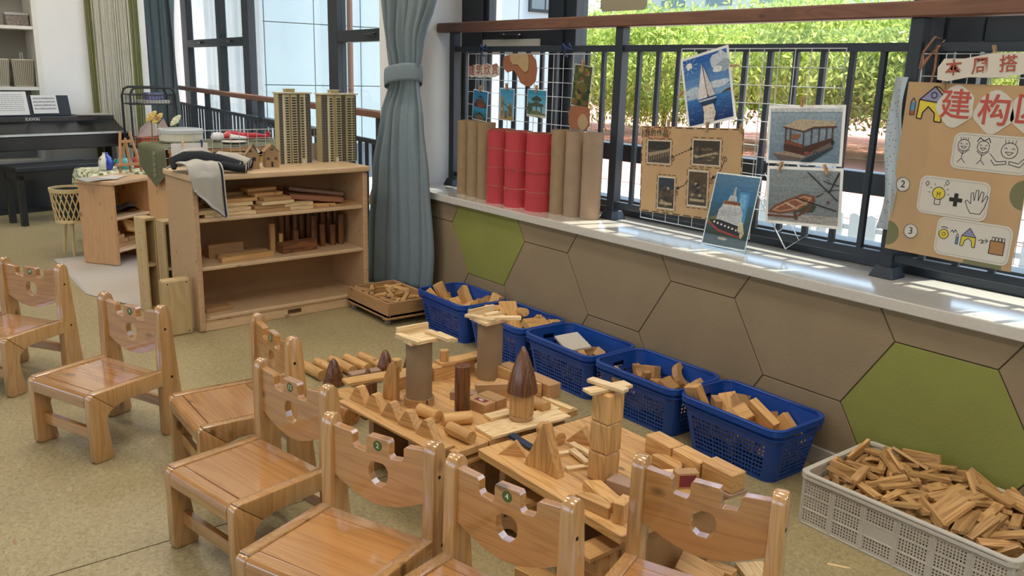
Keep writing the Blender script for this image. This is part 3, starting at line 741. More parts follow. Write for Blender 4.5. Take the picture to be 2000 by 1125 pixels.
card('paper_note', 'grey drawing clipped between the two model towers', .12, .1, plain('grey_note', 'a89e96', .7), sw(.9, D_ + .012, .93), (0, 0, SA))
def clip(label, loc, rot, mat=None, s=1.):
    t = thing('clothes_peg', label, 'peg', loc, 0); t.rotation_euler = rot
    for k in (-1, 1): B().add([(-.004, k * .0015, -.02), (.004, k * .0015, -.02), (.004, k * .0035, .02), (-.004, k * .0035, .02), (-.004, k * .005, -.02), (.004, k * .005, -.02), (.004, k * .008, .02), (-.004, k * .008, .02)],
                              [(3, 2, 1, 0), (4, 5, 6, 7), (0, 1, 5, 4), (1, 2, 6, 5), (2, 3, 7, 6), (3, 0, 4, 7)]).build('jaw', mat or m_pale, t)
    B().tube([(-.005, -.006, .003), (-.005, .006, .003), (.005, .006, .003), (.005, -.006, .003)], .0012, 6, closed=True).build('spring', m_iron, t)
    t.scale = (s, s, s)
clip('wooden peg holding the white note on the shelf grid', sw(.115, D_ + .012, 1.0), (0, 0, SA)); clip('blue peg holding the white note on the shelf grid', sw(.225, D_ + .012, 1.0), (.2, 0, SA), plain('peg_blue', '234a78', .5))
clip('dark peg on the drawing between the model towers', sw(.91, D_ + .012, .975), (0, 0, SA), m_kraft)

# ================================================================== curtains
def curtain(label, loc, prof, tie, folds, hem, top, amp=.045, seedp=0., rot=0., nu=110, nv=46):
    """prof: list of (z, left, right) along local x; cloth hangs in folds along local y"""
    zs = [p[0] for p in prof]
    def at(z):
        for a, b in zip(prof, prof[1:]):
            if a[0] <= z <= b[0]:
                t = (z - a[0]) / (b[0] - a[0]); t = t * t * (3 - 2 * t); return a[1] + (b[1] - a[1]) * t, a[2] + (b[2] - a[2]) * t
        return prof[-1][1:] if z > zs[-1] else prof[0][1:]
    t = thing('curtain', label, 'curtain', loc, rot)
    wmax = max(p[2] - p[1] for p in prof)
    def fn(u, v):
        z0 = hem(u); z = z0 + (top - z0) * v
        l, r = at(z)
        sq = (r - l) / wmax
        near = math.exp(-((z - tie) / .16) ** 2) if tie else 0
        a = amp * (.7 + .5 * math.sin(7 * u + seedp)) * (1 - .35 * near) * (1 if (not tie or z > tie) else .8)
        ph = 2 * PI * folds * (u + .02 * math.sin(9 * u + z * 1.5))
        y = a * math.sin(ph + .5 * math.sin(2.2 * z + seedp)) + .35 * a * math.sin(2.3 * ph + 2 * z)
        bulge = -.05 * math.sin(PI * u) * (1 - near) * (1 if z < (tie or 9) else .5)
        return (l + (r - l) * u + .012 * math.cos(ph) * sq, y + bulge, z)
    o = B().grid(fn, nu, nv).build('cloth', m_curtain, t, smooth=180)
    m = o.modifiers.new('thick', 'SOLIDIFY'); m.thickness = .003
    if tie:
        l, r = at(tie); cx_, w = (l + r) / 2, (r - l) / 2 + .012
        def band(u, v):
            a = 2 * PI * u; z = tie - .05 + .1 * v + .028 * math.cos(a) - .02 * math.sin(a)
            k = 1 + .03 * math.sin(PI * v)
            return (cx_ + w * k * math.cos(a), -.018 + .075 * k * math.sin(a), z)
        b = B().grid(band, 40, 6, closed_u=True).build('tie_band', m_curtain, t, smooth=180)
        m = b.modifiers.new('thick', 'SOLIDIFY'); m.thickness = .004
    return t
curtain('blue-grey curtain gathered by a tie band in front of the column', (0, 2.775, 0),
        [(0, -5.12, -4.36), (.35, -5.10, -4.32), (.8, -5.02, -4.36), (1.15, -4.91, -4.41), (1.40, -4.82, -4.47), (1.6, -4.86, -4.42), (1.86, -4.92, -4.28), (2.75, -5.25, -3.9), (3.7, -5.4, -3.7)],
        1.40, 6, lambda u: .03 + .15 * max(0, u - .45) ** 1.3 + .012 * math.sin(12 * u), 3.6, amp=.042)
curtain('blue-grey curtain hanging in the far corner behind the wire trolley', (-11.05, 3.22, 0), [(0, -.34, .2), (3, -.34, .18)], None, 5, lambda u: .03, 3.6, amp=.05, seedp=1., rot=R(42))

# ================================================================== card tubes on the sill
def ctube(label, x, y, r, h, mat, red=False):
    t = thing('cardboard_tube', label, 'tube', (x, y, ZS), random.uniform(0, 6), 'cardboard tubes on the sill')
    if not red:
        B().lathe([(r - .004, 0), (r, 0), (r, h), (r - .004, h), (r - .004, 0)], 30, cap=False).build('wall', mat, t, smooth=True)
        sp = B(); sp.tube([(r * math.cos(a) * 1.0005, r * math.sin(a) * 1.0005, (a % 6.283) / 6.283 * .16 + .05) for a in [i * .2 for i in range(31)]], .0008, 4)
        sp.build('paper_seam', m_kraft, t)
    else:
        for k in range(4):
            rr = r - .002 * (k % 2) + .001 * random.uniform(-1, 1); hh = h / 4
            B().lathe([(rr - .004, 0), (rr, 0), (rr, hh - .002), (rr - .004, hh - .002), (rr - .004, 0)], 34, cap=False).build('can_ring', mat, t, (random.uniform(-.002, .002), random.uniform(-.002, .002), k * hh), smooth=True)
            B().lathe([(rr - .0045, 0), (rr + .0006, 0), (rr + .0006, .002), (rr - .0045, .002), (rr - .0045, 0)], 34, cap=False).build('rim', m_kraft, t, (0, 0, (k + 1) * hh - .002), smooth=True)
for i, (x, y) in enumerate(((-4.278, 2.975), (-4.166, 2.968), (-4.052, 2.962))): ctube('brown cardboard tube on the sill, %s from the curtain' % ('first', 'second', 'third')[i], x, y, .052, .44, m_tube)
for i, (x, y) in enumerate(((-3.898, 2.95), (-3.735, 2.952), (-3.565, 2.967))): ctube('red stacked-can tube, %s of the three red ones' % ('leftmost', 'middle', 'rightmost')[i], x, y, .078, .414, m_red, True)
for i, (x, y) in enumerate(((-3.43, 2.994), (-3.323, 3.0), (-3.214, 3.02))): ctube(('brown cardboard tube right next to the red ones', 'brown cardboard tube second from the right end of the row', 'worn brown cardboard tube at the right end of the row')[i], x, y, .052, .44, m_tube if i == 0 else m_tubei)

# ================================================================== display on the railing
def gridp(label, x0, x1, z0, z1, y=3.105, rot=0.):
    return wire_grid('wire_grid_panel', label, x1 - x0, z1 - z0, .078, (x0, y, z0), (0, -rot, 0))
gridp('white wire grid tied to the railing behind the tubes', -4.45, -3.325, .95, 1.548)
gridp('white wire grid behind the sailing boat picture', -2.745, -1.915, .9, 1.572)
gridp('white wire grid behind the kraft work poster', -2.94, -2.28, .765, 1.172, 3.108)
gridp('white wire grid behind the big building-corner poster', -1.61, -.95, .86, 1.552)
gridp('small tilted wire grid behind the rowing boat picture', -2.09, -1.86, .755, 1.08, 3.104, R(38))
def printed(name, label, w, h, polys, loc, rot=0., tilt=0., yaw=0., border=.012, th=.0012, paper=None, cat='picture', outline=None):
    """a sheet at its real place with its flat print on the front (towards -y); polys in 0..1 of the sheet"""
    t = thing(name, label, cat, loc); t.rotation_euler = Euler((-tilt, -rot, yaw), 'YXZ')
    if outline: B().prism([((u - .5) * w, (v - .5) * h) for u, v in outline], 0, th, axis=1).build('sheet', paper or m_paper, t)
    else: B().box(-w / 2, w / 2, 0, th, -h / 2, h / 2).build('sheet', paper or m_paper, t)
    b = B()
    for i, (c, pts) in enumerate(polys):
        b.cur = c
        b.add([((u - .5) * (w - 2 * border), -.0004 - .00006 * i, (v - .5) * (h - 2 * border)) for u, v in pts], [tuple(range(len(pts)))])
    if polys: b.build('print', printmat(), t)
    return t
def rc(u0, v0, u1, v1): return [(u0, v0), (u1, v0), (u1, v1), (u0, v1)]
def sky_grad(c0, c1, v0, v1, n=6):
    a = [int(c0[i:i + 2], 16) for i in (0, 2, 4)]; b = [int(c1[i:i + 2], 16) for i in (0, 2, 4)]
    return [('%02x%02x%02x' % tuple(round(a[k] + (b[k] - a[k]) * (i + .5) / n) for k in range(3)), rc(0, v0 + (v1 - v0) * i / n, 1, v0 + (v1 - v0) * (i + 1) / n)) for i in range(n)]
rr_ = random.Random(3)
def streaks(c, u0, u1, v0, v1, n, l=.12, h=.006): return [(c, rc(x, y, x + l * rr_.uniform(.4, 1), y + h)) for x, y in [(rr_.uniform(u0, u1), rr_.uniform(v0, v1)) for _ in range(n)]]
def blob(cu, cv, ru, rv, n=14, j=.25): return [(cu + ru * math.cos(2 * PI * i / n) * rr_.uniform(1 - j, 1 + j), cv + rv * math.sin(2 * PI * i / n) * rr_.uniform(1 - j, 1 + j)) for i in range(n)]
# sailing boat
P = sky_grad('8fb0cf', '1d5aa8', .38, 1) + sky_grad('0e2f66', '3d78b8', 0, .38)
P += [('c9d3dc', blob(.84, .86, .2, .13)), ('a3afba', blob(.9, .78, .14, .08)), ('e4e8ec', blob(.75, .74, .1, .05)), ('c3cfda', blob(.25, .5, .26, .06)), ('cfd8e0', blob(.75, .53, .25, .06)), ('b9c6d2', blob(.2, .42, .2, .03)),
      ('f3f2ee', blob(.14, .9, .07, .05)), ('4a4636', [(.78, .38), (1, .39), (1, .43), (.9, .42)])]
for k in range(10): P.append(('dfe6ee', [(.14, .9), (.14 + .2 * math.cos(k * .63), .9 + .13 * math.sin(k * .63)), (.14 + .2 * math.cos(k * .63 + .04), .9 + .13 * math.sin(k * .63 + .04))]))
P += streaks('2a5a96', 0, .9, .02, .34, 26) + streaks('6a9ccc', 0, .9, .05, .36, 18)
P += [('e9dccb', [(.36, .28), (.6, .28), (.64, .12), (.58, .0), (.34, .0), (.38, .12)])] + streaks('b99f86', .34, .58, .0, .26, 16, .07, .008) + [('e3ddd4', blob(.47, .1, .1, .05))]
P += [('24405e', [(.3, .32), (.68, .33), (.62, .26), (.36, .25)]), ('c8ccd0', [(.28, .345), (.7, .35), (.67, .325), (.31, .32)]), ('e2ddd8', [(.44, .88), (.27, .36), (.5, .37)]), ('d3cbc6', [(.47, .84), (.5, .37), (.67, .38)]), ('3a2c28', [(.44, .9), (.452, .9), (.512, .35), (.498, .35)]), ('6b4a3a', rc(.5, .36, .53, .4))]
printed('boat_picture', 'tilted photo print of a white sailing boat on blue sea', .272, .318, P, (-2.553, 3.075, 1.402), R(14))
# wooden tour boat
P = sky_grad('6f8596', '9aa9b4', 0, 1) + streaks('7c93a5', 0, .85, .03, .8, 30, .2, .01) + [('c9ced2', rc(0, .93, 1, 1)), ('6d5f57', [(.06, .13), (.34, .2), (.9, .4), (.9, .3), (.45, .02), (.16, .02)]), ('a48f7c', [(.06, .15), (.3, .1), (.52, .07), (.55, .1), (.36, .21)]),
     ('4e2e22', [(.22, .2), (.52, .12), (.9, .4), (.9, .47), (.5, .28), (.22, .34)]), ('7e4a30', [(.24, .33), (.5, .26), (.5, .32), (.24, .42)]), ('8d5b3c', [(.3, .42), (.42, .42), (.46, .52), (.34, .52)]),
     ('b9a88e', [(.2, .66), (.42, .8), (.94, .76), (.92, .68), (.62, .66), (.5, .58)]), ('5a3a2a', [(.2, .66), (.5, .58), (.64, .66), (.94, .68), (.94, .65), (.62, .62), (.5, .55), (.2, .63)])]
for u, v0, v1 in ((.23, .35, .64), (.3, .36, .63), (.49, .28, .57), (.6, .32, .62), (.7, .38, .64), (.8, .42, .66), (.88, .44, .66)): P.append(('5c3524', rc(u, v0, u + .018, v1)))
P += [('23201e', ell(.68, .16, .025, .05)), ('23201e', ell(.9, .38, .02, .05)), ('7d8a92', ell(.68, .16, .012, .026)), ('9c4b34', ell(.56, .17, .04, .025)), ('2f3c44', [(.45, .0), (.62, .0), (.92, .28), (.9, .3)])]
printed('boat_picture', 'photo print of a wooden canopied tour boat', .352, .238, P, (-2.05, 3.09, 1.233), R(3))
# rowing boat
P = sky_grad('73797c', '8e9698', 0, 1) + [('a5a09a', rc(0, 0, 1, .16))] + streaks('8f8a86', 0, .8, .02, .14, 12, .2, .012) + streaks('868e90', .0, .8, .3, .9, 14, .3, .012) + [
    ('3b4a34', [(.42, .2), (.66, .22), (.7, .34), (.6, .42), (.45, .3)]), ('6a4030', [(0, .12), (.42, .12), (.62, .34), (.68, .5), (.68, .42), (.6, .24), (.4, .08), (0, .08)]), ('7c4e3a', [(0, .16), (.1, .3), (.3, .44), (.52, .56), (.68, .52), (.66, .42), (.46, .24), (.2, .14)]),
    ('b88e6c', [(.06, .2), (.14, .28), (.34, .42), (.53, .52), (.64, .49), (.6, .4), (.42, .26), (.2, .18)]), ('8a5640', [(.1, .21), (.32, .39), (.52, .49), (.6, .45), (.4, .28), (.2, .2)]),
    ('c4a68c', [(.24, .36), (.28, .38), (.46, .27), (.42, .25)]), ('b5937a', [(.38, .44), (.42, .46), (.58, .36), (.55, .34)]), ('2e2622', [(.4, .46), (.98, .26), (.98, .285), (.41, .48)]), ('5a4238', [(.4, .06), (.45, .05), (.42, .22), (.38, .2)]),
    ('36302e', [(.55, .96), (.98, .45), (1, .46), (.58, .96)]), ('36302e', [(.98, .98), (.86, .6), (.88, .6), (1, .96)]), ('3c3634', [(.78, .8), (1, .72), (1, .74), (.79, .815)]), ('3c3634', [(.8, .62), (1, .66), (1, .675), (.8, .635)]), ('6e3a34', blob(.86, .42, .02, .03)), ('4a3428', [(.7, .5), (.8, .58), (.8, .6), (.69, .52)])]
for k in range(9): P.append(('48403c', [(.97, .85 - .04 * k), (.8 + .01 * k, .98 - .07 * k), (.81 + .01 * k, .985 - .07 * k)]))
printed('boat_picture', 'photo print of a brown rowing boat on a grey lake', .352, .24, P, (-2.022, 3.084, .987), R(4))
# tug boat in an acrylic stand
tg = thing('picture_stand', 'photo of a black and white tugboat in a clear acrylic stand on the sill', 'picture stand', (-2.315, 2.972, ZS), R(6))
tl = R(14)
mt = Matrix.Rotation(-tl, 4, 'X')
B().box(-.112, .112, -.004, -.002, .012, .335, mt).box(-.112, .112, .002, .0045, .0, .335, mt).build('acrylic_sheet', glassmat('acrylic', (.96, .98, .98)), tg)
B().add([(-.112, .0, 0), (.112, 0, 0), (.112, .1, .0), (-.112, .1, 0), (-.112, 0, .004), (.112, 0, .004), (.112, .1, .004), (-.112, .1, .004)], [(3, 2, 1, 0), (4, 5, 6, 7), (0, 1, 5, 4), (1, 2, 6, 5), (2, 3, 7, 6), (3, 0, 4, 7)]).build('foot', MATS['acrylic'], tg)
P = sky_grad('2b6a94', '5b7f9c', .6, 1) + sky_grad('2c3326', '30617c', .0, .6, 8) + [('4f94c4', rc(.62, .35, .86, .78)), ('7db4d8', rc(.66, .55, .8, .75)), ('6c6a3a', [(0, .36), (.2, .42), (.2, .3), (0, .28)]), ('4a4c2e', rc(0, .0, 1, .12)), ('3c4430', rc(.1, .1, .9, .2)),
     ('17181b', [(.03, .34), (.3, .36), (.86, .3), (.88, .2), (.8, .17), (.3, .23)]), ('b0342f', [(.03, .325), (.3, .225), (.8, .165), (.8, .145), (.28, .2), (.03, .3)]), ('c9c4c2', [(.2, .36), (.22, .5), (.3, .58), (.72, .56), (.78, .5), (.8, .3), (.3, .36)]),
     ('b56a3c', [(.28, .58), (.3, .64), (.68, .63), (.7, .57)]), ('d6d2cc', rc(.28, .56, .7, .585)), ('c9c4c2', [(.38, .64), (.6, .64), (.56, .72), (.42, .72)]), ('b9b4b0', [(.47, .72), (.54, .72), (.52, .84), (.49, .84)])]
P += [('23252a', rc(.33 + .06 * k, .6, .365 + .06 * k, .625)) for k in range(6)] + [('8d8a8a', rc(.25 + .02 * k, .42 + .03 * (k % 3), .3 + .09 * k, .425 + .03 * (k % 3))) for k in range(6)]
P += [('e6e2da', [(.16 + .09 * k, .335 - .012 * k), (.2 + .09 * k, .33 - .012 * k), (.19 + .09 * k, .305 - .012 * k), (.15 + .09 * k, .31 - .012 * k)]) for k in range(7)]
P += [('d9c8a8', blob(.8, .3, .07, .09)), ('c9b48e', blob(.85, .22, .05, .07)), ('b9a47e', blob(.45, .1, .1, .02))]
b = B()
for i, (c, pts) in enumerate([('f2f0ea', rc(-.02, -.02, 1.02, 1.02))] + P):
    b.cur = c; b.add([((u - .5) * .212, -.0005 - .00003 * i, .018 + v * .31) for u, v in pts], [tuple(range(len(pts)))], mt)
b.build('print', printmat(), tg)
# little sights pictures on the left grid
P = sky_grad('3a8fb8', '2f7fb0', .3, 1) + sky_grad('1f4a58', '3a86a4', 0, .3) + [('6b4a3c', [(.1, .62), (.3, .72), (.7, .74), (.95, .58), (.9, .5), (.2, .5)]), ('3f3530', [(.05, .55), (.95, .5), (.9, .42), (.12, .44)]), ('8a5040', rc(.3, .42, .8, .56)), ('4a3c38', [(.3, .76), (.5, .86), (.75, .76)]), ('7a6450', [(.2, .1), (.5, .22), (.8, .1), (.8, .0), (.2, 0)]), ('3a3030', [(.1, .12), (.5, .27), (.9, .12), (.5, .2)])]
printed('postcard', 'small picture of a palace roof over blue water', .152, .178, P, (-4.28, 3.075, 1.247), R(-4), border=.004, th=.001)
P = sky_grad('7fb4cc', '3f93bd', 0, 1) + [('8d7a55', rc(.05, .1, .28, .62)), ('9d8a60', [(.05, .62), (.16, .82), (.28, .62)]), ('7a6a48', rc(.62, .05, .9, .45)), ('8d7a50', [(.62, .45), (.76, .6), (.9, .45)]), ('55503c', [(.2, .56), (.8, .36), (.8, .33), (.2, .52)]), ('a8925e', rc(0, 0, 1, .12)), ('6b6040', rc(.35, .05, .55, .3)), ('c9b98a', rc(.1, .3, .2, .4))]
printed('postcard', 'small picture of a stone bridge tower', .135, .182, P, (-4.015, 3.075, 1.265), R(-1), border=.004, th=.001)
P = sky_grad('9cc0c8', '2f8fb4', 0, 1) + [('3c4a44', [(.2, .66), (.5, .8), (.8, .66), (.7, .58), (.3, .58)]), ('4b5650', [(.08, .46), (.5, .56), (.94, .46), (.8, .38), (.2, .38)]), ('5a6a5c', rc(.34, .55, .64, .62)), ('50463c', rc(.22, .1, .28, .4)), ('50463c', rc(.48, .08, .53, .4)), ('50463c', rc(.74, .1, .8, .4)), ('6e7a52', blob(.5, .08, .5, .12)), ('45604a', blob(.1, .3, .12, .2)), ('c8c8b4', rc(.0, .0, 1, .06))]
printed('postcard', 'small picture of a garden pavilion with two roofs', .168, .15, P, (-3.745, 3.075, 1.283), R(-1), border=.004, th=.001)
P = [('4c5230', rc(0, 0, 1, 1))] + [(rr_.choice(('6a6a34', '39421f', '8a7a3c', '7c5a34', '5c6a3a', '9a8a54', '30381e')), blob(rr_.uniform(.1, .9), rr_.uniform(.06, .94), .14, .07)) for _ in range(34)] + [('8f8a6a', [(.2, .58), (.6, .66), (.62, .62), (.22, .54)])]
printed('postcard', 'small dark picture of autumn garden plants', .14, .212, P, (-3.382, 3.075, 1.387), R(-6), border=.003, th=.001)
m_brown = plain('brown_card', '8f5a3c', .8, noise=.08, nscale=20); m_tanc = plain('tan_card', 'a58a64', .8, noise=.06, nscale=20)
bl1 = [(-4.054, 1.511), (-4.036, 1.539), (-3.96, 1.546), (-3.794, 1.546), (-3.757, 1.513), (-3.745, 1.464), (-3.755, 1.404), (-3.794, 1.375), (-3.831, 1.372), (-3.887, 1.389), (-3.927, 1.439), (-3.956, 1.458), (-4.013, 1.443), (-4.053, 1.471)]
in1 = [(-3.988, 1.545), (-3.826, 1.546), (-3.815, 1.507), (-3.821, 1.457), (-3.848, 1.449), (-3.881, 1.468), (-3.91, 1.489), (-3.957, 1.489), (-3.982, 1.511)]
t = thing('card_cutout', 'large brown felt-like cutout with a tan patch beside the title strip', 'decoration', (-3.9, 3.07, 1.46))
B().prism([(x + 3.9, z - 1.46) for x, z in bl1][::-1], 0, .003, axis=1).build('cutout', m_brown, t); B().prism([(x + 3.9, z - 1.46) for x, z in in1][::-1], -.004, -.001, axis=1).build('patch', m_tanc, t)
bl2 = [(-3.463, 1.235), (-3.468, 1.245), (-3.446, 1.281), (-3.422, 1.287), (-3.319, 1.284), (-3.303, 1.272), (-3.298, 1.189), (-3.334, 1.166), (-3.438, 1.164), (-3.461, 1.195)]
t = thing('card_cutout', 'small brown cutout with a tan patch below the garden picture', 'decoration', (-3.38, 3.065, 1.225))
B().prism([(x + 3.38, z - 1.225) for x, z in bl2][::-1], 0, .003, axis=1).build('cutout', m_brown, t); B().prism(blob(.035, -.02, .04, .04, 12, .1), -.004, -.001, axis=1).build('patch', m_tanc, t)
# title strip over the left grid
ol = [(.0, .2), (.12, .02), (.25, .1), (.4, .0), (.55, .08), (.7, .0), (.85, .02), (.98, .15), (1, .6), (.9, .98), (.76, .82), (.62, .98), (.45, .86), (.3, .96), (.15, .86), (.02, .8)]
t = printed('title_strip', 'white cut-out title strip with brown writing on the left grid', .325, .085, [], (-4.243, 3.068, 1.452), R(2), outline=ol, paper=m_cardw, cat='sign')
m_rust = plain('rust_ink', '9a4a38', .7)
for i, ch in enumerate('建筑欣赏'): text(ch, .066, m_rust, t, (-.118 + .078 * i, -.0012, 0), (PI / 2, 0, 0), bold=.0006)
for lb, x, z, r in (('peg over the palace picture', -4.27, 1.345, .3), ('peg over the bridge tower picture', -4.01, 1.365, 0), ('peg over the pavilion picture', -3.74, 1.362, 0), ('peg over the autumn garden picture', -3.37, 1.50, 0), ('peg at the left edge of the sailing boat picture', -2.70, 1.37, .6),
                    ('peg at the right edge of the sailing boat picture', -2.41, 1.50, 1.5), ('peg on top of the tour boat picture', -2.06, 1.365, 0), ('peg at the upper left of the rowing boat picture', -2.13, 1.1, .3), ('peg at the upper right of the rowing boat picture', -1.92, 1.11, -.5),
                    ('peg at the top left of the kraft work poster', -2.76, 1.235, 0), ('peg at the top middle of the kraft work poster', -2.53, 1.235, 0), ('peg at the top right of the kraft work poster', -2.345, 1.24, 0), ('peg on the word strip over the big poster', -1.35, 1.56, -.3), ('peg at the top edge of the big poster', -1.5, 1.45, 0)):
    clip('small wooden ' + lb, (x, 3.066, z), (0, r, 0), m_kraft if 'poster' in lb or 'strip' in lb else m_beech)
# kraft poster of works
def dashes(b, p0, p1, n, w=.003, y=-.0006):
    for i in range(n):
        a = (i + .12) / n; c = (i + .8) / n
        x0, z0, x1, z1 = p0[0] + (p1[0] - p0[0]) * a, p0[1] + (p1[1] - p0[1]) * a, p0[0] + (p1[0] - p0[0]) * c, p0[1] + (p1[1] - p0[1]) * c
        d = math.hypot(x1 - x0, z1 - z0) or 1; nx, nz = -(z1 - z0) / d * w / 2, (x1 - x0) / d * w / 2
        b.add([(x0 - nx, y, z0 - nz), (x1 - nx, y, z1 - nz), (x1 + nx, y, z1 + nz), (x0 + nx, y, z0 + nz)], [(0, 1, 2, 3)])
def stroke(b, pts, w=.003, y=-.0007):
    for a, c in zip(pts, pts[1:]):
        d = math.hypot(c[0] - a[0], c[1] - a[1]) or 1; nx, nz = -(c[1] - a[1]) / d * w / 2, (c[0] - a[0]) / d * w / 2
        b.add([(a[0] - nx, y, a[1] - nz), (c[0] - nx, y, c[1] - nz), (c[0] + nx, y, c[1] + nz), (a[0] + nx, y, a[1] + nz)], [(0, 1, 2, 3)])
t = printed('kraft_poster', 'brown kraft poster of four work photos joined by arrows', .6, .41, [], (-2.622, 3.07, 1.022), R(2.5), paper=m_kraftl, cat='poster')
b = B()
for p0, p1, n in (((-.296, .2), (.296, .2), 9), ((.296, .2), (.296, -.2), 7), ((.296, -.2), (-.296, -.2), 9), ((-.296, -.2), (-.296, .2), 7)): dashes(b, p0, p1, n, .004)
PH = [(-.185, .085, .15, .11, 2), (.1, .095, .16, .115, -3), (-.13, -.105, .105, .155, 2), (.06, -.07, .115, .165, -2)]
for x, z, w, h, a in PH:
    c = [(x + (sx * (w / 2 + .008)), z + sz * (h / 2 + .008)) for sx, sz in ((-1, -1), (1, -1), (1, 1), (-1, 1))]
    for i in range(4): dashes(b, c[i], c[(i + 1) % 4], 4)
dashes(b, (-.1, .065), (.005, .105), 6, .005); stroke(b, [(.2, .055), (.185, .02), (.165, .0), (.15, -.012)], .004); stroke(b, [(.02, -.03), (-.01, -.045), (-.02, -.06), (-.055, -.075)], .004)
for x, z, a in ((.012, .108, 20), (.145, -.014, 220), (-.06, -.077, 210)): b.add([(x + .012 * math.cos(R(a + k)), -.0007, z + .012 * math.sin(R(a + k))) for k in (0, 130, 230)], [(0, 1, 2)])
def ring(b, x, z, r, w=.002, n=18, y=-.0007): stroke(b, [(x + r * math.cos(2 * PI * i / n), z + r * math.sin(2 * PI * i / n)) for i in range(n + 1)], w, y)
NM = [(-.098, .06, '1'), (.205, .07, '2'), (.135, -.03, '3'), (-.068, -.1, '4')]
for x, z, s in NM: ring(b, x, z, .0115, .003)
cl_ = [(-.205 + .085 * math.cos(a) * (1 + .07 * math.sin(9 * a)), .172 + .026 * math.sin(a) * (1 + .14 * math.sin(9 * a))) for a in [2 * PI * i / 60 for i in range(61)]]
b.build('ink_drawing', m_ink, t)
b = B(); stroke(b, cl_, .004); b.build('title_cloud', m_rust, t)
for i, ch in enumerate('我的作品'): text(ch, .036, m_ink, t, (-.262 + .038 * i, -.0012, .172), (PI / 2, 0, 0), bold=.0003)
for x, z, s in NM: text(s, .019, m_ink, t, (x, -.0012, z), (PI / 2, 0, 0), name='number', bold=.0004)
for k, (x, z, w, h, a) in enumerate(PH):
    bb = B(); bb.cur = 'd8d2c4'; bb.add([(x + u * w, -.0012, z + v * h) for u, v in rc(-.5, -.5, .5, .5)], [(0, 1, 2, 3)])
    cols = ('4a4038', '5c4c3c', '3c3a34', '75624a', '8f7d64', '2f3438', 'a89878', '6a5a48')
    bb.cur = '544a40'; bb.add([(x + u * w, -.0014, z + v * h) for u, v in rc(-.47, -.46, .47, .46)], [(0, 1, 2, 3)])
    bb.cur = ('39352f', '453a2e', '35404a', '5a4a38')[k]; bb.add([(x + u * w, -.0016, z + v * h) for u, v in rc(-.47, .1, .47, .46)], [(0, 1, 2, 3)])
    if k == 0:
        bb.cur = 'a8957a'; bb.add([(x + u * w, -.0018, z + v * h) for u, v in ((-.46, -.05), (.3, .12), (.46, .2), (.46, .05), (-.4, -.2))], [tuple(range(5))])
        for q in range(9): bb.cur = '8f7c62'; bb.add([(x + u * w, -.002, z + v * h) for u, v in rc(-.42 + .1 * q, -.4 + .03 * q, -.38 + .1 * q, -.18 + .03 * q)], [(0, 1, 2, 3)])
    else:
        for q in range(26):
            bb.cur = rr_.choice(cols); cu, cv = rr_.uniform(-.38, .38), rr_.uniform(-.38, .2)
            bb.add([(x + u * w, -.0018 - .00004 * q, z + v * h) for u, v in blob(cu, cv, .1, .05, 7)], [tuple(range(7))])
        for q in range(11): bb.cur = 'b8a888'; bb.add([(x + u * w, -.0032, z + v * h) for u, v in ell(-.34 + .068 * q, -.2 + .02 * q if k == 1 else -.32, .035, .045, 8)], [tuple(range(8))])
    bb.build('photo', printmat(), t)
# big poster
t = printed('kraft_poster', 'big kraft poster with picture cards and red title letters at the right edge', .45, .61, [], (-1.408, 3.066, 1.147), R(-.5), paper=m_kraftl, cat='poster')
def stickcard(x, z, w, h, r=.025, dep=.0015):
    c = B().prism(rrect(w, h, r, 4, x, z), -dep, 0, axis=1).build('picture_card', m_cardw, t)
    d = B(); pts = rrect(w - .014, h - .014, r - .005, 4, x, z)
    for a, q in zip(pts, pts[1:] + pts[:1]): dashes(d, a, q, max(1, round(math.hypot(a[0] - q[0], a[1] - q[1]) / .008)), .0013, -dep - .0003)
    d.build('stitching', plain('stitch_grey', '6b655a', .8), c)
    return c
Y0 = -.0022
def face(b, x, z, r, hair=True):
    ring(b, x, z, r, .0022, 16, Y0)
    for s in (-1, 1): stroke(b, [(x + s * r * .45 - r * .2, z + r * .15), (x + s * r * .45, z + r * .35), (x + s * r * .45 + r * .2, z + r * .15)], .0018, Y0)
    stroke(b, [(x - r * .5, z - r * .2), (x, z - r * .6), (x + r * .5, z - r * .2), (x - r * .5, z - r * .2)], .0018, Y0)
    if hair:
        for k in range(4): stroke(b, [(x - r * .6 + r * .4 * k, z + r * .85), (x - r * .7 + r * .45 * k, z + r * 1.35)], .0018, Y0)
c = stickcard(.095, .08, .255, .125); b = B(); DZ = .025
for x in (.005, .07):
    face(b, x, .075, .02, x < .05)
    stroke(b, [(x, .055), (x - .002, .03), (x - .015, .015)], .002, Y0); stroke(b, [(x - .002, .03), (x + .012, .015)], .002, Y0); stroke(b, [(x - .02, .06), (x, .045), (x + .022, .062)], .002, Y0)
stroke(b, [(.048, .09), (.055, .105), (.07, .095), (.085, .105), (.092, .09)], .003, Y0)
face(b, .155, .07, .026); stroke(b, [(.095, .055), (.12, .03), (.15, .035), (.15, .025), (.115, .018), (.1, .035)], .0022, Y0); stroke(b, [(.21, .055), (.19, .03), (.16, .035), (.16, .025), (.195, .018), (.21, .04)], .0022, Y0)
b.build('ink_drawing', m_ink, c, (0, 0, DZ))
c = stickcard(-.005, -.085, .245, .135); b = B()
ring(b, -.055, -.075, .022, .0024, 18, Y0); stroke(b, [(-.066, -.095), (-.066, -.115), (-.046, -.115), (-.046, -.095)], .0024, Y0); stroke(b, [(-.06, -.09), (-.06, -.07), (-.055, -.08), (-.05, -.07), (-.05, -.09)], .0018, Y0)
for a in (30, 60, 120, 150, 180, 0): stroke(b, [(-.055 + .03 * math.cos(R(a)), -.075 + .03 * math.sin(R(a))), (-.055 + .038 * math.cos(R(a)), -.075 + .038 * math.sin(R(a)))], .002, Y0)
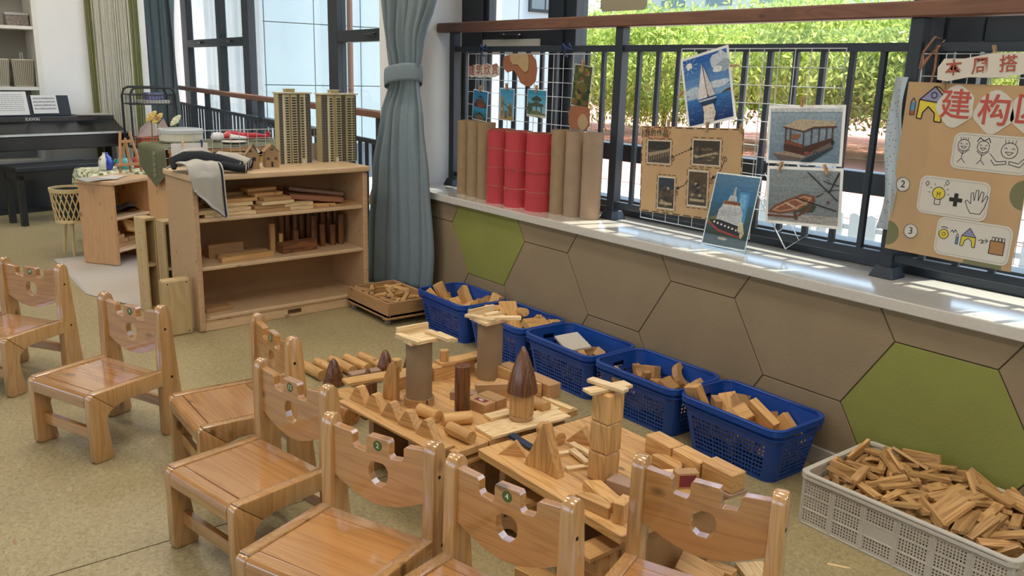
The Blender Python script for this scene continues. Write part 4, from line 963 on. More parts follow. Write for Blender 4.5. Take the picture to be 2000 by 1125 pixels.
for x, z in ((-.1, -.045), (-.03, -.035)): stroke(b, [(x, z + .009), (x + .007, z), (x, z - .009), (x - .007, z), (x, z + .009)], .002, Y0)
stroke(b, [(-.015, -.09), (.03, -.09)], .014, Y0); stroke(b, [(.0075, -.067), (.0075, -.113)], .014, Y0 - .0002)
hand = [(.062, -.128), (.05, -.11), (.04, -.09), (.046, -.085), (.06, -.096), (.056, -.06), (.063, -.057), (.07, -.085), (.072, -.048), (.08, -.047), (.083, -.083), (.09, -.05), (.098, -.053), (.096, -.087), (.108, -.062), (.114, -.067), (.106, -.105), (.095, -.128), (.062, -.128)]
stroke(b, hand, .0022, Y0); b.build('ink_drawing', m_ink, c)
b = B(); b.add([(-.055 + .02 * math.cos(a), -.0019, -.075 + .02 * math.sin(a)) for a in [i * PI / 8 for i in range(16)]], [tuple(range(16))]); b.build('yellow_bulb', plain('ink_yellow', 'c9b638', .7), c)
c = stickcard(.085, -.222, .255, .135); b = B()
ring(b, -.015, -.215, .017, .0024, 16, Y0); ring(b, -.015, -.215, .006, .002, 10, Y0); stroke(b, [(-.026, -.194), (-.022, -.19), (-.008, -.19), (-.004, -.194)], .003, Y0)
stroke(b, [(.008, -.205), (.014, -.195), (.018, -.205), (.024, -.193), (.03, -.203)], .0022, Y0)
stroke(b, [(.03, -.243), (.03, -.215), (.034, -.205), (.038, -.215), (.038, -.243), (.03, -.243)], .002, Y0)
stroke(b, [(.048, -.21), (.072, -.18), (.096, -.21), (.048, -.21), (.046, -.245), (.056, -.245), (.06, -.225), (.072, -.216), (.084, -.225), (.088, -.245), (.097, -.245), (.096, -.21)], .0024, Y0)
stroke(b, [(.105, -.217), (.118, -.212), (.124, -.222), (.116, -.226), (.12, -.215), (.136, -.214)], .002, Y0); stroke(b, [(.128, -.207), (.137, -.214), (.13, -.222)], .002, Y0)
stroke(b, [(.145, -.21), (.145, -.255), (.192, -.255), (.192, -.21), (.145, -.21)], .0026, Y0)
for k in range(4): stroke(b, [(.15 + .011 * k, -.21), (.15 + .011 * k, -.197), (.158 + .011 * k, -.197), (.158 + .011 * k, -.21)], .002, Y0)
b.build('ink_drawing', m_ink, c)
def filled(par, name, pts, mat, y=-.0019): return B().add([(x, y, z) for x, z in pts], [tuple(range(len(pts)))]).build(name, mat, par)
m_yel = MATS['ink_yellow']; m_lav = plain('ink_lavender', '7d7f9e', .7); m_skyb = plain('ink_blue', '4a7fa0', .7); m_tan2 = plain('ink_tan', '9a6f45', .7)
filled(c, 'yellow_bell', [(-.015 + .016 * math.cos(i * PI / 6), -.215 + .016 * math.sin(i * PI / 6)) for i in range(12)], m_yel)
filled(c, 'roof_fill', [(.05, -.209), (.072, -.182), (.094, -.209)], m_lav); filled(c, 'arch_fill', [(.048, -.244), (.055, -.244), (.059, -.224), (.072, -.214), (.085, -.224), (.089, -.244), (.095, -.244), (.095, -.211), (.049, -.211)], m_yel)
filled(c, 'pencil_fill', [(.031, -.242), (.037, -.242), (.037, -.216), (.031, -.216)], m_skyb); filled(c, 'box_fill', [(.146, -.254), (.191, -.254), (.191, -.211), (.146, -.211)], m_tan2)
for x, z, s in ((-.19, -.06, '2'), (-.135, -.225, '3')):
    c = B().prism(ell(x, z, .027, .027, 24), -.0015, 0, axis=1).build('number_disc', m_cardw, t)
    b = B(); ring(b, x, z, .0255, .002, 24, Y0); b.build('ring', m_ink, c); text(s, .036, m_ink, c, (x, Y0, z), (PI / 2, 0, 0), name='number')
# house of blocks and pencil, title letters
b = B(); stroke(b, [(-.175, .245), (-.125, .292), (-.07, .24), (-.09, .235), (-.175, .245), (-.178, .18), (-.16, .178), (-.158, .2), (-.14, .222), (-.115, .2), (-.113, .172), (-.088, .17), (-.09, .235)], .0045, -.0008); stroke(b, [(-.125, .292), (-.11, .29), (-.06, .25), (-.072, .24)], .004, -.0008); ring(b, -.125, .262, .01, .004)
stroke(b, [(-.205, .19), (-.205, .235), (-.197, .25), (-.188, .235), (-.188, .19), (-.205, .19)], .003, -.0008); b.build('ink_drawing', m_ink, t)
filled(t, 'roof_fill', [(-.173, .246), (-.125, .29), (-.073, .241), (-.09, .237)], m_lav, -.0005); filled(t, 'arch_fill', [(-.176, .182), (-.162, .18), (-.158, .202), (-.14, .224), (-.116, .202), (-.113, .175), (-.09, .173), (-.092, .235), (-.173, .243)], m_yel, -.0005)
filled(t, 'pencil_fill', [(-.204, .205), (-.189, .205), (-.189, .235), (-.204, .235)], m_skyb, -.0005); filled(t, 'pencil_tip', [(-.204, .192), (-.189, .192), (-.189, .205), (-.204, .205)], m_rust, -.0005)
m_red2 = plain('title_red', 'a8483c', .7)
for ch, x, z in (('建', -.045, .228), ('构', .085, .216), ('区', .2, .225)):
    c = B().prism([(x + .064 * math.cos(a) * (1 + .08 * math.sin(5 * a + x * 40)), z + .068 * math.sin(a) * (1 + .08 * math.cos(4 * a))) for a in [2 * PI * i / 26 for i in range(26)]], -.002, 0, axis=1).build('letter_card', m_cardw, t)
    text(ch, .108, m_red2, c, (x, -.0027, z), (PI / 2, 0, 0), bold=.0012)
m_olive = plain('olive_felt', '6a6a4a', .85)
for pts in ([(-.224, -.29)] + ell(-.224, -.245, .045, .045, 10, -90, 90) + [(-.224, -.2)], ell(.224, -.045, .045, .05, 10, 90, 270), ell(.13, -.304, .065, .045, 12, 0, 180)):
    B().prism(pts, -.0012, 0, axis=1).build('felt_spot', m_olive, t)
t = printed('word_strip', 'white torn paper strip with brown writing over the big poster', .36, .082, [], (-1.345, 3.05, 1.512), R(5), outline=[(0, .1), (.1, .0), (.3, .12), (.55, .02), (.8, .1), (1, .04), (1, .98), (.75, .92), (.5, 1), (.25, .88), (.06, .94), (0, .6)], paper=m_cardw, cat='sign')
for i, ch in enumerate('本周搭建'): text(ch, .058, m_rust, t, (-.125 + .088 * i, -.0014, 0), (PI / 2, 0, 0), bold=.0006)
fs_ = thing('spotted_film', 'clear spotted film hanging along the left edge of the big poster', 'film', (-1.655, 3.072, 1.17))
B().grid(lambda u, v: (-.03 + .055 * u + .012 * math.sin(6 * v), .012 * math.sin(9 * v + 3 * u), -.26 + .56 * v), 6, 24).build('film', plain('milky_film', 'c9d0d0', .3, trans=.6), fs_, smooth=180)
b = B()
for i in range(70):
    u, v = rr_.uniform(.1, .9), rr_.random(); b.prism(ell(-.03 + .055 * u + .012 * math.sin(6 * v), -.26 + .56 * v, .0018, .0018, 6), -.0165, -.016, axis=1)
o = b.build('ink_dots', m_ink, fs_); o['kind'] = 'stuff'
for o in col.objects:
    if o.name.startswith('ink_drawing'): o['kind'] = 'stuff'
# cords
def cord(label, pts, mat, r=.004, name='tie_cord'): tag(B().tube(pts, r, 6).build(name, mat, smooth=True), label, 'cord')
m_cord = plain('rope_brown', '8a6248', .85, bump=.4, bscale=300); m_cordb = plain('cord_blue', '2b3a6a', .7)
cord('brown rope looped over the top bar above the big poster', [(-1.61, 3.09, 1.50), (-1.6, 3.085, 1.56), (-1.58, 3.11, 1.61), (-1.565, 3.15, 1.6), (-1.56, 3.1, 1.57), (-1.59, 3.085, 1.53), (-1.6, 3.08, 1.5), (-1.57, 3.08, 1.55), (-1.555, 3.085, 1.58), (-1.55, 3.08, 1.5), (-1.555, 3.075, 1.44)], m_cord)
for lb, x in (('left', -4.3), ('right', -3.55)):
    cord('blue cord tying the %s top corner of the tube-side grid' % lb, [(x - .05, 3.11, 1.57), (x - .02, 3.1, 1.6), (x, 3.105, 1.575), (x + .03, 3.1, 1.6), (x + .05, 3.105, 1.57), (x + .01, 3.1, 1.58), (x - .01, 3.1, 1.545), (x + .02, 3.1, 1.535)], m_cordb, .005)
# settled positions of the loose pieces: kind, millimetres, quaternion in hundredths
HEAP = {
    'crate': 'k 147 90 217 20 -2 -7 98;k -130 157 217 16 2 66 -73;k -161 58 216 26 23 50 79;k -41 48 216 91 -4 6 41;k -136 182 215 6 6 70 -70;k -147 127 214 34 93 7 -11;k -168 37 211 93 -9 7 -35;k 212 129 211 15 -5 -31 94;k 184 -34 210 72 2 8 -69;k -91 26 209 3 39 92 3;k 154 33 208 50 -3 -9 -86;k 41 -4 207 54 2 7 -84;k -95 154 206 16 -14 -2 98;k 65 -67 205 67 0 19 -72;k 122 -102 205 23 -60 77 -3;k 68 -10 205 3 -54 84 8;k 168 -122 205 20 60 71 31;k 74 114 204 39 15 -12 90;k 210 99 204 15 2 7 99;k 98 -11 204 14 -83 -54 -6;k 96 -86 204 12 -63 76 11;k -22 121 203 99 -2 -13 -6;k 203 -123 203 65 4 16 -74;k 82 177 201 74 63 18 -12;k 79 157 201 99 -5 8 5;k 243 7 200 60 -10 -2 80;k -78 173 200 1 14 0 -99;k 215 -82 199 72 4 -14 68;k -79 81 199 11 -59 80 -8;k 208 147 199 11 27 73 62;k 39 83 198 69 -6 5 -72;k -235 -146 198 23 -2 14 96;k -4 49 197 64 -21 14 -72;k -239 123 196 100 3 -4 0;k 109 9 196 99 7 1 10;k -130 -57 196 16 -36 92 -1;k 69 -150 196 70 65 -10 -28;k -18 -174 195 0 -16 1 99;k -86 -50 195 88 0 -5 48;k -194 -125 195 69 16 10 -70;k 10 -138 194 0 96 -28 5;k 145 125 194 9 48 -87 1;k 140 -110 193 78 7 4 -61;k -229 -17 193 7 100 1 6;k -310 85 193 43 56 43 56;k -161 23 192 67 53 -33 -40;k 173 -86 192 3 77 -64 -8;k 246 -39 191 7 3 15 99;k -223 78 191 63 5 -30 -72;k -161 129 191 31 -15 8 94;k -65 -121 190 67 -6 1 74;k -43 182 190 70 -70 -10 -10;k 276 124 189 80 21 -31 -47;k 245 -96 189 94 10 -11 30;k 103 -100 189 13 -73 66 9;k -250 -81 189 2 -2 -71 71;k -211 -47 188 27 -9 2 96;k 135 101 188 3 -60 -79 9;k 177 126 188 87 -2 11 48;k 30 120 187 8 -39 -91 6;k -45 -36 186 4 -10 99 -5;k 241 91 186 7 40 91 -12;k 79 8 185 7 -99 -14 0;k -87 42 184 77 -9 -7 63;k 117 49 184 9 12 -99 -1;k -224 147 184 97 -11 -8 20;k -144 -144 183 25 -5 -5 97;k -183 -1 182 80 1 14 -58;k 250 -48 182 0 4 15 99;k -138 32 182 60 21 -1 78;k 160 7 182 38 -3 -15 -91;k 179 98 181 54 -13 8 83;k -27 98 180 73 14 19 65;k 51 -103 180 75 16 15 63;k -125 123 178 68 61 30 27;k -200 42 178 98 -3 11 18;k 168 -122 178 46 9 4 88;k -3 121 178 71 15 19 66;k 1 -121 177 63 -8 7 -77;k 250 -20 177 94 25 9 -19;k -19 -35 177 100 -4 -5 -7;k -42 -80 177 96 14 -22 4;k 29 -121 177 61 -21 23 -73;k -55 110 177 60 24 -29 -71;k 204 78 176 79 -11 8 60;k 256 -125 176 87 13 13 46;k 73 111 175 82 19 1 -54;k -266 -135 175 64 -64 21 -36;k -274 61 175 47 63 -53 -32;k -184 125 174 86 -19 -6 47;k 76 -121 174 3 -76 -64 2;k 242 52 173 32 -14 19 92;k -135 46 173 78 20 5 59;k 135 -120 173 59 8 7 80;k 25 122 173 69 0 -4 -72;k -98 69 173 51 -33 35 -71;k -242 121 173 76 -10 1 64;k -113 -74 172 31 28 54 73;k 76 -1 172 60 7 -3 79;k 123 -5 172 87 0 2 -49;k 14 -12 171 97 12 12 -17;k -227 19 171 84 0 -3 -54;k 207 -94 171 32 7 -9 94;k 206 11 171 96 -10 2 24;k -46 62 169 62 -49 -29 54;k -150 123 169 41 1 -4 -91;k 203 -35 169 35 -3 11 93;k -215 -71 168 53 -3 -5 85;k 310 113 168 38 -60 38 -60;k -47 -151 167 10 -12 -96 22;k -310 91 167 56 -43 56 -43;k 250 122 166 74 -8 -11 -66;k 29 16 164 4 33 -93 -17;k 96 106 164 13 -73 66 9;k 159 49 164 7 -41 -91 1;k -155 -126 163 64 53 28 48;k -85 28 163 7 -79 -60 11;k 45 135 163 34 3 -5 -94;k -295 -13 162 29 -72 -32 54;k 203 -60 161 97 -3 -4 -22;k -283 39 161 41 64 -51 -39;k 25 -131 161 16 10 1 98;k 114 -140 160 26 3 -1 97;k -72 -51 159 2 5 7 -100;k 126 -26 159 10 64 -76 -4;k -249 -160 159 9 -11 99 0;k -211 59 158 28 1 -2 -96;k 167 -127 158 30 43 64 56;k -11 157 158 2 -14 99 -5;k -251 128 158 11 96 -25 -3;k 270 -25 158 16 -85 46 18;k -169 138 157 98 -1 -1 -18;k -225 -16 157 9 -26 96 -1;k -250 -67 156 7 -99 -1 11;k 26 50 156 21 -32 1 -92;k 214 -119 154 79 -23 6 -57;k -96 43 154 88 -7 11 -46;k 96 -14 154 79 1 -4 61;k 235 114 154 96 -16 2 21;k 226 10 153 78 -1 -7 -62;k 37 121 152 59 -6 0 81;k -182 -113 152 0 52 -85 0;k -123 -124 151 17 -60 66 -41;k 15 22 151 2 95 -24 -18;k -60 -126 151 47 14 -4 -87;k 70 -174 151 37 -92 -4 -10;k 188 122 150 96 -15 0 22;k 184 -120 150 25 -80 54 -3;k -218 -123 150 52 -2 13 -84;k -43 38 149 69 -16 11 -70;k 1 -62 149 79 1 7 60;k 91 -117 149 2 -45 -88 -17;k -249 104 148 0 98 -19 -2;k 142 148 148 96 -15 -9 -23;k 22 -88 148 80 -2 2 61;k -158 163 147 5 -9 99 3;k 257 -138 147 39 82 15 38;k -51 135 147 30 0 -6 -95;k 70 80 147 1 -67 74 -6;k -120 -174 146 99 -5 -12 -1;k -226 136 146 19 17 71 66;k -214 -8 146 22 -7 5 97;k -166 -126 146 40 34 -63 -57;k -123 117 145 39 1 -8 -92;k -250 68 145 20 -2 -3 98;k -163 -1 145 5 -24 -96 -17;k -71 -71 145 39 -2 -10 91;k 90 153 145 78 57 -24 -7;k -95 -13 144 63 74 -18 -15;k 200 174 144 20 14 -66 71;k -301 -89 143 70 7 -3 -71;k 164 -3 143 94 -3 -4 -34;k 0 115 142 50 -13 2 -86;k -117 21 141 23 5 -21 95;k 134 69 141 4 26 96 -5;k 26 104 141 86 -5 2 52;k -169 -89 140 0 85 53 0;k 194 11 140 93 -5 -4 -37;k -99 -103 139 10 68 -69 23;k -278 182 139 59 -59 -39 -39;k 310 -11 139 35 62 35 62;k 70 -85 138 3 98 -18 2;k 29 -148 138 8 1 -1 100;k -270 -67 138 11 54 83 -11;k 237 -124 138 92 10 -10 36;k 160 -64 137 1 -59 81 -6;k -89 121 135 58 -3 -6 -81;k 58 -41 135 25 -3 4 97;k -17 -81 135 18 -2 3 98;k 260 131 135 91 -7 9 39;k -286 110 135 61 4 -6 79;k 268 25 134 64 52 -16 54;k -249 -16 134 99 -16 -2 -3;k 213 28 133 93 17 -14 -31;k 22 35 132 93 5 22 29;k -16 50 132 72 2 -2 -70;k 118 -2 132 1 67 71 -20;k 250 83 131 94 17 -27 -8;k -199 -64 131 93 1 4 37;k -245 63 131 78 12 -7 -61;k 219 161 131 66 -70 22 16;k 119 -182 130 70 71 -5 5;k -48 77 130 74 3 -3 -67;k -118 31 130 97 10 -8 23;k -213 -149 130 1 -100 -7 7;k 106 61 130 86 -11 4 50;k 143 127 130 46 -16 1 87;k 62 121 130 12 5 -11 -99;k 244 -115 129 92 10 -11 36;k -178 -81 129 0 93 36 0;k -70 -107 129 93 -8 7 35;k 273 -131 128 29 -37 64 -60;k 38 -97 126 1 -29 96 -3;k -244 114 126 41 -10 -11 90;k 212 62 126 23 -76 60 -11;k -137 123 125 54 -9 -23 81;k -168 127 125 13 39 89 22;k 268 -58 125 41 -81 -24 35;k 178 121 125 71 -37 37 -47;k 39 -62 124 96 -3 0 27;k -97 -157 124 9 -14 3 99;k -52 -36 124 11 -4 -6 99;k -133 -122 124 70 -6 1 71;k -14 182 124 20 -20 -68 -68;k -105 124 123 86 -5 -4 -50;k 83 -150 123 5 98 18 7;k -205 84 122 67 -6 -13 72;k -245 -130 122 92 -9 10 -37;k -239 55 121 37 -10 -10 92;k -30 113 120 3 54 84 2;k -63 -173 120 11 -98 -2 -14;k 62 105 120 94 -10 -3 33;k 141 47 120 67 -8 5 74;k 153 -55 119 41 0 18 89;k -55 -142 119 17 -4 -13 98;k -61 114 118 54 -3 -2 84;k 22 15 118 5 97 -22 -1;k 227 -63 118 22 35 -91 6;k -234 120 118 6 67 72 13;k 95 77 118 33 -38 50 -71;k -85 77 117 79 -1 -8 -61;k 262 -51 117 31 -31 44 -79;k 30 151 117 99 2 11 -10;k -206 129 115 90 10 -10 -40;k -191 -122 115 5 -56 -82 0;k 101 -55 114 84 -5 -4 -54;k 118 12 114 91 -9 20 36;k -256 -139 114 31 -16 -2 -94;k 162 -122 113 82 -16 10 -54;k 228 43 113 19 33 10 -92;k -168 -77 113 43 9 10 89;k -258 37 112 37 -1 -2 93;k 43 -109 112 8 -2 -10 99;k -249 -72 112 3 -99 14 5;k 237 182 112 21 -21 68 68;k 252 -5 112 6 -17 51 -84;k -63 -18 111 66 3 -2 -75;k 172 -8 111 19 -11 -15 -97;k 159 40 111 44 -6 7 89;k -12 -154 110 17 8 11 -98;k -302 2 110 70 9 -9 70;k 125 -110 109 68 -3 8 72;k 192 -86 109 50 -18 -2 -85;k -33 91 109 97 -1 -3 25;k 37 -14 109 50 -1 5 87;k 266 38 108 27 -38 87 15;k -168 7 108 12 -69 71 4;k 199 125 108 99 11 -8 4;k 172 83 108 60 -3 -19 78;k -67 -137 107 10 -94 -32 -10;k -152 -53 107 89 12 2 -44;k 30 -81 106 45 6 -9 89;k 189 -33 106 38 82 -36 22;k -181 108 105 25 4 -3 -97;k -210 -140 104 96 6 4 29;k -194 63 104 98 -1 -7 17;k -29 -123 104 18 -4 -13 97;k -270 -35 104 5 -75 -63 -18;k 255 -136 103 93 -14 10 -31;k 310 -122 103 58 40 58 40;k 263 104 102 87 16 -20 -42;k 124 -145 102 100 -2 3 1;k 76 -173 102 0 1 7 -100;k 29 97 102 4 64 76 2;k 182 -84 100 44 8 16 88;k -70 120 100 89 9 -1 45;k 282 135 98 67 24 -65 -25;k -143 -2 98 97 8 -12 21;k 34 -50 98 6 0 1 -100;k -246 1 98 100 9 -2 -3;k 252 -94 98 18 -25 -94 12;k 115 22 98 32 5 22 92;k -251 -120 97 97 -7 12 -21;k 40 -10 97 4 16 -99 4;k -49 102 97 89 5 -3 45;k -247 113 97 2 98 18 5;k 30 -128 96 44 2 -11 89;k 301 122 95 71 1 -6 -70;k -198 -88 95 44 6 -4 89;k 204 70 95 8 -5 -13 99;k -9 -126 94 1 -47 -87 -12;k -182 88 94 1 -95 32 -6;k -126 -54 94 43 9 6 -90;k -250 -28 92 1 -2 -11 99;k -125 -1 91 88 4 -14 45;k 166 122 91 13 -65 75 4;k 107 62 91 33 14 2 93;k 91 124 90 93 -1 12 -34;k -183 53 89 95 1 0 -30;k 225 -90 89 6 -52 -83 17;k 219 82 89 13 -66 74 5;k 42 120 89 6 -79 -60 5;k -249 -170 89 3 -3 6 100;k 292 -40 89 75 2 14 64;k 93 -123 88 70 2 13 -70;k 195 110 88 74 -1 -12 66;k -57 -110 87 64 -3 7 -77;k -117 -37 87 88 5 -9 46;k -298 13 87 69 5 -9 72;k -211 156 87 8 96 13 21;k 47 -31 86 35 3 5 94;k -93 -59 86 5 -90 -42 -10;k 179 -123 85 35 9 5 93;k -235 -93 85 94 11 4 31;k -31 49 85 29 -56 -60 50;k -85 6 84 48 3 -3 88;k -19 111 84 7 -94 32 5;k -81 115 83 50 7 -17 85;k -254 146 83 21 -19 94 -18;k 99 81 83 2 93 -34 -14;k 122 134 83 20 -90 37 8;k -111 -126 82 5 37 -93 -6;k 135 -118 82 77 2 8 64;k -135 -111 81 37 11 6 -92;k -220 -31 81 9 -70 70 6;k 117 168 81 4 -7 -6 99;k 226 -113 81 53 -19 1 -82;k 231 -21 81 24 4 -9 97;k 253 104 80 96 -1 -6 -28;k -48 -15 80 61 -63 37 -30;k 142 -38 79 99 8 7 -11;k -210 123 79 19 5 -2 -98;k 79 -124 79 45 -2 13 -88;k -50 137 79 32 5 -7 94;k -71 55 78 6 -91 42 5;k -219 52 77 95 -1 8 29;k -6 138 77 32 6 -7 94;k 251 -123 77 54 -18 -3 -82;k 47 146 77 23 5 0 97;k -126 173 76 100 -6 6 0;k 80 42 76 79 5 11 61;k -283 163 75 84 6 54 4;k 301 115 75 71 6 -5 -70;k 220 162 75 19 10 49 -85;k -219 182 75 14 -14 -69 -69;k -143 122 74 69 -5 -9 -71;k 270 6 74 68 9 -7 73;k 174 124 74 40 -5 -8 91;k 30 -110 73 17 -70 -69 8;k -253 8 72 29 2 -2 96;k 9 -88 71 74 -7 17 -65;k 64 95 71 59 -17 -5 -79;k 197 -182 70 71 -71 -2 -2;k -155 33 70 67 70 17 17;k 62 22 70 5 96 -27 -10;k 174 -112 70 70 12 -3 70;k 110 -37 69 6 -5 1 -100;k -247 -122 69 1 -71 70 -7;k -254 -26 69 95 11 1 -30;k 212 -153 69 99 -1 10 8;k 13 15 68 84 0 3 -55;k -80 60 68 86 6 6 -50;k 79 -101 67 98 8 17 11;k 125 -66 67 99 -10 7 5;k -216 113 67 51 4 -4 -86;k -23 -182 66 8 -8 -70 -70;k 292 -122 66 65 17 1 74;k -121 102 65 44 -9 3 -89;k -101 -39 65 89 -21 13 -38;k -68 127 65 0 89 45 6;k -98 -98 64 55 -6 3 83;k 267 52 64 32 -25 -69 60;k -285 102 64 22 58 78 -5;k -274 -106 64 70 4 -15 -69;k -154 -98 63 12 -16 -8 -98;k -9 121 63 60 3 7 -80;k -301 -57 63 71 -3 -8 -70;k -217 28 62 98 3 0 21;k 182 19 62 3 75 -66 -5;k 260 90 61 92 3 0 -40;k -221 -123 61 53 -19 -4 83;k 214 -72 61 1 -62 77 10;k 205 49 60 75 1 1 -66;k -67 -134 60 99 -5 -6 -11;k 150 -102 59 52 -11 -5 -84;k 143 174 59 100 3 2 0;k -69 -46 58 80 47 -21 -31;k -203 132 58 96 0 -6 -26;k -38 -46 57 91 4 2 -40;k -200 -31 57 8 -6 -3 99;k 16 33 57 2 -13 -99 -2;k 98 43 57 87 -18 -12 -44;k -155 -136 56 33 7 1 94;k 273 -18 56 85 7 10 -51;k 31 174 55 100 2 4 0;k -80 -159 55 8 -12 -99 0;k 144 17 55 57 -4 3 -82;k 126 101 55 21 -2 -1 -98;k 249 142 53 0 98 -15 10;k -265 59 53 1 -65 76 2;k -52 122 53 72 4 1 69;k -143 90 52 76 -1 -3 65;k 266 16 51 45 11 -9 88;k -209 173 51 30 93 6 -19;k 37 -75 50 31 16 -6 93;k 26 -123 50 98 8 1 16;k 249 92 50 99 1 0 10;k 35 93 50 63 3 -3 78;k -169 1 50 1 55 84 1;k -66 43 49 100 0 2 -1;k -279 -99 49 80 -18 -10 56;k -301 -52 49 71 2 -12 -70;k 301 -123 49 7 -70 70 8;k 108 -31 48 22 -5 1 -97;k -73 17 48 1 3 0 100;k 159 -107 48 19 -4 -11 -97;k 165 -173 45 99 11 2 0;k 6 84 45 2 79 -61 -1;k 25 -162 45 11 -98 -2 -14;k -217 131 45 7 -5 1 100;k -190 -174 45 98 0 -22 0;k -86 174 45 0 -3 -1 -100;k 97 91 45 92 -3 2 -39;k 251 -75 44 1 24 97 9;k 162 -145 43 15 -8 -41 -90;k 233 26 43 90 -5 1 43;k -249 -166 43 99 2 -12 7;k -216 88 42 8 2 -2 100;k 55 -38 42 4 -13 11 -98;k 25 0 41 19 -5 17 -97;k -184 -68 41 1 64 77 3;k -226 -124 41 86 -4 -12 49;k 3 -49 40 40 13 -11 90;k -155 131 40 13 5 -1 -99;k 25 121 40 62 2 -3 79;k 38 -151 40 97 8 -16 19;k -250 -11 40 97 -1 -7 21;k -278 -124 40 82 -2 -18 -54;k -36 -52 39 38 6 -6 92;k 103 -123 39 54 -1 0 -84;k -130 55 39 67 0 0 -74;k 233 110 39 35 0 1 -94;k -41 -134 39 96 3 -2 29;k 142 23 39 15 96 23 -4;k -161 -20 39 56 -1 -1 83;k 301 75 38 71 2 -1 71;k 239 -122 38 10 65 75 -7;k -108 -131 37 28 -7 8 -95;k 164 87 36 40 6 1 -92;k 123 -49 36 69 -69 -13 13;k -77 -64 36 23 -24 -67 67;k -267 -83 36 83 -2 -15 -54;k -68 122 35 71 1 7 71;k 79 135 33 100 1 -8 0;k -301 98 33 71 -4 12 70;k -13 96 33 71 -4 -3 71;k 182 -6 32 2 5 100 4;k -241 121 32 48 4 -3 -88;k -210 15 32 87 0 6 -48;k 97 163 32 100 -3 -4 0;k 277 -69 32 6 -83 55 10;k -91 -143 31 17 22 -65 -70;k -40 113 30 71 2 -3 -71;k -237 -88 30 75 -1 -12 66;k -100 41 29 87 0 0 -49;k 199 121 29 1 -78 63 1;k -207 -42 29 48 0 0 88;k -86 69 29 87 0 0 -49;k 204 -49 29 2 11 -99 -3;k 43 -130 28 99 0 0 -10;k 228 121 28 62 0 0 79;k 51 -17 28 19 0 1 -98;k -121 23 28 49 0 0 87;k 272 124 28 86 1 1 -51;k -154 -15 28 78 0 0 -63;k 139 124 26 86 1 7 51;k -249 48 26 5 -6 0 -100;k 37 43 26 12 5 0 -99;k -139 -106 26 55 68 38 30;k 217 -159 25 7 -7 70 -70;k -16 -3 25 69 -69 -16 16;k 59 182 25 0 0 71 71;k -210 88 24 99 0 -5 12;k 260 4 24 4 -39 -92 -3;k -203 137 24 100 -1 -5 -3;k 2 76 23 96 -1 -4 27;k -85 43 18 81 0 0 -59;k 70 100 17 73 0 0 -68;k 185 -114 17 16 0 0 -99;k 26 -129 17 96 0 0 -26;k 112 -80 17 42 0 0 -91;k -182 -110 17 79 0 0 61;k 214 111 17 14 0 0 -99;k 60 -25 17 99 0 0 15;k 187 -60 17 0 -94 -35 0;k -213 -24 17 52 0 0 -85;k -82 -51 17 54 0 0 84;k 118 101 17 55 0 0 84;k -140 67 17 62 0 0 79;k 225 45 17 23 0 0 -97;k 142 6 17 92 0 0 -39;k -276 11 17 84 0 0 -55;k -94 144 17 100 0 0 -3;k -82 174 17 0 0 0 100',
    'b0': 'u 92 109 140 63 -73 -20 -18;p 127 -98 134 0 26 0 97;s 176 102 133 54 37 46 -60;p -136 -73 118 87 -3 40 27;s -116 111 113 24 -28 -70 -61;t 114 65 113 49 59 61 21;p -78 -87 109 18 45 -71 50;s -78 12 102 13 66 -73 15;u -167 22 100 32 75 30 -50;c 117 -65 99 77 57 -27 7;c 21 47 96 27 77 -46 -35;c -1 99 92 37 -40 11 -83;t 30 -3 91 83 -39 -35 21;p -168 -97 88 15 -54 -10 -82;p 101 33 77 56 -10 -15 -81;u 48 -65 70 18 -29 7 94;u 179 -31 69 70 22 -12 67;u -20 -98 67 6 -91 3 -42;c -146 96 61 37 -38 -11 84;p -126 -55 60 94 -13 26 -19;c -57 -14 56 42 49 -73 -25;u 63 91 51 49 -51 50 50;s 121 37 46 98 -18 2 11;p 116 -38 46 13 70 -69 13;c -73 35 38 47 43 -49 -59;u 7 -9 37 54 16 -24 -79;p 87 -103 31 71 -71 0 0;p -142 1 29 54 19 27 78;t -31 83 22 0 100 0 0;p 108 -57 16 0 0 100 0',
    'b1': 'p -58 -79 177 11 -11 -5 99;s 178 -7 171 69 -18 12 -69;s -157 -5 159 22 -53 72 -39;s 142 43 144 56 15 16 80;p 26 -120 125 27 -24 -61 -71;s -79 30 114 47 39 -76 -22;s 189 93 111 65 -5 76 -6;s 80 109 102 71 61 23 -27;p -125 59 100 38 79 16 46;p 6 -81 93 25 72 22 -61;p 107 44 93 33 93 -12 -8;p -76 -107 92 63 -37 53 43;p 162 -29 88 17 -58 30 -74;p 155 -98 83 89 6 -45 -4;s -185 79 78 65 0 -76 0;s -127 -63 77 46 -53 -44 -56;s -158 -99 77 49 51 -51 49;p -114 -20 73 27 91 -18 27;p -68 112 72 73 63 -18 20;q 108 -86 72 8 -91 3 -40;p 34 45 65 94 -23 26 -4;c -22 -94 64 97 4 -5 22;p 85 -17 64 17 95 7 -25;s 121 22 64 16 83 44 -30;u -54 -60 51 23 -67 23 67;u 18 96 49 1 0 100 -7;s 16 -6 43 0 90 -43 0;p -62 19 31 32 32 63 63;c -99 11 30 51 -70 10 49;p 43 13 16 0 66 75 0',
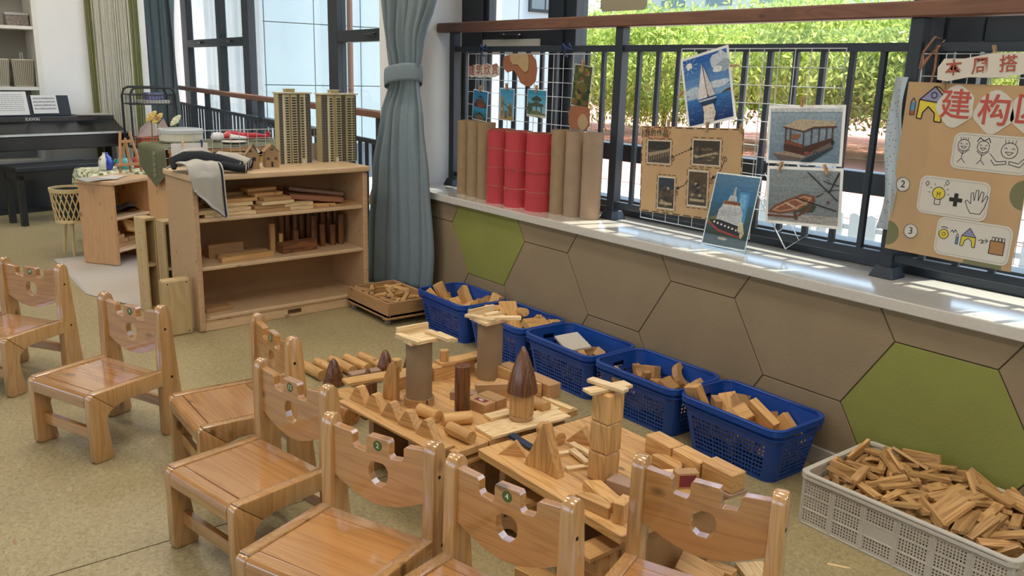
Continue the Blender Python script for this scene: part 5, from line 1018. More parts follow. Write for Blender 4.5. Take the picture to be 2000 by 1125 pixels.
    'b2': 'u -9 32 112 44 -15 -87 13;s 122 -110 111 69 -60 -26 -30;u 83 54 110 40 -16 38 82;p -114 -93 109 3 3 -9 100;p 42 -16 95 13 -20 -76 -61;u 111 -62 93 4 -90 5 42;u -27 102 89 7 99 1 13;q 155 8 88 7 -27 -93 -24;u -180 -52 79 12 -71 70 2;u -120 -77 79 53 -47 55 -44;u -55 -73 76 78 5 8 -62;p 159 35 75 19 -73 63 17;p -11 -43 74 77 1 -36 -52;q -53 18 72 41 -78 38 27;q -165 71 61 35 -35 -61 61;q 4 59 58 69 58 29 -33;p 173 44 57 18 -71 -66 -17;u 79 6 55 54 45 43 -57;u 177 -91 54 0 76 0 65;u 14 97 54 99 -7 -14 1;u 122 92 52 66 -68 23 22;u 55 -59 51 8 70 -8 70;u -85 49 42 10 9 -66 74;q -107 -36 41 80 0 0 -60;u -175 -19 40 2 -70 -71 -12;u -78 93 33 100 -6 -2 0;u 2 -46 28 47 0 0 -88;q 72 63 21 67 0 0 75;q 111 -72 21 10 0 0 99;p -129 21 16 84 0 0 -55',
    'b3': 'a 41 113 130 71 56 29 -31;a -100 -115 129 65 75 8 -7;a -94 13 117 0 17 98 2;t 155 -107 116 13 -12 -69 -70;a 148 52 111 63 64 -32 31;u -127 104 109 6 -7 77 63;q 34 48 101 72 -18 17 -65;t -22 56 87 42 0 0 -91;a 54 -30 87 78 -40 0 48;q -120 14 86 0 -100 0 0;a -79 -87 80 10 -2 -94 -31;q 122 -81 79 73 12 14 66;q -109 87 77 10 99 0 10;a 124 91 73 66 -66 -24 -24;a -159 -45 72 42 -58 45 54;t -180 84 68 48 36 -76 -25;t 27 96 64 54 -51 -53 -41;t 137 -22 56 11 -94 -33 -4;u -175 -7 54 48 46 -52 54;a 50 -83 51 0 -100 -1 0;q -57 -7 41 16 69 -16 69;t -5 -1 39 7 -34 85 -40;a -67 58 38 26 -26 66 -66;a 28 50 38 71 71 -1 -1;a 176 -46 38 49 -49 51 -51;a -127 -74 38 70 -70 -11 11;u -135 57 28 55 0 0 -83;u 171 68 28 50 -50 -50 50;a 88 -49 21 0 95 -31 0;q -18 -71 21 0 76 65 0',
    'b4': 's -170 -107 159 34 49 -64 49;q -87 59 143 10 29 13 94;q 10 -116 135 56 65 -39 34;s 41 25 135 19 11 -78 58;s -35 -52 122 30 -73 -60 5;q -156 -13 121 67 67 -21 -21;s -133 43 114 36 12 -19 90;q 8 91 112 9 97 0 20;t -122 109 93 29 25 60 -70;a -76 -48 86 0 -42 91 0;p 193 -36 80 28 69 32 59;s 113 105 78 62 -72 24 20;s 65 -29 78 22 97 8 -7;t 20 42 76 48 -73 -43 24;u 156 -77 74 45 -63 -56 -28;q -21 73 69 3 -90 -23 36;a 80 -83 69 35 62 62 -35;t 151 -9 67 54 54 -45 -46;u -175 14 63 50 50 -50 -50;t -175 -53 57 0 -38 92 0;q -87 49 56 42 20 -44 77;s -47 -67 53 0 -99 11 0;t 112 57 46 79 -57 -10 18;q 48 78 41 66 26 -66 26;a -116 94 39 3 -3 -71 71;u -12 3 28 0 -35 -94 0;t 178 40 28 27 -66 27 -65;s -158 -12 23 0 -71 71 0;a -46 -45 21 38 0 0 93;a 121 -5 21 99 0 0 -13',
    'tray': 'z -102 -43 123 90 7 -14 -40;x 72 36 118 79 -7 4 -60;y -66 -47 115 10 -73 67 -10;z -82 87 113 93 20 10 29;x 61 -62 111 97 -4 -18 -18;z 168 -10 111 90 9 10 -41;x -160 -95 111 31 3 -19 -93;y -82 21 110 65 -68 -34 7;z -148 67 110 86 9 -3 50;x 21 -15 109 77 -62 16 -1;x -171 -29 109 19 30 93 -5;y 116 -91 102 28 31 -86 -29;z 99 -38 102 82 -16 -10 54;y -44 -56 97 47 11 -6 -87;y -7 98 97 16 -72 -57 36;x -164 95 96 99 0 0 12;y -14 -97 96 68 0 0 -74;y -54 24 95 60 -6 -4 80;x -134 21 94 95 -10 -18 24;z -150 62 93 18 1 -2 -98;x 8 65 93 69 16 -45 -55;x 150 -15 92 70 -60 -30 26;x 57 81 91 20 -47 74 -43;x -82 -107 90 8 -24 -1 97;x -100 -132 89 99 7 8 -1;y 86 -134 89 100 0 6 0;x -52 86 88 67 60 -29 -33;x 187 -84 87 86 10 16 -48;z -137 -69 85 91 -7 -17 -38;y 86 77 84 91 5 -10 41;z 193 68 83 61 56 -44 -35;y -183 -33 81 12 -4 98 -13;x -114 -23 80 48 -14 6 86;x -161 -115 79 77 -61 18 -3;z -12 -56 78 71 0 0 -71;y 14 -81 77 44 -54 37 -61;x 130 10 75 71 -62 28 -16;x 108 -101 75 91 37 0 21;y 75 -52 75 34 -38 45 -74;y 45 -35 74 75 18 -1 64;x -37 -33 74 50 50 50 50;y 28 65 74 58 0 0 -81;x -172 67 74 60 -60 -38 38;x -70 -68 70 5 -72 -69 -5;x -52 45 69 97 -2 6 23;x -73 68 69 98 -3 5 17;x -78 97 68 11 -5 -2 -99;x 164 -49 68 3 4 72 -69;z 102 100 67 97 -8 -4 -20;z 159 22 64 94 5 3 -33;x -147 -73 61 31 0 0 -95;x 47 11 61 95 0 0 31;x 151 -103 61 68 68 18 18;x 53 -95 61 14 -14 69 -69;x 217 66 61 72 0 0 -69;x -73 134 61 0 0 -71 -71;x -190 80 61 54 0 0 -84;z -30 -35 56 62 0 0 -78;z -109 26 56 92 0 0 -40;z 110 75 56 99 0 0 11',
}

# ================================================================== loose pieces (shared meshes)
def arch(w, h, ri, d):
    n = 10; out = [(w / 2 * math.cos(PI * i / n), h * math.sin(PI * i / n)) for i in range(n + 1)]; inn = [(ri * math.cos(PI * i / n), ri * math.sin(PI * i / n)) for i in range(n, -1, -1)]
    b = B(); P_ = out + inn; m = len(P_)
    vs = [(x, -d / 2, z - h / 2) for x, z in P_] + [(x, d / 2, z - h / 2) for x, z in P_]
    fs = []
    for i in range(n):
        j = m - 1 - i
        fs += [(i, i + 1, j - 1, j), (m + j, m + j - 1, m + i + 1, m + i)]
    fs += [(i, (i + 1) % m, m + (i + 1) % m, m + i) for i in range(m)]
    return b.add(vs, fs).mesh('arch_block')
me_arch = arch(.13, .065, .035, .03)
me_tri = B().prism([(-.06, -.03), (.06, -.03), (0, .03)], -.015, .015).mesh('triangle_block', bevel=.001)
KIND = {'k': (brick(.13, .027, .011, 0), m_kapla, 'pine stick'), 's': (brick(.14, .07, .035), m_pine, 'flat pine block'), 'u': (brick(.09, .045, .045), m_beech, 'small beech block'), 'p': (brick(.17, .05, .02), m_pine, 'pine board piece'),
        'q': (brick(.07, .07, .03), m_beech, 'square beech block'), 'c': (cylm(.024, .11), m_pinez, 'pine cylinder'), 't': (me_tri, m_pine, 'triangular pine block'), 'a': (me_arch, m_beech, 'beech arch block'),
        'x': (brick(.13, .022, .022), m_kapla, 'square pine rod'), 'y': (brick(.09, .022, .022), m_kapla, 'short pine rod'), 'z': (brick(.16, .027, .013), m_kapla, 'flat pine slat')}
NAME = {'k': 'pine_stick', 's': 'wooden_block', 'u': 'wooden_block', 'p': 'wooden_board', 'q': 'wooden_block', 'c': 'wooden_cylinder', 't': 'triangle_block', 'a': 'arch_block', 'x': 'pine_rod', 'y': 'pine_rod', 'z': 'pine_rod'}
def heap(key, origin, where, group, limit=999, rot=Quaternion()):
    rest = []
    for i, rec in enumerate(HEAP[key].split(';')):
        f = rec.split(); k = f[0]; v = [int(q) for q in f[1:]]
        q = Quaternion([c / 100 for c in v[3:]]); q.normalize()
        p = rot @ Vector(v[:3]) / 1000; p = Vector(origin) + p
        if i < limit:
            me, mat, nm = KIND[k]
            o = blk(NAME[k], me, mat, '%s %s' % (nm, where), p, rot @ q, 'block', group)
        else: rest.append((k, p, q))
    return rest

# ------------------------------------------------------------------ white crate of sticks
CR = (-1.118, 2.602)
rest = heap('crate', (*CR, 0), 'lying in the heap of the white crate', 'sticks heaped in the white crate', 210)
b = B()
for k, p, q in rest:
    b.cbox((0, 0, 0), (.13, .027, .011), Matrix.Translation(p) @ q.to_matrix().to_4x4())
st_ = b.build('pine_sticks', m_kapla); tag(st_, 'lower layers of pine sticks inside the white crate', 'sticks', kind='stuff')
# pencil scribble on one of the topmost sticks
_c = [o for o in col.objects if o.get('group') == 'sticks heaped in the white crate']
_best = min(_c, key=lambda o: (o.location - Vector((-1.27, 2.62, .22))).length + (0 if abs((o.rotation_quaternion @ Vector((0, 0, 1))).z) > .85 else 1))
_best['label'] = 'pine stick with a pencil scribble on top of the crate heap'
_sg = 1 if (_best.rotation_quaternion @ Vector((0, 0, 1))).z > 0 else -1
b = B()
for pts in ([(-.05, .004), (-.044, -.005)], [(-.047, -.004), (-.041, .002)], [(-.033, .006), (-.033, -.006), (-.024, -.006), (-.024, .006), (-.033, .006)], [(-.0285, .007), (-.0285, -.007)], [(-.021, .0), (-.036, .0)], [(-.014, .005), (-.008, .006), (-.006, .002), (-.014, -.006), (-.004, -.006)]):
    b.tube([(x, y, _sg * .0057) for x, y in pts], .0006, 4)
_pm = b.build('pencil_mark', m_ink, _best); _pm['kind'] = 'stuff'
def perforated(p, us, vs, hole):
    """sheet made of cells; p(u,v) -> point, hole(i,j) -> leave the cell open"""
    b = B(); n, m = len(us), len(vs)
    V = [p(u, v) for u in us for v in vs]
    F = [(i * m + j, (i + 1) * m + j, (i + 1) * m + j + 1, i * m + j + 1) for i in range(n - 1) for j in range(m - 1) if not hole(i, j)]
    return b.add(V, F)
cr = thing('plastic_crate', 'milky white perforated crate heaped with pine sticks', 'crate', (*CR, 0))
L_, Wd, Hc = .66, .405, .185
def crate_side(length, panels, place):
    pw = length / panels; us = [0]; hu = []
    for k in range(panels):
        n = 9; a = pw * .09
        us.append(k * pw + a); hu.append(False)
        for i in range(n):
            w = (pw - 2 * a) / n
            us += [k * pw + a + w * i + w * .5, k * pw + a + w * (i + 1)]; hu += [True, False]
        us.append((k + 1) * pw); hu.append(False)
    vs = [0, .012]; hv = [False]
    for r in range(3):
        z0 = .014 + r * .048
        for i in range(4): vs += [z0 + .004 + i * .0105, z0 + .004 + i * .0105 + .0062]; hv += [False, True]
    vs += [Hc]; hv += [False]
    o = perforated(lambda u, v: place(u, v), us, vs, lambda i, j: hu[i] and hv[j] and not ((i // 20) == 2 and 9 <= j <= 16)).build('perforated_side', m_milk, cr)
    m = o.modifiers.new('t', 'SOLIDIFY'); m.thickness = .0025; m.offset = 0
    for k in range(panels + 1):
        q0 = Vector(place(min(max(k * pw, .002), length - .002), 0)); q1 = Vector(place(min(max(k * pw, .002), length - .002), Hc))
        B().tube([q0, q1], .005, 6).build('rib', m_milk, cr)
    for z in (.006, .06, .108, .156):
        B().tube([place(0, z), place(length, z)], .0032, 6).build('rib', m_milk, cr)
crate_side(L_, 6, lambda u, v: (-L_ / 2 + u, -Wd / 2, v)); crate_side(L_, 6, lambda u, v: (L_ / 2 - u, Wd / 2, v))
crate_side(Wd, 4, lambda u, v: (-L_ / 2, Wd / 2 - u, v)); crate_side(Wd, 4, lambda u, v: (L_ / 2, -Wd / 2 + u, v))
B().box(-L_ / 2, L_ / 2, -Wd / 2, Wd / 2, .001, .004).build('base', m_milk, cr)
o_, i_ = rrect(L_ + .03, Wd + .03, .03, 5), rrect(L_ - .006, Wd - .006, .022, 5)
cutboard(o_, [i_], Hc - .004, Hc + .004, axis=2).build('rim', m_milk, cr); cutboard(o_, [rrect(L_ + .024, Wd + .024, .027, 5)], Hc - .016, Hc - .002, axis=2).build('rim_lip', m_milk, cr)

# ------------------------------------------------------------------ blue baskets
def make_basket():
    t = thing('plastic_basket', 'x', 'basket')
    Hb = .222
    per = []; flag = []
    def rect_pt(side, f, z):
        k = z / Hb; L, W = .40 + .07 * k, .235 + .062 * k; r = .045
        l, w = L - 2 * r, W - 2 * r
        return {0: (-l / 2 + l * f, -W / 2), 2: (l / 2 - l * f, W / 2), 1: (L / 2, -w / 2 + w * f), 3: (-L / 2, w / 2 - w * f)}[side] if side < 4 else None
    segs = []
    for side in range(4):
        ng = 7 if side % 2 == 0 else 3
        unit = 1 / ng
        for g in range(ng):
            cuts = [0, .14, .36, .45, .67, .76, .98]; hol = [0, 1, 0, 1, 0, 1]
            for c, h in zip(cuts, hol): segs.append((side, (g + c) * unit, h, g, ng))
        for a in range(5): segs.append((side, None, 0, a, 5))
    us = list(range(len(segs) + 1)); zs = [0, .016]; hz = [False]
    for i in range(8): zs += [.016 + i * .0175 + .0105, .016 + (i + 1) * .0175]; hz += [True, False]
    zs += [.168, .19, Hb]; hz += [False, 'H', False]
    def P(u, z):
        side, f, h, g, ng = segs[u % len(segs)]
        k = z / Hb; L, W = .40 + .07 * k, .235 + .062 * k; r = .045
        if f is not None: x, y = rect_pt(side, f, z)
        else:
            cx, cy = {0: (L / 2 - r, -W / 2 + r), 1: (L / 2 - r, W / 2 - r), 2: (-L / 2 + r, W / 2 - r), 3: (-L / 2 + r, -W / 2 + r)}[side]
            a = R(-90 + 90 * side + 90 * g / 5); x, y = cx + r * math.cos(a), cy + r * math.sin(a)
        return (x, y, z)
    def hole(i, j):
        side, f, h, g, ng = segs[i]
        if hz[j] == 'H': return side % 2 == 1 and f is not None and g == 1
        return bool(h) and hz[j] is True
    o = perforated(P, us, zs, hole).build('basket_wall', m_blue, t)
    m = o.modifiers.new('t', 'SOLIDIFY'); m.thickness = .003; m.offset = -1
    cutboard(rrect(.49, .322, .06, 6), [rrect(.462, .288, .045, 6)], Hb - .004, Hb + .005, axis=2).build('rim', m_blue, t, bevel=.003)
    cutboard(rrect(.49, .322, .06, 6), [rrect(.484, .316, .058, 6)], Hb - .02, Hb - .003, axis=2).build('rim_skirt', m_blue, t)
    cutboard(rrect(.482, .305, .05, 6), [rrect(.474, .297, .048, 6)], Hb - .04, Hb - .034, axis=2).build('rim_ridge', m_blue, t)
    B().prism(rrect(.398, .233, .044, 5), .001, .005).build('base', m_blue, t)
    return t
bk0 = make_basket()
BL = ['blue basket nearest the curtain, with an upright cylinder', 'blue basket second from the curtain, with a leaning board', 'blue basket in the middle of the row, with a white card on top', 'blue basket second from the white crate, full of arches', 'blue basket nearest the white crate']
BW = ['nearest the curtain', 'second from the curtain', 'in the middle of the basket row', 'second from the white crate', 'nearest the white crate']
BX = [-3.86, -3.363, -2.866, -2.369, -1.872]
for i, x in enumerate(BX):
    k = bk0 if i == 0 else copy_tree(bk0)
    a = R((-.6, .5, -.4, .6, -.8)[i])
    k.location = (x, 2.665, 0); k.rotation_euler = (0, 0, a); k['label'] = BL[i]; k['group'] = 'blue baskets along the wall'
    heap('b%d' % i, (x, 2.665, .045), 'in the blue basket ' + BW[i], 'pieces in the blue basket ' + BW[i], rot=Euler((0, 0, a)).to_quaternion())
blk('wooden_cylinder', cylm(.032, .13), m_pinez, 'thick pine cylinder leaning up in the basket nearest the curtain', (-4.0, 2.63, .2), Euler((.3, -.35, 0)), 'block')
blk('wooden_board', brick(.3, .095, .018), m_pine, 'wide pine board leaning out of the second basket', (-3.4, 2.66, .205), Euler((0, .25, -.55)), 'block')
blk('wooden_cylinder', cylm(.022, .17), m_pinez, 'pine cylinder lying on the leaning board of the second basket', (-3.33, 2.685, .243), Euler((0, 1.32, -.5)), 'block')
tag(B().box(-.09, .09, -.06, .06, -.006, .006).build('white_card', m_cardw, None, (-2.9, 2.655, .2), Euler((.12, .1, -.35)), bevel=.001), 'white card lying on the blocks of the middle blue basket', 'card')

# ------------------------------------------------------------------ wooden tray on castors
ty_ = thing('wooden_tray', 'low wooden tray on castors full of pine rods under the curtain', 'tray', (-4.405, 2.525, 0))
B().box(-.245, .245, -.165, .165, .042, .066).build('base', m_pine, ty_)
for s in (-1, 1):
    B().box(-.245, .245, s * .157 - .008, s * .157 + .008, .05, .14).build('long_side', m_beech, ty_, bevel=.002)
    B().box(s * .237 - .008, s * .237 + .008, -.149, .149, .05, .14).build('short_side', m_beech, ty_, bevel=.002)
    B().box(s * .2 - .025, s * .2 + .025, -.16, .16, .03, .042).build('runner', m_beech, ty_)
    for s2 in (-1, 1):
        B().lathe([(0, -.008), (.015, -.008), (.015, .008), (0, .008)], 14, Matrix.Translation((s * .2, s2 * .14, .015)) @ Matrix.Rotation(PI / 2, 4, 'Y')).build('castor', plain('castor_grey', '8a8880', .5), ty_)
heap('tray', (-4.405, 2.525, .017), 'in the low wooden tray', 'rods in the wooden tray')

# ================================================================== the block city
ZC = .275
GB = 'pieces of the block city'
def cb(label, me, mat, x, y, z, rz=0., rx=0., ry=0., name='wooden_block', cat='block', h=None):
    return blk(name, me, mat, label, (x, y, z), Euler((R(rx), R(ry), R(rz))), cat, GB)
# two platforms of planks on upright boards
A1 = R(5.8); ux = Vector((math.cos(A1), math.sin(A1), 0)); uy = Vector((-math.sin(A1), math.cos(A1), 0)); O1 = Vector((-2.066, 1.412, 0))
def t1(a, d, z): p = O1 + ux * a + uy * d; return (p.x, p.y, z)
me_pk1 = brick(.575, .143, .028, .003); me_pk2 = brick(.65, .126, .03, .003)
for i in range(4):
    cb('long pine plank of the left platform, %s' % ('front one', 'second from the front', 'third from the front', 'rearmost')[i], me_pk1, m_pine, *t1(-.2885, .072 + .1455 * i, ZC - .014), 5.8, name='platform_plank', cat='plank')
    cb('long pine plank of the right platform, %s' % ('front one', 'second from the front', 'third from the front', 'rearmost')[i], me_pk2, m_pine, -1.727, 1.553 + .1285 * i, ZC - .015, 0, name='platform_plank', cat='plank')
me_up = brick(.03, .42, .244); me_up2 = brick(.03, .5, .246)
for a, lb in ((-.54, 'left'), (-.05, 'right'), (-.3, 'middle')): cb('upright board carrying the left platform, %s one' % lb, me_up2, m_beech, *t1(a, .3, .123), 5.8, name='support_board', cat='block')
for x, lb in ((-2.0, 'left'), (-1.725, 'middle'), (-1.47, 'right')): cb('upright board carrying the right platform, %s one' % lb, me_up, m_beech, x, 1.76, .122, 0, name='support_board', cat='block')
cb('long plank along the front edge of the left platform under the zigzag', brick(.56, .085, .01), m_pine, *t1(-.312, -.016, ZC + .0052), 5.8, name='edge_plank', cat='plank')
# pieces poking out below
cb('pine board poking out under the right platform near the unnumbered chair', brick(.2, .075, .014), m_pine, -1.492, 1.53, .195, 90, name='wooden_board', cat='plank')
cb('pine post below the poking-out board at the right platform', brick(.05, .05, .186), m_pinez, -1.487, 1.535, .094, 3)
cb('long plank lying low under the right platform front', brick(.32, .06, .03), m_pine, -1.60, 1.475, .015, 12, name='wooden_board', cat='plank')
cb('beech block on the floor below the poking-out board', brick(.09, .06, .07), m_beech, -1.585, 1.56, .035, 8)
cb('pine board poking out under the middle of the right platform', brick(.16, .075, .014), m_pine, -1.83, 1.52, .185, 78, name='wooden_board', cat='plank')
cb('small pine block holding the middle poking-out board', brick(.06, .06, .178), m_pinez, -1.84, 1.55, .089, 0)
cb('pine board poking out at the gap between the platforms', brick(.15, .085, .014), m_pine, -2.115, 1.48, .225, 98, name='wooden_board', cat='plank')
cb('beech block under the board at the platform gap', brick(.07, .07, .218), m_beech, -2.118, 1.51, .109, 6)
cb('beech arch block lying in the gap under the right platform', me_arch, m_beech, -1.93, 1.545, .0325, 20, name='arch_block')
for i, (x, y, rz, ry, me, lb) in enumerate(((-1.40, 1.80, 40, 0, brick(.14, .07, .035), 'first'), (-1.385, 1.90, 15, 0, brick(.09, .045, .045), 'second'), (-1.36, 1.70, -30, 0, brick(.14, .07, .035), 'third'), (-1.425, 1.72, 70, 0, brick(.09, .045, .045), 'fourth'))):
    cb('pine block on the floor at the right platform end, %s from the table leg' % lb, me, m_pine, x, y, (.0175, .0225, .0175, .0225)[i], rz)
cb('tilted pine block leaning on the blocks at the right platform end', brick(.13, .07, .03), m_pine, -1.372, 1.785, .075, 30, 25, 20)
cb('pine wedge lying on the floor seen under the unnumbered chair back', me_tri, m_pine, -1.33, 1.86, .015, 60, name='triangle_block')
cb('long pale plank on the floor right of the unnumbered chair', brick(.42, .09, .02), m_pale, -1.19, 1.93, .01, -28, name='wooden_board', cat='plank')
cb('pine plank end at the bottom edge right of the last chair', brick(.2, .1, .02), m_pine, -1.03, 1.92, .01, 10, name='wooden_board', cat='plank')
t = thing('toy_stand', 'small blue base with a thin dark rod on the floor', 'toy', (-1.30, 2.02, 0))
B().lathe([(0, 0), (.032, 0), (.03, .008), (.008, .014), (0, .014)], 18).build('base', m_blue, t, smooth=True); B().tube([(0, 0, .012), (0, 0, .13)], .0025, 6).build('rod', m_blackm, t)
tag(B().prism(rrect(.07, .009, .0045, 5), 0, .002).build('popsicle_stick', m_pale, None, (-1.215, 2.265, 0), R(32)), 'single wooden popsicle stick on the floor beside the white crate', 'stick')

# tube towers
def tube_tower(label, x, y, z, r, h, ring_):
    t = thing('tube_tower', label, 'tube', (x, y, z), 0, GB)
    if ring_: B().lathe([(r, 0), (r + .008, 0), (r + .008, .03), (r, .03), (r, 0)], 30, a0=.05, a1=6.2, cap=False).build('wooden_ring', m_beech, t)
    B().lathe([(r - .004, 0), (r, 0), (r, h), (r - .004, h), (r - .004, 0)], 30, cap=False).build('tube_wall', m_tube, t, smooth=True)
tube_tower('upright cardboard tube in a wooden ring on the left platform', -2.482, 1.535, ZC, .047, .245, True)
tube_tower('upright cardboard tube at the back corner of the left platform', -2.567, 1.912, ZC, .05, .235, False)
kp = brick(.13, .027, .011, 0)
def deck(cx, cy, z, n0, which):
    for i in range(4): cb('pine stick in the deck on the %s tube, %s from the piano side' % (which, ('first', 'second', 'third', 'fourth')[i]), kp, m_pale, cx - .0415 + .0277 * i, cy, z + .0057, 90 + n0, name='pine_stick')
deck(-2.482, 1.535, ZC + .245, 0, 'front'); zt_ = ZC + .245 + .0115
cb('pine stick standing on edge on the front tube deck', kp, m_pale, -2.535, 1.54, zt_ + .0137, 90, 90, name='pine_stick'); cb('pine stick lying at the near edge of the front tube deck', kp, m_pale, -2.46, 1.482, zt_ + .0057, 8, name='pine_stick')
cb('pine stick overhanging to the right on the front tube deck', kp, m_pale, -2.435, 1.588, zt_ + .0057, 5, name='pine_stick'); cb('second pine stick overhanging beside it on the front tube deck', brick(.11, .027, .011, 0), m_pale, -2.438, 1.619, zt_ + .0057 - .0117, 2, name='pine_stick')
deck(-2.567, 1.912, ZC + .235, 6, 'rear'); zt_ = ZC + .235 + .0115
cb('pine stick standing on edge on the rear tube deck', kp, m_pale, -2.625, 1.91, zt_ + .0137, 96, 90, name='pine_stick'); cb('pine stick at the near edge of the rear tube deck', kp, m_pale, -2.565, 1.862, zt_ + .0057, 20, name='pine_stick')
cb('pine stick along the right of the rear tube deck', kp, m_pale, -2.515, 1.94, zt_ + .0057, 60, name='pine_stick'); cb('short pine stick on the rear tube deck', brick(.07, .027, .011, 0), m_pale, -2.585, 1.935, zt_ + .0057, 95, name='pine_stick')
# standing dark cylinder and the rocket
cb('tall burnt wooden cylinder standing on the left platform', cylm(.0275, .185, 22), m_darkz, -2.312, 1.607, ZC + .0925, 0, name='wooden_cylinder')
cb('wide pale plank bridging both platforms under the rocket', brick(.335, .105, .012), m_pale, -2.125, 1.735, ZC + .006, 88, name='wooden_board', cat='plank')
zr = ZC + .012
cb('wooden disc at the foot of the rocket', cylm(.041, .015, 24), m_beech, -2.147, 1.74, zr + .0075, name='wooden_disc')
cb('pine block forming the body of the rocket', B().prism([(-.034, -.026), (-.026, -.034), (.026, -.034), (.034, -.026), (.034, .026), (.026, .034), (-.026, .034), (-.034, .026)], -.04, .04).mesh('rocket_body', bevel=.001), m_pinez, -2.147, 1.742, zr + .055, 20)
cone = B().lathe([(0, 0), (.05, 0), (.054, .006), (.05, .03), (.042, .065), (.03, .105), (.014, .148), (.004, .166), (0, .168)], 26).mesh('cone', smooth=True)
cb('burnt wooden cone on top of the rocket', cone, m_darkz, -2.147, 1.742, zr + .095, name='wooden_cone')
cb('flat beech box half with a red label on the left platform', brick(.1, .055, .036), m_beech, -2.318, 1.69, ZC + .018, 8, name='flat_block')
lb_ = B().box(-.026, .026, -.012, .012, 0, .0005).build('label_patch', plain('label_red', '7a2a34', .6), col.objects[-1] if False else None, (-2.312, 1.693, ZC + .036), R(14))
lb_.parent = [o for o in col.objects if o.name.startswith('flat_block')][-1]; lb_.location = (.005, .0, .018); lb_.rotation_euler = (0, 0, R(6))
fl_ = B().prism(blob(0, 0, .012, .006, 10, .3), .0005, .0009).build('label_figure', m_cardw, lb_)
cb('flat beech box half without label behind the red-labelled one', brick(.1, .055, .036), m_beech, -2.327, 1.748, ZC + .018, 8, name='flat_block')
cb('greyed block lying left of the tall burnt cylinder', brick(.1, .05, .03), m_grey, -2.43, 1.70, ZC + .015, 40)
cb('greyed block on edge behind the flat box', brick(.14, .03, .055), m_beech, -2.385, 1.80, ZC + .0275, 62)
# lying cylinders
def lie(label, x, y, r, L, a, mat=m_pine): cb(label, cylm(r, L), MATS['block_pine_upright'] if mat is m_pine else m_darkz, x, y, ZC + r + (.0102 if False else 0), a, 0, 90, name='wooden_cylinder')
lie('pine cylinder lying behind the zigzag near the tube ring', -2.345, 1.49, .0225, .095, 12); lie('pine cylinder lying across in front of the tall burnt one', -2.25, 1.545, .0225, .1, 68); lie('pine cylinder lying at the right end of the zigzag', -2.145, 1.485, .0225, .11, 8)
lie('pine cylinder lying behind the rocket on its left', -2.40, 1.872, .0225, .09, 20); lie('pine cylinder lying right behind the rocket', -2.2, 1.855, .0225, .1, 5)
lie('pine cylinder lying behind the tall pyramid', -1.975, 1.73, .0225, .11, -5)
# zigzag of triangles
zz = B().prism([(-.045, 0), (.045, 0), (.008, .058), (-.008, .058)], -.017, .017, axis=1).mesh('zigzag_triangle', bevel=.001)
for i in range(5): cb('triangle block of the zigzag on the front edge, %s from the left' % ('first', 'second', 'third', 'fourth', 'fifth')[i], zz, m_pine, *t1(-.535 + .098 * i, .004, ZC + .0103), 5.8 + 6, name='triangle_block')
cb('tall pointed pine piece standing behind the zigzag', B().prism([(-.035, 0), (.03, 0), (.03, .13), (.018, .152), (-.002, .14), (-.025, .09)], -.012, .012, axis=1).mesh('pointed_block', bevel=.002), m_pinez, -2.575, 1.475, ZC, 20, name='pointed_block')
# walls at the back
cb('long pine block along the left edge of the left platform', brick(.17, .055, .05), m_pine, -2.665, 1.605, ZC + .025, 92); cb('second long pine block along the left edge, towards the window', brick(.2, .055, .055), m_pine, -2.672, 1.80, ZC + .0275, 93)
cb('pine plank lying on the second wall block', brick(.22, .06, .012), m_pine, -2.668, 1.85, ZC + .055 + .006, 90, name='wooden_board', cat='plank')
cb('short pine cylinder standing on the wall block', cylm(.018, .045), m_pinez, -2.668, 1.765, ZC + .067 + .0225, name='wooden_cylinder')
cb('pine arch standing behind the rear tube', me_arch, m_pine, -2.68, 1.93, ZC + .0325, 95, name='arch_block')
cb('big beech block at the back right of the left platform', brick(.3, .06, .06), m_beech, -2.39, 1.968, ZC + .03, 2)
cb('pine board leaning along the back of the left platform', brick(.3, .012, .06), m_pine, -2.42, 1.925, ZC + .03, 2, name='wooden_board', cat='plank')
for i, (x, y, a) in enumerate(((-2.19, 1.905, 2), (-2.16, 1.945, 4))): cb('thin pine stick lying behind the rocket, %s one' % ('nearer', 'farther')[i], brick(.15, .022, .011, 0), m_pale, x - .03, y, ZC + .0055, a, name='pine_stick')
cb('short pale plank lying left of the rocket', brick(.1, .05, .012), m_pale, -2.225, 1.705, ZC + .006, 86, name='wooden_board', cat='plank')
# right platform
cb('tall right-angled pine triangle, left half of the pyramid', B().prism([(-.07, 0), (0, 0), (0, .156)], -.015, .015, axis=1).mesh('half_pyramid', bevel=.001), m_pinez, -1.818, 1.572, ZC, 12, name='triangle_block')
cb('tall right-angled pine triangle, right half of the pyramid', B().prism([(0, 0), (.07, 0), (.006, .156), (0, .156)], -.016, .016, axis=1).mesh('half_pyramid', bevel=.001), m_pinez, -1.815, 1.572, ZC, 3, name='triangle_block')
cb('small pine triangle leaning at the left of the pyramid', B().prism([(-.05, 0), (.045, 0), (.005, .05)], -.011, .011, axis=1).mesh('triangle_block', bevel=.001), m_pine, -1.95, 1.558, ZC, 40, name='triangle_block')
cb('dark blue stick lying left of the pyramid', brick(.12, .026, .012), plain('blue_wood', '1d3046', .5, noise=.1), -2.005, 1.632, ZC + .006, -3, name='painted_stick')
cb('pine wedge between pyramid and cube tower', B().prism([(-.045, 0), (.05, 0), (.01, .055)], -.02, .02, axis=1).mesh('wedge_block', bevel=.001), m_pine, -1.905, 1.80, ZC, 25, name='triangle_block')
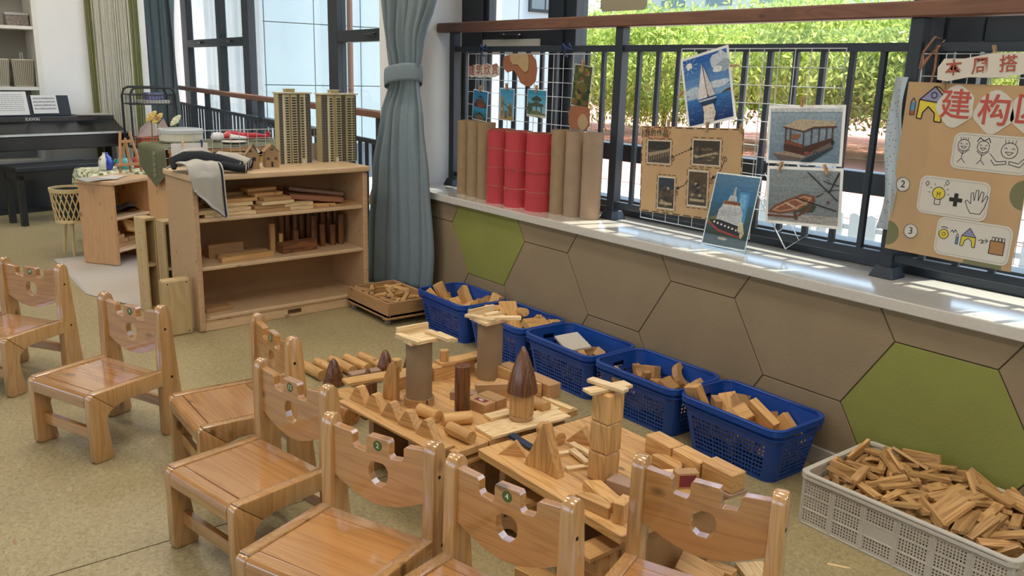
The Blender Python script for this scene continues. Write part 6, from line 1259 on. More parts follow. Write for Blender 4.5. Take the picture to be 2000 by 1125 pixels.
for i, (x, y, a, z) in enumerate(((-1.80, 1.70, -12, 1), (-1.835, 1.74, -5, 1), (-1.755, 1.67, 70, 0), (-1.8, 1.775, 60, 0), (-1.86, 1.69, 75, 0))):
    cb('thin pale stick crossed before the cube tower, %s one' % ('nearest', 'upper', 'lowest', 'far', 'left')[i], brick(.105, .02, .01, 0), m_pale, x, y, ZC + .005 + .0102 * z, a, name='pine_stick')
cube = brick(.07, .07, .094, .005)
for i in range(3): cb('pine cube of the tower at the right, %s' % ('bottom', 'middle', 'top')[i], cube, m_pinez, -1.672 + .002 * i, 1.678, ZC + .047 + .0945 * i, (2, 9, 4)[i], name='tower_cube')
zt_ = ZC + .2835
cb('pale plank across the cube tower, lower one', brick(.15, .045, .01), m_pale, -1.672, 1.678, zt_ + .005, 82, name='pine_stick'); cb('pale stick across the cube tower, upper one', brick(.13, .03, .012), m_pale, -1.668, 1.672, zt_ + .0162, 10, name='pine_stick')
hm = B().prism([(-.06, 0), (.06, 0)] + [(.06 * math.cos(PI * i / 12), .045 * math.sin(PI * i / 12)) for i in range(1, 12)], -.016, .016).mesh('half_disc', bevel=.002)
cb('half-round pine block at the front corner of the right platform', hm, m_pine, -1.545, 1.512, ZC + .016, 8, name='half_round_block'); cb('pine ramp block before the cube tower', B().prism([(-.075, -.025), (.075, -.025), (.075, .025), (-.055, .025)], -.016, .016).mesh('ramp_block', bevel=.002), m_pine, -1.575, 1.585, ZC + .016, -14)
cb('upright pine block behind the left post of the unnumbered chair', brick(.032, .06, .06), m_pinez, -1.463, 1.552, ZC + .03, 20); cb('greyed block beside the cube tower', brick(.08, .055, .035), m_grey, -1.58, 1.668, ZC + .0175, 15)
lg = brick(.118, .06, .06, .003)
for i, (x, y, a) in enumerate(((-1.672, 1.945, -6), (-1.549, 1.935, -5), (-1.425, 1.928, -4))): cb('large pine beam block at the rear right edge, %s' % ('left one', 'middle one', 'right one with a cracked end')[i], lg, m_pine, x, y, ZC + .03 + (.012 if i == 2 else 0), a, name='beam_block')
cb('thin greyed board under the cracked beam block', brick(.13, .075, .012), m_grey, -1.428, 1.93, ZC + .006, -4, name='wooden_board', cat='plank')
cb('half-round pine block in front of the beam blocks', hm, m_pine, -1.60, 1.87, ZC + .016, -4, name='half_round_block'); cb('pale stick in front of the beam blocks', brick(.12, .026, .03), m_pale, -1.535, 1.865, ZC + .015, 62, name='pine_stick')
rb_ = cb('beech block with a red label beside the pale stick', brick(.07, .035, .05), m_beech, -1.495, 1.845, ZC + .025, 60); B().box(-.025, .025, -.0185, -.0178, -.018, .018).build('label_patch', MATS['label_red'], rb_)
# pieces on the floor left of the platforms
def fb(label, me, mat, x, y, z, rz=0., rx=0., ry=0., name='wooden_block'): return cb(label, me, mat, x, y, z, rz, rx, ry, name)
for i in range(5): fb('pine dowel lying in the row on the floor, %s from the piano side' % ('first', 'second', 'third', 'fourth', 'fifth')[i], cylm(.026, .2), MATS['block_pine_upright'], -3.665 + .012 * i, 1.66 + .075 * i, .026, 4, 0, 90, name='wooden_cylinder')
fb('fat burnt pine cylinder lying left of the left platform', cylm(.043, .16, 22), wood('block_toasted', 'a87238', '6e4420', .35, coat=.2, lines=.5, axis=2, scale=1.4), -3.09, 1.525, .043, 10, 0, 90, name='wooden_cylinder')
fb('greyed long block standing among the dowels', brick(.15, .05, .06), m_grey, -3.43, 1.82, .03, 85); fb('pine board on the floor under the plank bridge', brick(.2, .1, .03), m_pine, -3.25, 1.66, .015, 5, name='wooden_board')
hc = B().lathe([(0, 0), (.05, 0), (.052, .006), (.036, .06), (.018, .112), (.006, .128), (0, .13)], 20).mesh('half_cone', smooth=True)
hs = B().lathe([(0, 0), (.03, 0), (.031, .006), (.02, .05), (.011, .085), (.004, .1), (0, .102)], 16).mesh('small_cone', smooth=True)
fb('big burnt cone standing among the dowels on the left', hc, m_darkz, -3.49, 1.69, 0, name='wooden_cone'); fb('burnt cone standing farther back by the plank bridge', hc, m_darkz, -3.47, 1.955, 0, name='wooden_cone'); fb('small burnt cone in front of the greyed block', hs, m_darkz, -3.36, 1.80, 0, name='wooden_cone'); fb('small burnt cone behind the front tube tower', hs, m_darkz, -3.46, 2.08, 0, name='wooden_cone')
fb('burnt block under the near end of the plank bridge', brick(.08, .06, .16), m_darkz, -3.07, 1.635, .08, 5); fb('burnt block under the far end of the plank bridge', brick(.06, .06, .16), m_darkz, -3.05, 1.77, .08, 5)
fb('narrow pine plank bridging the burnt blocks', brick(.3, .07, .015), m_pine, -3.065, 1.69, .168, 84, name='wooden_board'); fb('short pine cylinder standing on the plank bridge', cylm(.022, .06), MATS['block_pine_upright'], -3.055, 1.775, .1755 + .03, name='wooden_cylinder')

# ================================================================== far end of the room
# --- digital piano
PA = R(104); pn = thing('digital_piano', 'black digital piano against the far wall', 'piano', (-8.96, .95, 0), PA)
B().box(0, 1.4, .0, .4, .615, .745).build('keybed', m_black, pn, bevel=.006)
B().box(.0, 1.4, -.012, .006, .745, .768).build('silver_strip', plain('silver_strip', 'b9c2c4', .25, metal=.7), pn, bevel=.003)
B().prism([(.0, .768), (.24, .865), (.24, .745), (.0, .745)], .012, 1.388, axis=0).build('key_lid', m_black, pn, bevel=.003)
B().box(.0, 1.4, .24, .42, .745, .91).build('upper_case', m_black, pn, bevel=.008, seg=2)
for x in (0, 1.36): B().prism([(-.005, .745), (.06, .745), (.24, .87), (.24, .745), (.42, .745), (.42, 0), (.27, 0), (.27, .6), (0, .615)], x, x + .04, axis=0).build('side_panel', m_black, pn)
B().box(.04, 1.36, .34, .36, .05, .46).build('lower_panel', m_black, pn); B().box(.04, 1.36, .25, .4, 0, .05).build('foot_bar', m_black, pn, bevel=.004)
for k in range(3): B().box(.66 + .05 * k, .685 + .05 * k, .14, .26, .04, .055).build('pedal', plain('pedal_brass', 'b8b09a', .25, metal=.9), pn, bevel=.004)
ms_ = B().box(.1, 1.0, 0, .014, 0, .2, Matrix.Translation((0, .3, .91)) @ Matrix.Rotation(R(-14), 4, 'X')).build('music_stand', m_blackm, pn, bevel=.004)
text('KAWAI', .04, plain('brand_silver', 'a8a8a4', .35, metal=.6), pn, (.6, .2385, .885), (PI / 2, 0, 0), name='brand_lettering', bold=.0008)
rp, cp = math.sin(PA), math.cos(PA)
def pw(x, y, z): return (-8.96 + x * cp - y * rp, .95 + x * rp + y * cp, z)
def sheet(label, x, w, h, z, lines, rz=0.):
    t = thing('sheet_music', label, 'sheet music', pw(x, .295, z)); t.rotation_euler = Euler((R(-14), 0, PA + rz))
    B().box(-w / 2, w / 2, -.002, 0, 0, h).build('paper', m_paper, t)
    b = B()
    for i in range(lines):
        zz_ = h * .85 - i * h * .75 / lines
        if lines > 6:
            x_ = -w * .4
            while x_ < w * .38:
                l = rr_.uniform(.008, .02); b.box(x_, min(x_ + l, w * .4), -.0027, -.0022, zz_, zz_ + .005); x_ += l + .006
        else:
            for q in range(4): b.box(-w * .44, w * .44, -.0027, -.0022, zz_ - .004 * q, zz_ - .004 * q + .001)
            for q in range(14): xx = -w * .42 + w * .84 * q / 14; b.box(xx, xx + .006, -.003, -.0025, zz_ - .012, zz_ + rr_.uniform(-.004, .006))
    o = b.build('printed_lines', plain('print_grey', '6a6a72', .8), t); o['kind'] = 'stuff'
sheet('large white song sheet on the piano music stand', .44, .33, .22, .925, 9); sheet('smaller white score sheet on the piano music stand', .76, .235, .175, .935, 4)
t = thing('paper_stack', 'thin stack of grey papers on the right of the piano top', 'papers', pw(1.2, .32, .91), PA + .05)
for k in range(3): B().box(-.17, .17, -.09, .09, .004 * k, .004 * k + .003, Matrix.Rotation(.05 * k, 4, 'Z')).build('paper', plain('paper_grey', 'a3a098', .7) if k < 2 else m_cardw, t)
BA = R(105); bn = thing('piano_bench', 'black piano bench in front of the piano', 'bench', (-8.50, 1.165, 0), BA)
B().box(0, .78, 0, .34, .475, .525).build('seat_pad', m_blackm, bn, bevel=.012, seg=2); B().box(.03, .75, .03, .31, .41, .475).build('apron', m_black, bn)
for x in (.03, .70):
    for y in (.03, .26): B().box(x, x + .05, y, y + .05, 0, .45).build('leg', m_black, bn, bevel=.003)

# --- on the built-in shelves
m_strc, m_strd = plain('bag_cream', 'b7b09a', .8), plain('bag_stripe', '6f6a5a', .8)
def bag(label, y, w):
    t = thing('striped_bag', label, 'storage bag', (-9.93, y, 1.173)); h = .265
    B().add([(-.07, -w * .42, 0), (.07, -w * .42, 0), (.07, w * .42, 0), (-.07, w * .42, 0), (-.08, -w / 2, h), (.09, -w / 2, h), (.09, w / 2, h), (-.08, w / 2, h)], [(3, 2, 1, 0), (0, 1, 5, 4), (1, 2, 6, 5), (2, 3, 7, 6), (3, 0, 4, 7), (4, 5, 6, 7)]).build('body', m_strc, t, bevel=.01, seg=2)
    for i in range(11):
        f = (i + .5) / 11 - .5; B().add([(.0715, f * w * .82 - .004, .012), (.0715, f * w * .82 + .004, .012), (.0905, f * w * .96 + .004, h - .012), (.0905, f * w * .96 - .004, h - .012), (.073, f * w * .82 - .004, .012), (.073, f * w * .82 + .004, .012), (.092, f * w * .96 + .004, h - .012), (.092, f * w * .96 - .004, h - .012)],
            [(0, 1, 2, 3), (7, 6, 5, 4), (0, 4, 5, 1), (1, 5, 6, 2), (2, 6, 7, 3), (3, 7, 4, 0)]).build('stripe', m_strd, t)
    B().tube([(.06, -.02, h - .02), (.06, -.015, h + .06), (.06, .0, h + .065), (.06, .005, h - .02)], .004, 6).build('handle', m_cardw, t)
bag('striped cloth bag with a handle on the wall shelf', 1.525, .2); bag('striped cloth bag at the left edge of the wall shelf', 1.305, .2)
t = thing('storage_box', 'patterned box with a pale lid on the upper wall shelf', 'box', (-9.93, 1.515, 1.75))
B().box(-.08, .08, -.1, .1, 0, .1).build('body', plain('box_pattern', '7d726a', .7, noise=.45, nscale=60), t, bevel=.004); B().box(-.085, .085, -.105, .105, .1, .125).build('lid', plain('lid_grey', 'a9a9a6', .5), t, bevel=.004)
# --- string curtain
sc_ = thing('string_curtain', 'hanging string curtain of white and olive cords on the far wall', 'string curtain', (-9.72, 2.1, 0))
bo, bw = B(), B()
for i in range(86):
    f = i / 85; y = .5 * f + rr_.uniform(-.003, .003); x = rr_.uniform(-.012, .012); r = rr_.uniform(.0025, .0045)
    edge = f < .13 or f > .84 or i % 9 == 4
    (bo if edge else bw).tube([(x, y, .45), (x + rr_.uniform(-.004, .004), y + rr_.uniform(-.006, .006), 1.6), (x, y, 3.6)], r, 5)
o = bo.build('olive_strings', plain('string_olive', '6a6a32', .9), sc_); o['kind'] = 'stuff'; o = bw.build('cream_strings', plain('string_cream', 'c9c4b2', .9), sc_); o['kind'] = 'stuff'
B().tube([(0, -.02, 3.6), (0, .52, 3.6)], .01, 8).build('rod', m_white, sc_)
# --- black wire trolley
ct = thing('wire_trolley', 'black wire trolley beside the piano', 'trolley', (-9.25, 2.27, 0))
for x in (0, .3): B().tube([(x, 0, .03), (x, 0, 1.12), (x, .02, 1.18), (x, .06, 1.2), (x, .37, 1.2), (x, .41, 1.18), (x, .43, 1.12), (x, .43, .03)], .011, 8).build('side_frame', m_blackm, ct, smooth=True)
for z in (.2, .62, 1.04):
    b = B(); b.tube([(0, 0, z), (.3, 0, z), (.3, .43, z), (0, .43, z)], .005, 6, closed=True); b.tube([(0, 0, z + .09), (.3, 0, z + .09), (.3, .43, z + .09), (0, .43, z + .09)], .005, 6, closed=True)
    for i in range(1, 15): b.tube([(.3, .43 * i / 15, z + .09), (.3, .43 * i / 15, z), (0, .43 * i / 15, z), (0, .43 * i / 15, z + .09)], .0022, 5)
    for i in range(1, 8): b.tube([(.3 * i / 8, 0, z + .09), (.3 * i / 8, 0, z), (.3 * i / 8, .43, z), (.3 * i / 8, .43, z + .09)], .0022, 5)
    b.build('wire_basket', m_blackm, ct)
for x in (0, .3):
    for y in (0, .43): B().lathe([(0, -.01), (.018, -.01), (.018, .01), (0, .01)], 12, Matrix.Translation((x, y, .018)) @ Matrix.Rotation(PI / 2, 4, 'X')).build('castor', m_blackm, ct)
t = thing('magazine_pile', 'pale magazines on the top tier of the trolley', 'magazines', (-9.1, 2.52, 1.047), .1)
for k in range(4): B().box(-.1, .1, -.13, .13, .008 * k, .008 * k + .007, Matrix.Rotation(.06 * k, 4, 'Z')).build('magazine', m_cardw if k % 2 else plain('paper_grey', 'a3a098', .7), t)
tag(B().box(-.06, .06, -.08, .08, 0, .07).build('patterned_box', plain('box_purple', '5a5a78', .6, noise=.5, nscale=40), None, (-9.1, 2.53, 1.08), .1, bevel=.004), 'small patterned box on the magazines of the trolley', 'box')
tag(B().box(-.1, .1, -.15, .15, 0, .09).build('orange_tray', plain('tray_orange', 'b5542e', .6), None, (-9.09, 2.5, .627), .0, bevel=.004), 'orange tray on the middle tier of the trolley', 'tray')
b = B(); b.add([(-.02, -.16, 0), (.02, .0, .2), (-.01, .05, .12), (.02, .1, .19), (.0, .18, .02), (.03, -.13, .1), (.05, .02, .02)], [(0, 5, 1, 6), (1, 2, 6), (2, 3, 4, 6)])
o = b.build('crumpled_paper', plain('paper_pinkish', 'b5a39c', .8), None, (-9.09, 2.5, .71)); m = o.modifiers.new('t', 'SOLIDIFY'); m.thickness = .002; tag(o, 'crumpled grey-pink paper sticking up from the orange tray', 'paper')
# --- planter on legs
pt = thing('woven_planter', 'woven bamboo planter on three wooden legs by the small cabinet', 'planter', (-7.11, 1.325, 0)); m_bam = wood('bamboo', 'd8bd88', 'b0925c', .5, lines=.2)
b = B()
for i in range(22):
    for s in (-1, 1):
        a0 = 2 * PI * i / 22
        b.tube([((.118 + .024 * k / 6) * math.cos(a0 + s * .09 * k), (.118 + .024 * k / 6) * math.sin(a0 + s * .09 * k), .27 + .22 * k / 6) for k in range(7)], .0045, 4, flat=.5)
o = b.build('woven_wall', m_bam, pt); o['kind'] = 'stuff'
B().lathe([(.136, .485), (.148, .485), (.15, .515), (.138, .515), (.136, .485)], 30, cap=False).build('rim', m_bam, pt); B().lathe([(.108, .258), (.124, .258), (.124, .28), (.108, .28), (.108, .258)], 30, cap=False).build('bottom_ring', m_bam, pt)
B().lathe([(0, .265), (.108, .265), (.132, .5), (.124, .5), (.1, .29), (0, .29)], 26).build('inner_pot', plain('pot_green', '1f2e26', .4), pt, smooth=True)
for k in range(3): a = 2 * PI * k / 3 - .35; B().tube([(.07 * math.cos(a), .07 * math.sin(a), .262), (.105 * math.cos(a), .105 * math.sin(a), 0)], [.014, .01], 10).build('leg', m_bam, pt)
# --- rug
def rug_fn(u, v):
    x = -7.0 + 1.75 * u; y0 = 1.14 - .04 * u + (.22 * max(0, u - .68) / .32); return (x, y0 + (1.95 - y0) * v, .006 + .004 * math.sin(9 * u) * (1 - v) ** 4)
m, nt, bb_ = newmat('rug_stripes'); N = nt.nodes.new; tc = N('ShaderNodeTexCoord'); mp = N('ShaderNodeMapping'); mp.inputs['Rotation'].default_value = (0, 0, R(28)); wv = N('ShaderNodeTexWave'); wv.inputs['Scale'].default_value = 13; wv.inputs['Distortion'].default_value = .4
cr2 = N('ShaderNodeValToRGB'); cr2.color_ramp.elements[0].color = (*lin('9a8f80'), 1); cr2.color_ramp.elements[1].color = (*lin('cfc7bb'), 1); nt.links.new(tc.outputs['Object'], mp.inputs[0]); nt.links.new(mp.outputs[0], wv.inputs[0]); nt.links.new(wv.outputs['Color'], cr2.inputs[0]); nt.links.new(cr2.outputs[0], bb_.inputs['Base Color']); bb_.inputs['Roughness'].default_value = .9
rg = thing('striped_rug', 'pale striped rug on the floor under the small cabinet', 'rug', (0, 0, 0)); o = B().grid(rug_fn, 40, 20).build('pile', m, rg, smooth=180); md = o.modifiers.new('t', 'SOLIDIFY'); md.thickness = .005
# --- small cabinet
CA = R(126); cbn = thing('small_cabinet', 'small open pine cabinet in front of the piano', 'cabinet', (-6.496, 1.477, .008), CA)
cw_, cd_, ch_ = .42, .30, .612
m_cab = wood('cabinet_pine', 'd0a271', 'b5834f', .4, coat=.15, lines=.22, axis=2)
for x in (0, cw_ - .028): B().box(x, x + .028, 0, cd_, 0, ch_ - .03).build('side_panel', m_cab, cbn, bevel=.008, seg=2)
B().box(-.014, cw_ + .014, -.02, cd_ + .01, ch_ - .03, ch_).build('top_board', m_shelf, cbn, bevel=.008, seg=2)
for z in (.09, .325): B().box(.028, cw_ - .028, .01, cd_ - .01, z, z + .02).build('shelf_board', m_shelf_l, cbn, bevel=.004)
B().box(.028, cw_ - .028, cd_ - .012, cd_, 0, ch_ - .03).build('back_panel', m_shelf, cbn)
ra, ca_ = math.sin(CA), math.cos(CA)
def cwp(x, y, z): return (-6.496 + x * ca_ - y * ra, 1.477 + x * ra + y * ca_, z + .008)
for i, (x, y, z, a, me, lb) in enumerate(((.12, .1, .125, 5, brick(.14, .06, .03), 'lowest of the pile in the small cabinet'), (.13, .1, .156, -3, brick(.14, .06, .03), 'second of the pile in the small cabinet'), (.11, .1, .187, 4, brick(.12, .06, .03), 'third of the pile in the small cabinet'), (.09, .1, .218, 8, brick(.07, .06, .03), 'top of the pile in the small cabinet'),
                                             (.26, .12, .125, -6, brick(.12, .07, .03), 'low on the right in the small cabinet'), (.27, .12, .156, 3, brick(.1, .07, .03), 'upper right in the small cabinet'))):
    blk('wooden_block', me, m_beech, 'beech track block ' + lb, cwp(x, y, z), CA + R(a), 'block', 'track blocks in the small cabinet')
o = blk('wooden_plate', brick(.13, .1, .018), m_pine, 'square wooden plate with a hole leaning in the small cabinet', cwp(.27, .1, .245), Euler((.9, .3, CA)), 'block')
tag(B().grid(lambda u, v: ((u - .5) * .3, (v - .5) * .18, .05 + .03 * math.sin(7 * u + 2) * math.sin(5 * v) - .05 * (abs(2 * u - 1) ** 3)), 20, 12).build('dark_cloth', plain('dark_cloth', '3b332d', .9, noise=.3, nscale=20), None, cwp(.21, .16, .348), CA, smooth=180), 'dark bundled cloth in the upper compartment of the small cabinet', 'cloth')
for lb, x, y, a, mt_, w, h in (('grey magazine lying open on the small cabinet', .05, .16, -25, plain('paper_grey', 'a3a098', .7), .24, .2), ('pale leaflet lying on the grey magazine', .2, .15, 12, m_cardw, .2, .14)):
    tag(B().grid(lambda u, v: ((u - .5) * w, (v - .5) * h, .002 + .006 * abs(math.sin(3 * u + v))), 10, 8).build('leaflet', mt_, None, cwp(x, y, ch_ + (.0 if 'grey' in lb else .009)), CA + R(a), smooth=180), lb, 'paper')
# --- low table with a leaf-print cloth
tb = thing('small_table', 'small table under a leaf-print cloth behind the cabinet', 'table', (-7.45, 1.79, 0), R(4))
B().box(-.24, .24, -.3, .3, .565, .59).build('table_top', m_shelf, tb)
for sx in (-.2, .2):
    for sy in (-.26, .26): B().box(sx - .02, sx + .02, sy - .02, sy + .02, 0, .565).build('leg', m_shelf, tb)
m_leafc = plain('leaf_cloth', '8f9a62', .9); 
mm, nt, bb_ = newmat('leaf_print'); N = nt.nodes.new; tc = N('ShaderNodeTexCoord'); vv = N('ShaderNodeTexNoise'); vv.inputs['Scale'].default_value = 13; vv.inputs['Distortion'].default_value = 2.; cr3 = N('ShaderNodeValToRGB'); e = cr3.color_ramp.elements
e[0].position = .4; e[0].color = (*lin('4c6338'), 1); e[1].position = .56; e[1].color = (*lin('d8d4bc'), 1); e2 = e.new(.48); e2.color = (*lin('a8a878'), 1); nt.links.new(tc.outputs['Object'], vv.inputs['Vector']); nt.links.new(vv.outputs[0], cr3.inputs[0]); nt.links.new(cr3.outputs[0], bb_.inputs['Base Color']); bb_.inputs['Roughness'].default_value = .9
def cloth_fn(u, v):
    x, y = -.33 + .66 * u, -.4 + .8 * v; dx, dy = max(0, abs(x) - .245), max(0, abs(y) - .305)
    d = math.hypot(dx, dy) if dx and dy else dx + dy
    return (max(-.26, min(.26, x)) + .01 * math.sin(20 * y) * (dx > 0), max(-.32, min(.32, y)) + .01 * math.sin(20 * x) * (dy > 0), .596 - d * 1.5 + .003 * math.sin(9 * x + 5 * y))
tc_ = thing('table_cloth', 'white and green leaf-print cloth on the small table', 'cloth', (-7.45, 1.79, 0), R(4)); B().grid(cloth_fn, 30, 36).build('cloth', mm, tc_, smooth=180)
zt2 = .6
t = thing('ceramic_bird', 'blue and white ceramic bird jar on the leaf-print cloth', 'jar', (-7.43, 1.66, zt2), 0); prof = [(0, 0), (.045, 0), (.056, .03), (.056, .06), (.045, .095), (.025, .115), (.02, .125), (.022, .135), (0, .135)]
B().lathe(prof, 24, a0=0, a1=PI, cap=False).build('blue_half', plain('glaze_blue', '1f3fa0', .15, coat=.5), t, smooth=True); B().lathe(prof, 24, a0=PI, a1=2 * PI, cap=False).build('white_half', plain('glaze_white', 'd8d4c4', .15, coat=.5), t, smooth=True)
t.rotation_euler = (0, 0, R(-12)); B().lathe([(0, 0), (.009, .0), (.007, .006), (0, .007)], 12, Matrix.Translation((.03, -.036, .085)) @ Matrix.Rotation(PI / 2, 4, 'X')).build('eye', m_blackm, t)
for lb, y, mt_, x in (('turquoise glazed jar on the leaf-print cloth', 1.79, plain('glaze_turquoise', '4f9a98', .2, coat=.4), -7.44), ('red glazed jar behind the little easel', 1.935, plain('glaze_red', 'c2483c', .2, coat=.4), -7.5)):
    t = thing('glazed_jar', lb, 'jar', (x, y, zt2)); B().lathe([(0, 0), (.045, 0), (.05, .02), (.05, .06), (.035, .085), (.022, .09), (.026, .1), (.026, .115), (0, .115)], 22).build('body', mt_, t, smooth=True)
    for s in (-1, 1): B().tube([(0, s * .046, .05), (0, s * .066, .06), (0, s * .05, .08)], .007, 6).build('ear', mt_, t)
es = thing('small_easel', 'little wooden table easel on the leaf-print cloth', 'easel', (-7.16, 1.77, .602), R(98)); es.scale = (1.3, 1.3, 1.3); m_eas = wood('easel_wood', 'b98a5c', '9a6c42', .5, lines=.2, axis=2)
for s in (-1, 1): B().tube([(s * .065, -.02, 0), (s * .028, .03, .24)], .0085, 4).build('front_leg', m_eas, es)
B().tube([(.0, -.015, .0), (.0, .028, .2)], .0085, 4).build('middle_leg', m_eas, es); B().tube([(0, .15, 0), (0, .03, .2)], .008, 4).build('rear_leg', m_eas, es)
B().box(-.04, .04, .018, .03, .175, .19).build('cross_bar', m_eas, es); B().box(-.09, .09, -.035, -.01, .042, .056).build('ledge', m_eas, es)
# --- second shelf with green cloth
s2 = thing('tray_shelf', 'pine shelf with tray edges behind the block shelf', 'shelf', (-5.65, 1.64, 0), R(91)); 
for x in (0, .87): B().box(x, x + .03, 0, .52, 0, .885).build('side_panel', m_cab, s2, bevel=.008, seg=2)
B().box(-.01, .91, -.015, .53, .885, .915).build('top_board', m_shelf, s2, bevel=.006); B().box(.03, .87, .505, .517, 0, .885).build('back_panel', m_shelf, s2)
for z in (.1, .26, .42, .58, .74): B().box(.03, .87, .02, .43, z, z + .016).build('shelf_board', m_shelf_l, s2)
for k in range(3):
    for z in (.116, .276, .436, .596, .756): B().box(.04 + .28 * k, .29 + .28 * k, -.01, .3, z, z + .09).build('tray', plain('tray_yellow', 'd2a04a', .5), s2, bevel=.01)
gc = thing('green_cloth', 'olive green cloth with embroidery draped over the tray shelf', 'cloth', (-5.65, 1.64, 0), R(91))
def gfn(u, v):
    x, y = -.2 + 1.12 * u, -.03 + .57 * v; d = max(0, -.015 - x); k = d * (1.1 - .9 * abs(v - .45) ** 1.0) * 1.35
    return (max(-.022, x) - .01 * (d > 0) - .006 * math.sin(9 * v) * (d > 0), y + .006 * math.sin(12 * u), .921 - k + .0025 * math.sin(14 * u + 9 * v))
m_gc = plain('olive_cloth', '626244', .9, noise=.06, nscale=30, bump=.2, bscale=300)
B().grid(gfn, 46, 26).build('cloth', m_gc, gc, smooth=180)
b = B()
for k in range(5): b.tube([(-.0355 - .002, .2 + .02 * math.cos(a), .87 - .035 * k + .012 * math.sin(a)) for a in [2 * PI * i / 12 for i in range(12)]], .002, 4, closed=True)
b.build('embroidery', plain('embroidery', 'a8a68a', .9), gc)
def s2w(x, y, z): a = R(91); return (-5.65 + x * math.cos(a) - y * math.sin(a), 1.64 + x * math.sin(a) + y * math.cos(a), z)
t = thing('round_container', 'round cream lidded container on the green cloth', 'container', s2w(.2, .37, .926)); B().lathe([(0, 0), (.125, 0), (.138, .012), (.142, .06), (.14, .062), (0, .062)], 34).build('body', plain('cream_plastic', 'd9d0b8', .45), t, smooth=True)
B().lathe([(0, .062), (.147, .062), (.147, .085), (.135, .09), (0, .09)], 34).build('lid', plain('clear_lid', 'd5d8d6', .25, trans=.3), t, smooth=True); B().box(-.03, .03, -.148, -.12, .05, .092).build('clasp', m_cardw, t, bevel=.003)
def flower(label, p, hd, c, cc):
    t = thing('craft_flower', label, 'flower', p); B().tube([(0, 0, 0), (.01, 0, hd * .6), (0, 0, hd)], .004, 6).build('stem', plain('stem_green', '5f7a3c', .7), t)
    for k in range(10):
        a = 2 * PI * k / 10; B().lathe([(0, 0), (.011, .008), (.009, .022), (0, .03)], 8, Matrix.Translation((.012, .022 * math.cos(a), hd + .022 * math.sin(a))) @ Matrix.Rotation(-a, 4, 'X')).build('petal', c, t, smooth=True)
    B().lathe([(0, -.01), (.022, -.006), (.022, .004), (0, .012)], 14, Matrix.Translation((.014, 0, hd)) @ Matrix.Rotation(PI / 2, 4, 'Y')).build('flower_head', cc, t, smooth=True)
m_py = plain('petal_yellow', 'd9b86a', .8); m_pc = plain('petal_cream', 'd8d6ae', .8)
flower('yellow crocheted sunflower behind the round container', s2w(.09, .5, .926), .15, m_py, plain('seed_brown', 'a07848', .8)); flower('second yellow crocheted flower beside the sunflower', s2w(.05, .5, .926), .165, m_py, m_py); flower('cream crocheted ball flower right of the sunflower', s2w(.215, .517, .926), .135, m_pc, m_pc)
m_dr = plain('doll_red', 'b02834', .3, coat=.3); dl = thing('toy_figure', 'red and white toy figure lying on the green cloth', 'toy', s2w(.44, .34, .955), R(88))
B().lathe([(0, -.05), (.028, -.035), (.034, 0), (.026, .035), (0, .045)], 16, Matrix.Rotation(PI / 2, 4, 'Y')).build('head', plain('doll_white', 'd8d8d6', .35), dl, smooth=True)
b = B().tube([(.03, 0, 0), (.07, 0, .008), (.14, 0, .006), (.2, 0, 0)], [.02, .045, .04, .036], 12, flat=.75); b.build('torso', m_dr, dl, smooth=True)
for s in (-1, 1):
    B().tube([(.19, s * .02, 0), (.27, s * .024, .004), (.35, s * .022, -.004), (.36, s * .022, .03)], [.025, .02, .016, .014], 10).build('leg', m_dr, dl, smooth=True); B().tube([(.07, s * .045, .005), (.12, s * .06, .0), (.18, s * .055, -.008)], [.017, .014, .012], 8).build('arm', plain('doll_white', 'd8d8d6', .35), dl, smooth=True)
t = thing('white_plate', 'white plate beside the toy figure', 'plate', s2w(.5, .2, .926)); B().lathe([(0, 0), (.06, 0), (.085, .008), (.083, .01), (.058, .004), (0, .004)], 26).build('dish', m_cardw, t, smooth=True)
# --- upright boxes beside the block shelf
m_bx = wood('box_bamboo', 'c6ab7a', 'ab8c58', .5, lines=.3, axis=2, knots=False)
def frame_box(label, x, y, w, d, h, rot, z=.0):
    t = thing('frame_box', label, 'box', (x, y, z), rot)
    B().box(-w / 2, w / 2, -d / 2, -d / 2 + .012, 0, h).build('side', m_bx, t, bevel=.0015); B().box(-w / 2, w / 2, d / 2 - .012, d / 2, 0, h).build('side', m_bx, t, bevel=.0015)
    for z0 in (0, h * .5 - .008, h - .016): B().box(-w / 2, w / 2, -d / 2 + .012, d / 2 - .012, z0, z0 + .016).build('cross_board', m_bx, t, bevel=.001)
    B().box(-w / 2, -w / 2 + .006, -d / 2 + .012, d / 2 - .012, .016, h - .016).build('clear_panel', plain('grey_panel', '8e8a7e', .25), t)
    for k in range(5): B().prism([(-.004, 0), (.004, 0), (0, .012)], -d / 2 - .0006, -d / 2, axis=1, mat=Matrix.Translation((0, 0, .06 + k * h / 5.5))).build('red_mark', m_red, t)
frame_box('tall narrow frame box standing by itself behind the chairs', -5.24, 1.355, .11, .075, .565, R(14)); frame_box('tall narrow frame box leaning place against the block shelf side', -5.1, 1.452, .11, .105, .56, R(4))
bx = thing('wooden_box', 'light wooden box with four screws standing at the shelf foot', 'box', (-4.665, 1.335, 0), R(93))
B().box(-.075, .075, -.035, .035, 0, .315).build('body', m_bx, bx, bevel=.012, seg=2)
for x in (-.05, .05):
    for z in (.02, .295): B().lathe([(0, 0), (.004, 0), (.004, .001), (0, .001)], 8, Matrix.Translation((x, -.035, z)) @ Matrix.Rotation(PI / 2, 4, 'X')).build('screw', m_screw, bx)
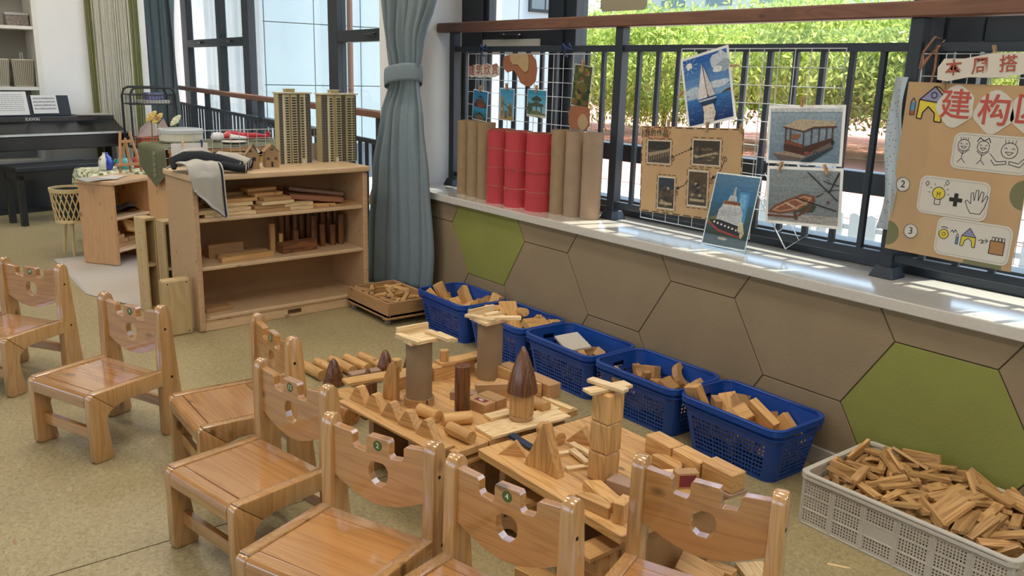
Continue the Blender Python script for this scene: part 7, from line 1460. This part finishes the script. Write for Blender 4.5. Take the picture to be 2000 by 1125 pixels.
# --- jacket thrown over the shelf corner
jk = thing('jacket', 'grey sweat jacket with black lining thrown over the shelf corner', 'jacket', SO, SA)
m_gr = plain('sweat_grey', 'b3ada0', .95, noise=.07, nscale=200, bump=.25, bscale=350); m_ln = plain('lining_black', '1a1b20', .9, bump=.2, bscale=200); m_zip = plain('zip_white', 'bdbab2', .5)
def body(u, v):
    # v: 0 back on the top board .. 1 hanging hem in front; u: 0 left .. 1 zip edge
    s = -.04 + .2 * u; path = v * .56
    puff = .035 * math.sin(PI * min(1, max(0, u))) ** .6
    if path < .24: d, z = .26 - path * 1.1, .885 + .045 * math.sin(PI * min(1, path / .2) / 2) + puff * .5
    elif path < .33: t = (path - .24) / .09; d, z = -.004 - .05 * math.sin(t * PI / 2), .93 - .06 * t * t + puff * .5 * (1 - t)
    else:
        drop = (path - .33) * (.30 + .85 * u - .2 * u * u); d, z = -.054 - puff * .5 * (1 - (path - .33) / .23) + .008 * math.sin(10 * u), .87 - drop
    return (s + .04 * v * (1 - u) - .012 * math.sin(3 * v), d, z + .004 * math.sin(13 * u + 4 * v))
o = B().grid(body, 34, 44).build('body', m_gr, jk, smooth=180); md = o.modifiers.new('t', 'SOLIDIFY'); md.thickness = .008
e = [body(1, v / 24) for v in range(9, 25)]; B().tube([(p[0] + .004, p[1] - .004, p[2]) for p in e], .0045, 6).build('zip', m_zip, jk); B().tube([(p[0] - .006, p[1] - .007, p[2]) for p in e], .0045, 6).build('zip_tape', m_ln, jk)
h_ = [body(u / 16, 1) for u in range(17)]; B().tube([(p[0], p[1], p[2]) for p in h_], .007, 8).build('hem', m_zip, jk, smooth=True); B().tube([(p[0], p[1] + .008, p[2] - .004) for p in h_], .007, 8).build('lining_edge', m_ln, jk, smooth=True)
def soft(pts, rs, fl, nm, mat): B().tube(pts, rs, 18, flat=fl).build(nm, mat, jk, smooth=True)
soft([(-.05, .1, .9), (-.04, .14, .935), (.02, .13, .955), (.1, .1, .955), (.18, .08, .94), (.25, .05, .918), (.285, .02, .905)], [.012, .028, .036, .038, .036, .034, .033], .7, 'dark_sleeve', m_ln)
soft([(.1, .06, .92), (.18, .02, .915), (.25, -.005, .9), (.3, -.015, .895)], [.02, .034, .033, .032], .65, 'dark_sleeve', m_ln)
soft([(.0, .21, .955), (.07, .2, .98), (.14, .19, .98), (.2, .18, .955)], [.015, .03, .03, .018], .55, 'collar', m_gr)
soft([(.17, .2, .92), (.24, .19, .945), (.31, .15, .935), (.375, .1, .908)], [.028, .048, .048, .042], .62, 'sleeve', m_gr)
soft([(.06, .16, .96), (.13, .16, .972), (.2, .15, .955)], [.01, .016, .01], .6, 'lining_fold', m_ln)
for c, ax, rr in (((.287, .018, .904), (.75, -.6, -.15), .036), ((.302, -.016, .8945), (.85, -.4, -.1), .034), ((.378, .098, .9065), (.75, -.6, -.1), .044)):
    q = Vector(ax).to_track_quat('Z', 'Y').to_matrix().to_4x4(); M_ = Matrix.Translation(c) @ q @ Matrix.Diagonal((1, .64, 1, 1))
    B().lathe([(rr * .96, -.03), (rr, 0), (rr * .9, .003), (rr * .8, -.022), (0, -.024)], 20, M_, cap=False).build('cuff', m_ln, jk, smooth=True); B().lathe([(rr * .97, -.006), (rr * 1.05, -.003), (rr * .97, 0)], 20, M_, cap=False).build('cuff_edge', m_zip, jk)
# --- grey drape added to imitate a curtain reflection in the far window's left panes
gx = thing('reflection_drape', 'grey drape added behind the far left panes to imitate a curtain reflection', 'curtain', (-5.435, 3.22, 0), FA)
B().grid(lambda u, v: (-6.25 + 2.4 * u, .16 + .035 * math.sin(40 * u) + .015 * math.sin(97 * u + 1), .12 + 3.4 * v), 140, 4).build('cloth', plain('drape_grey', 'bfc4ca', .9, trans=.55), gx, smooth=180)
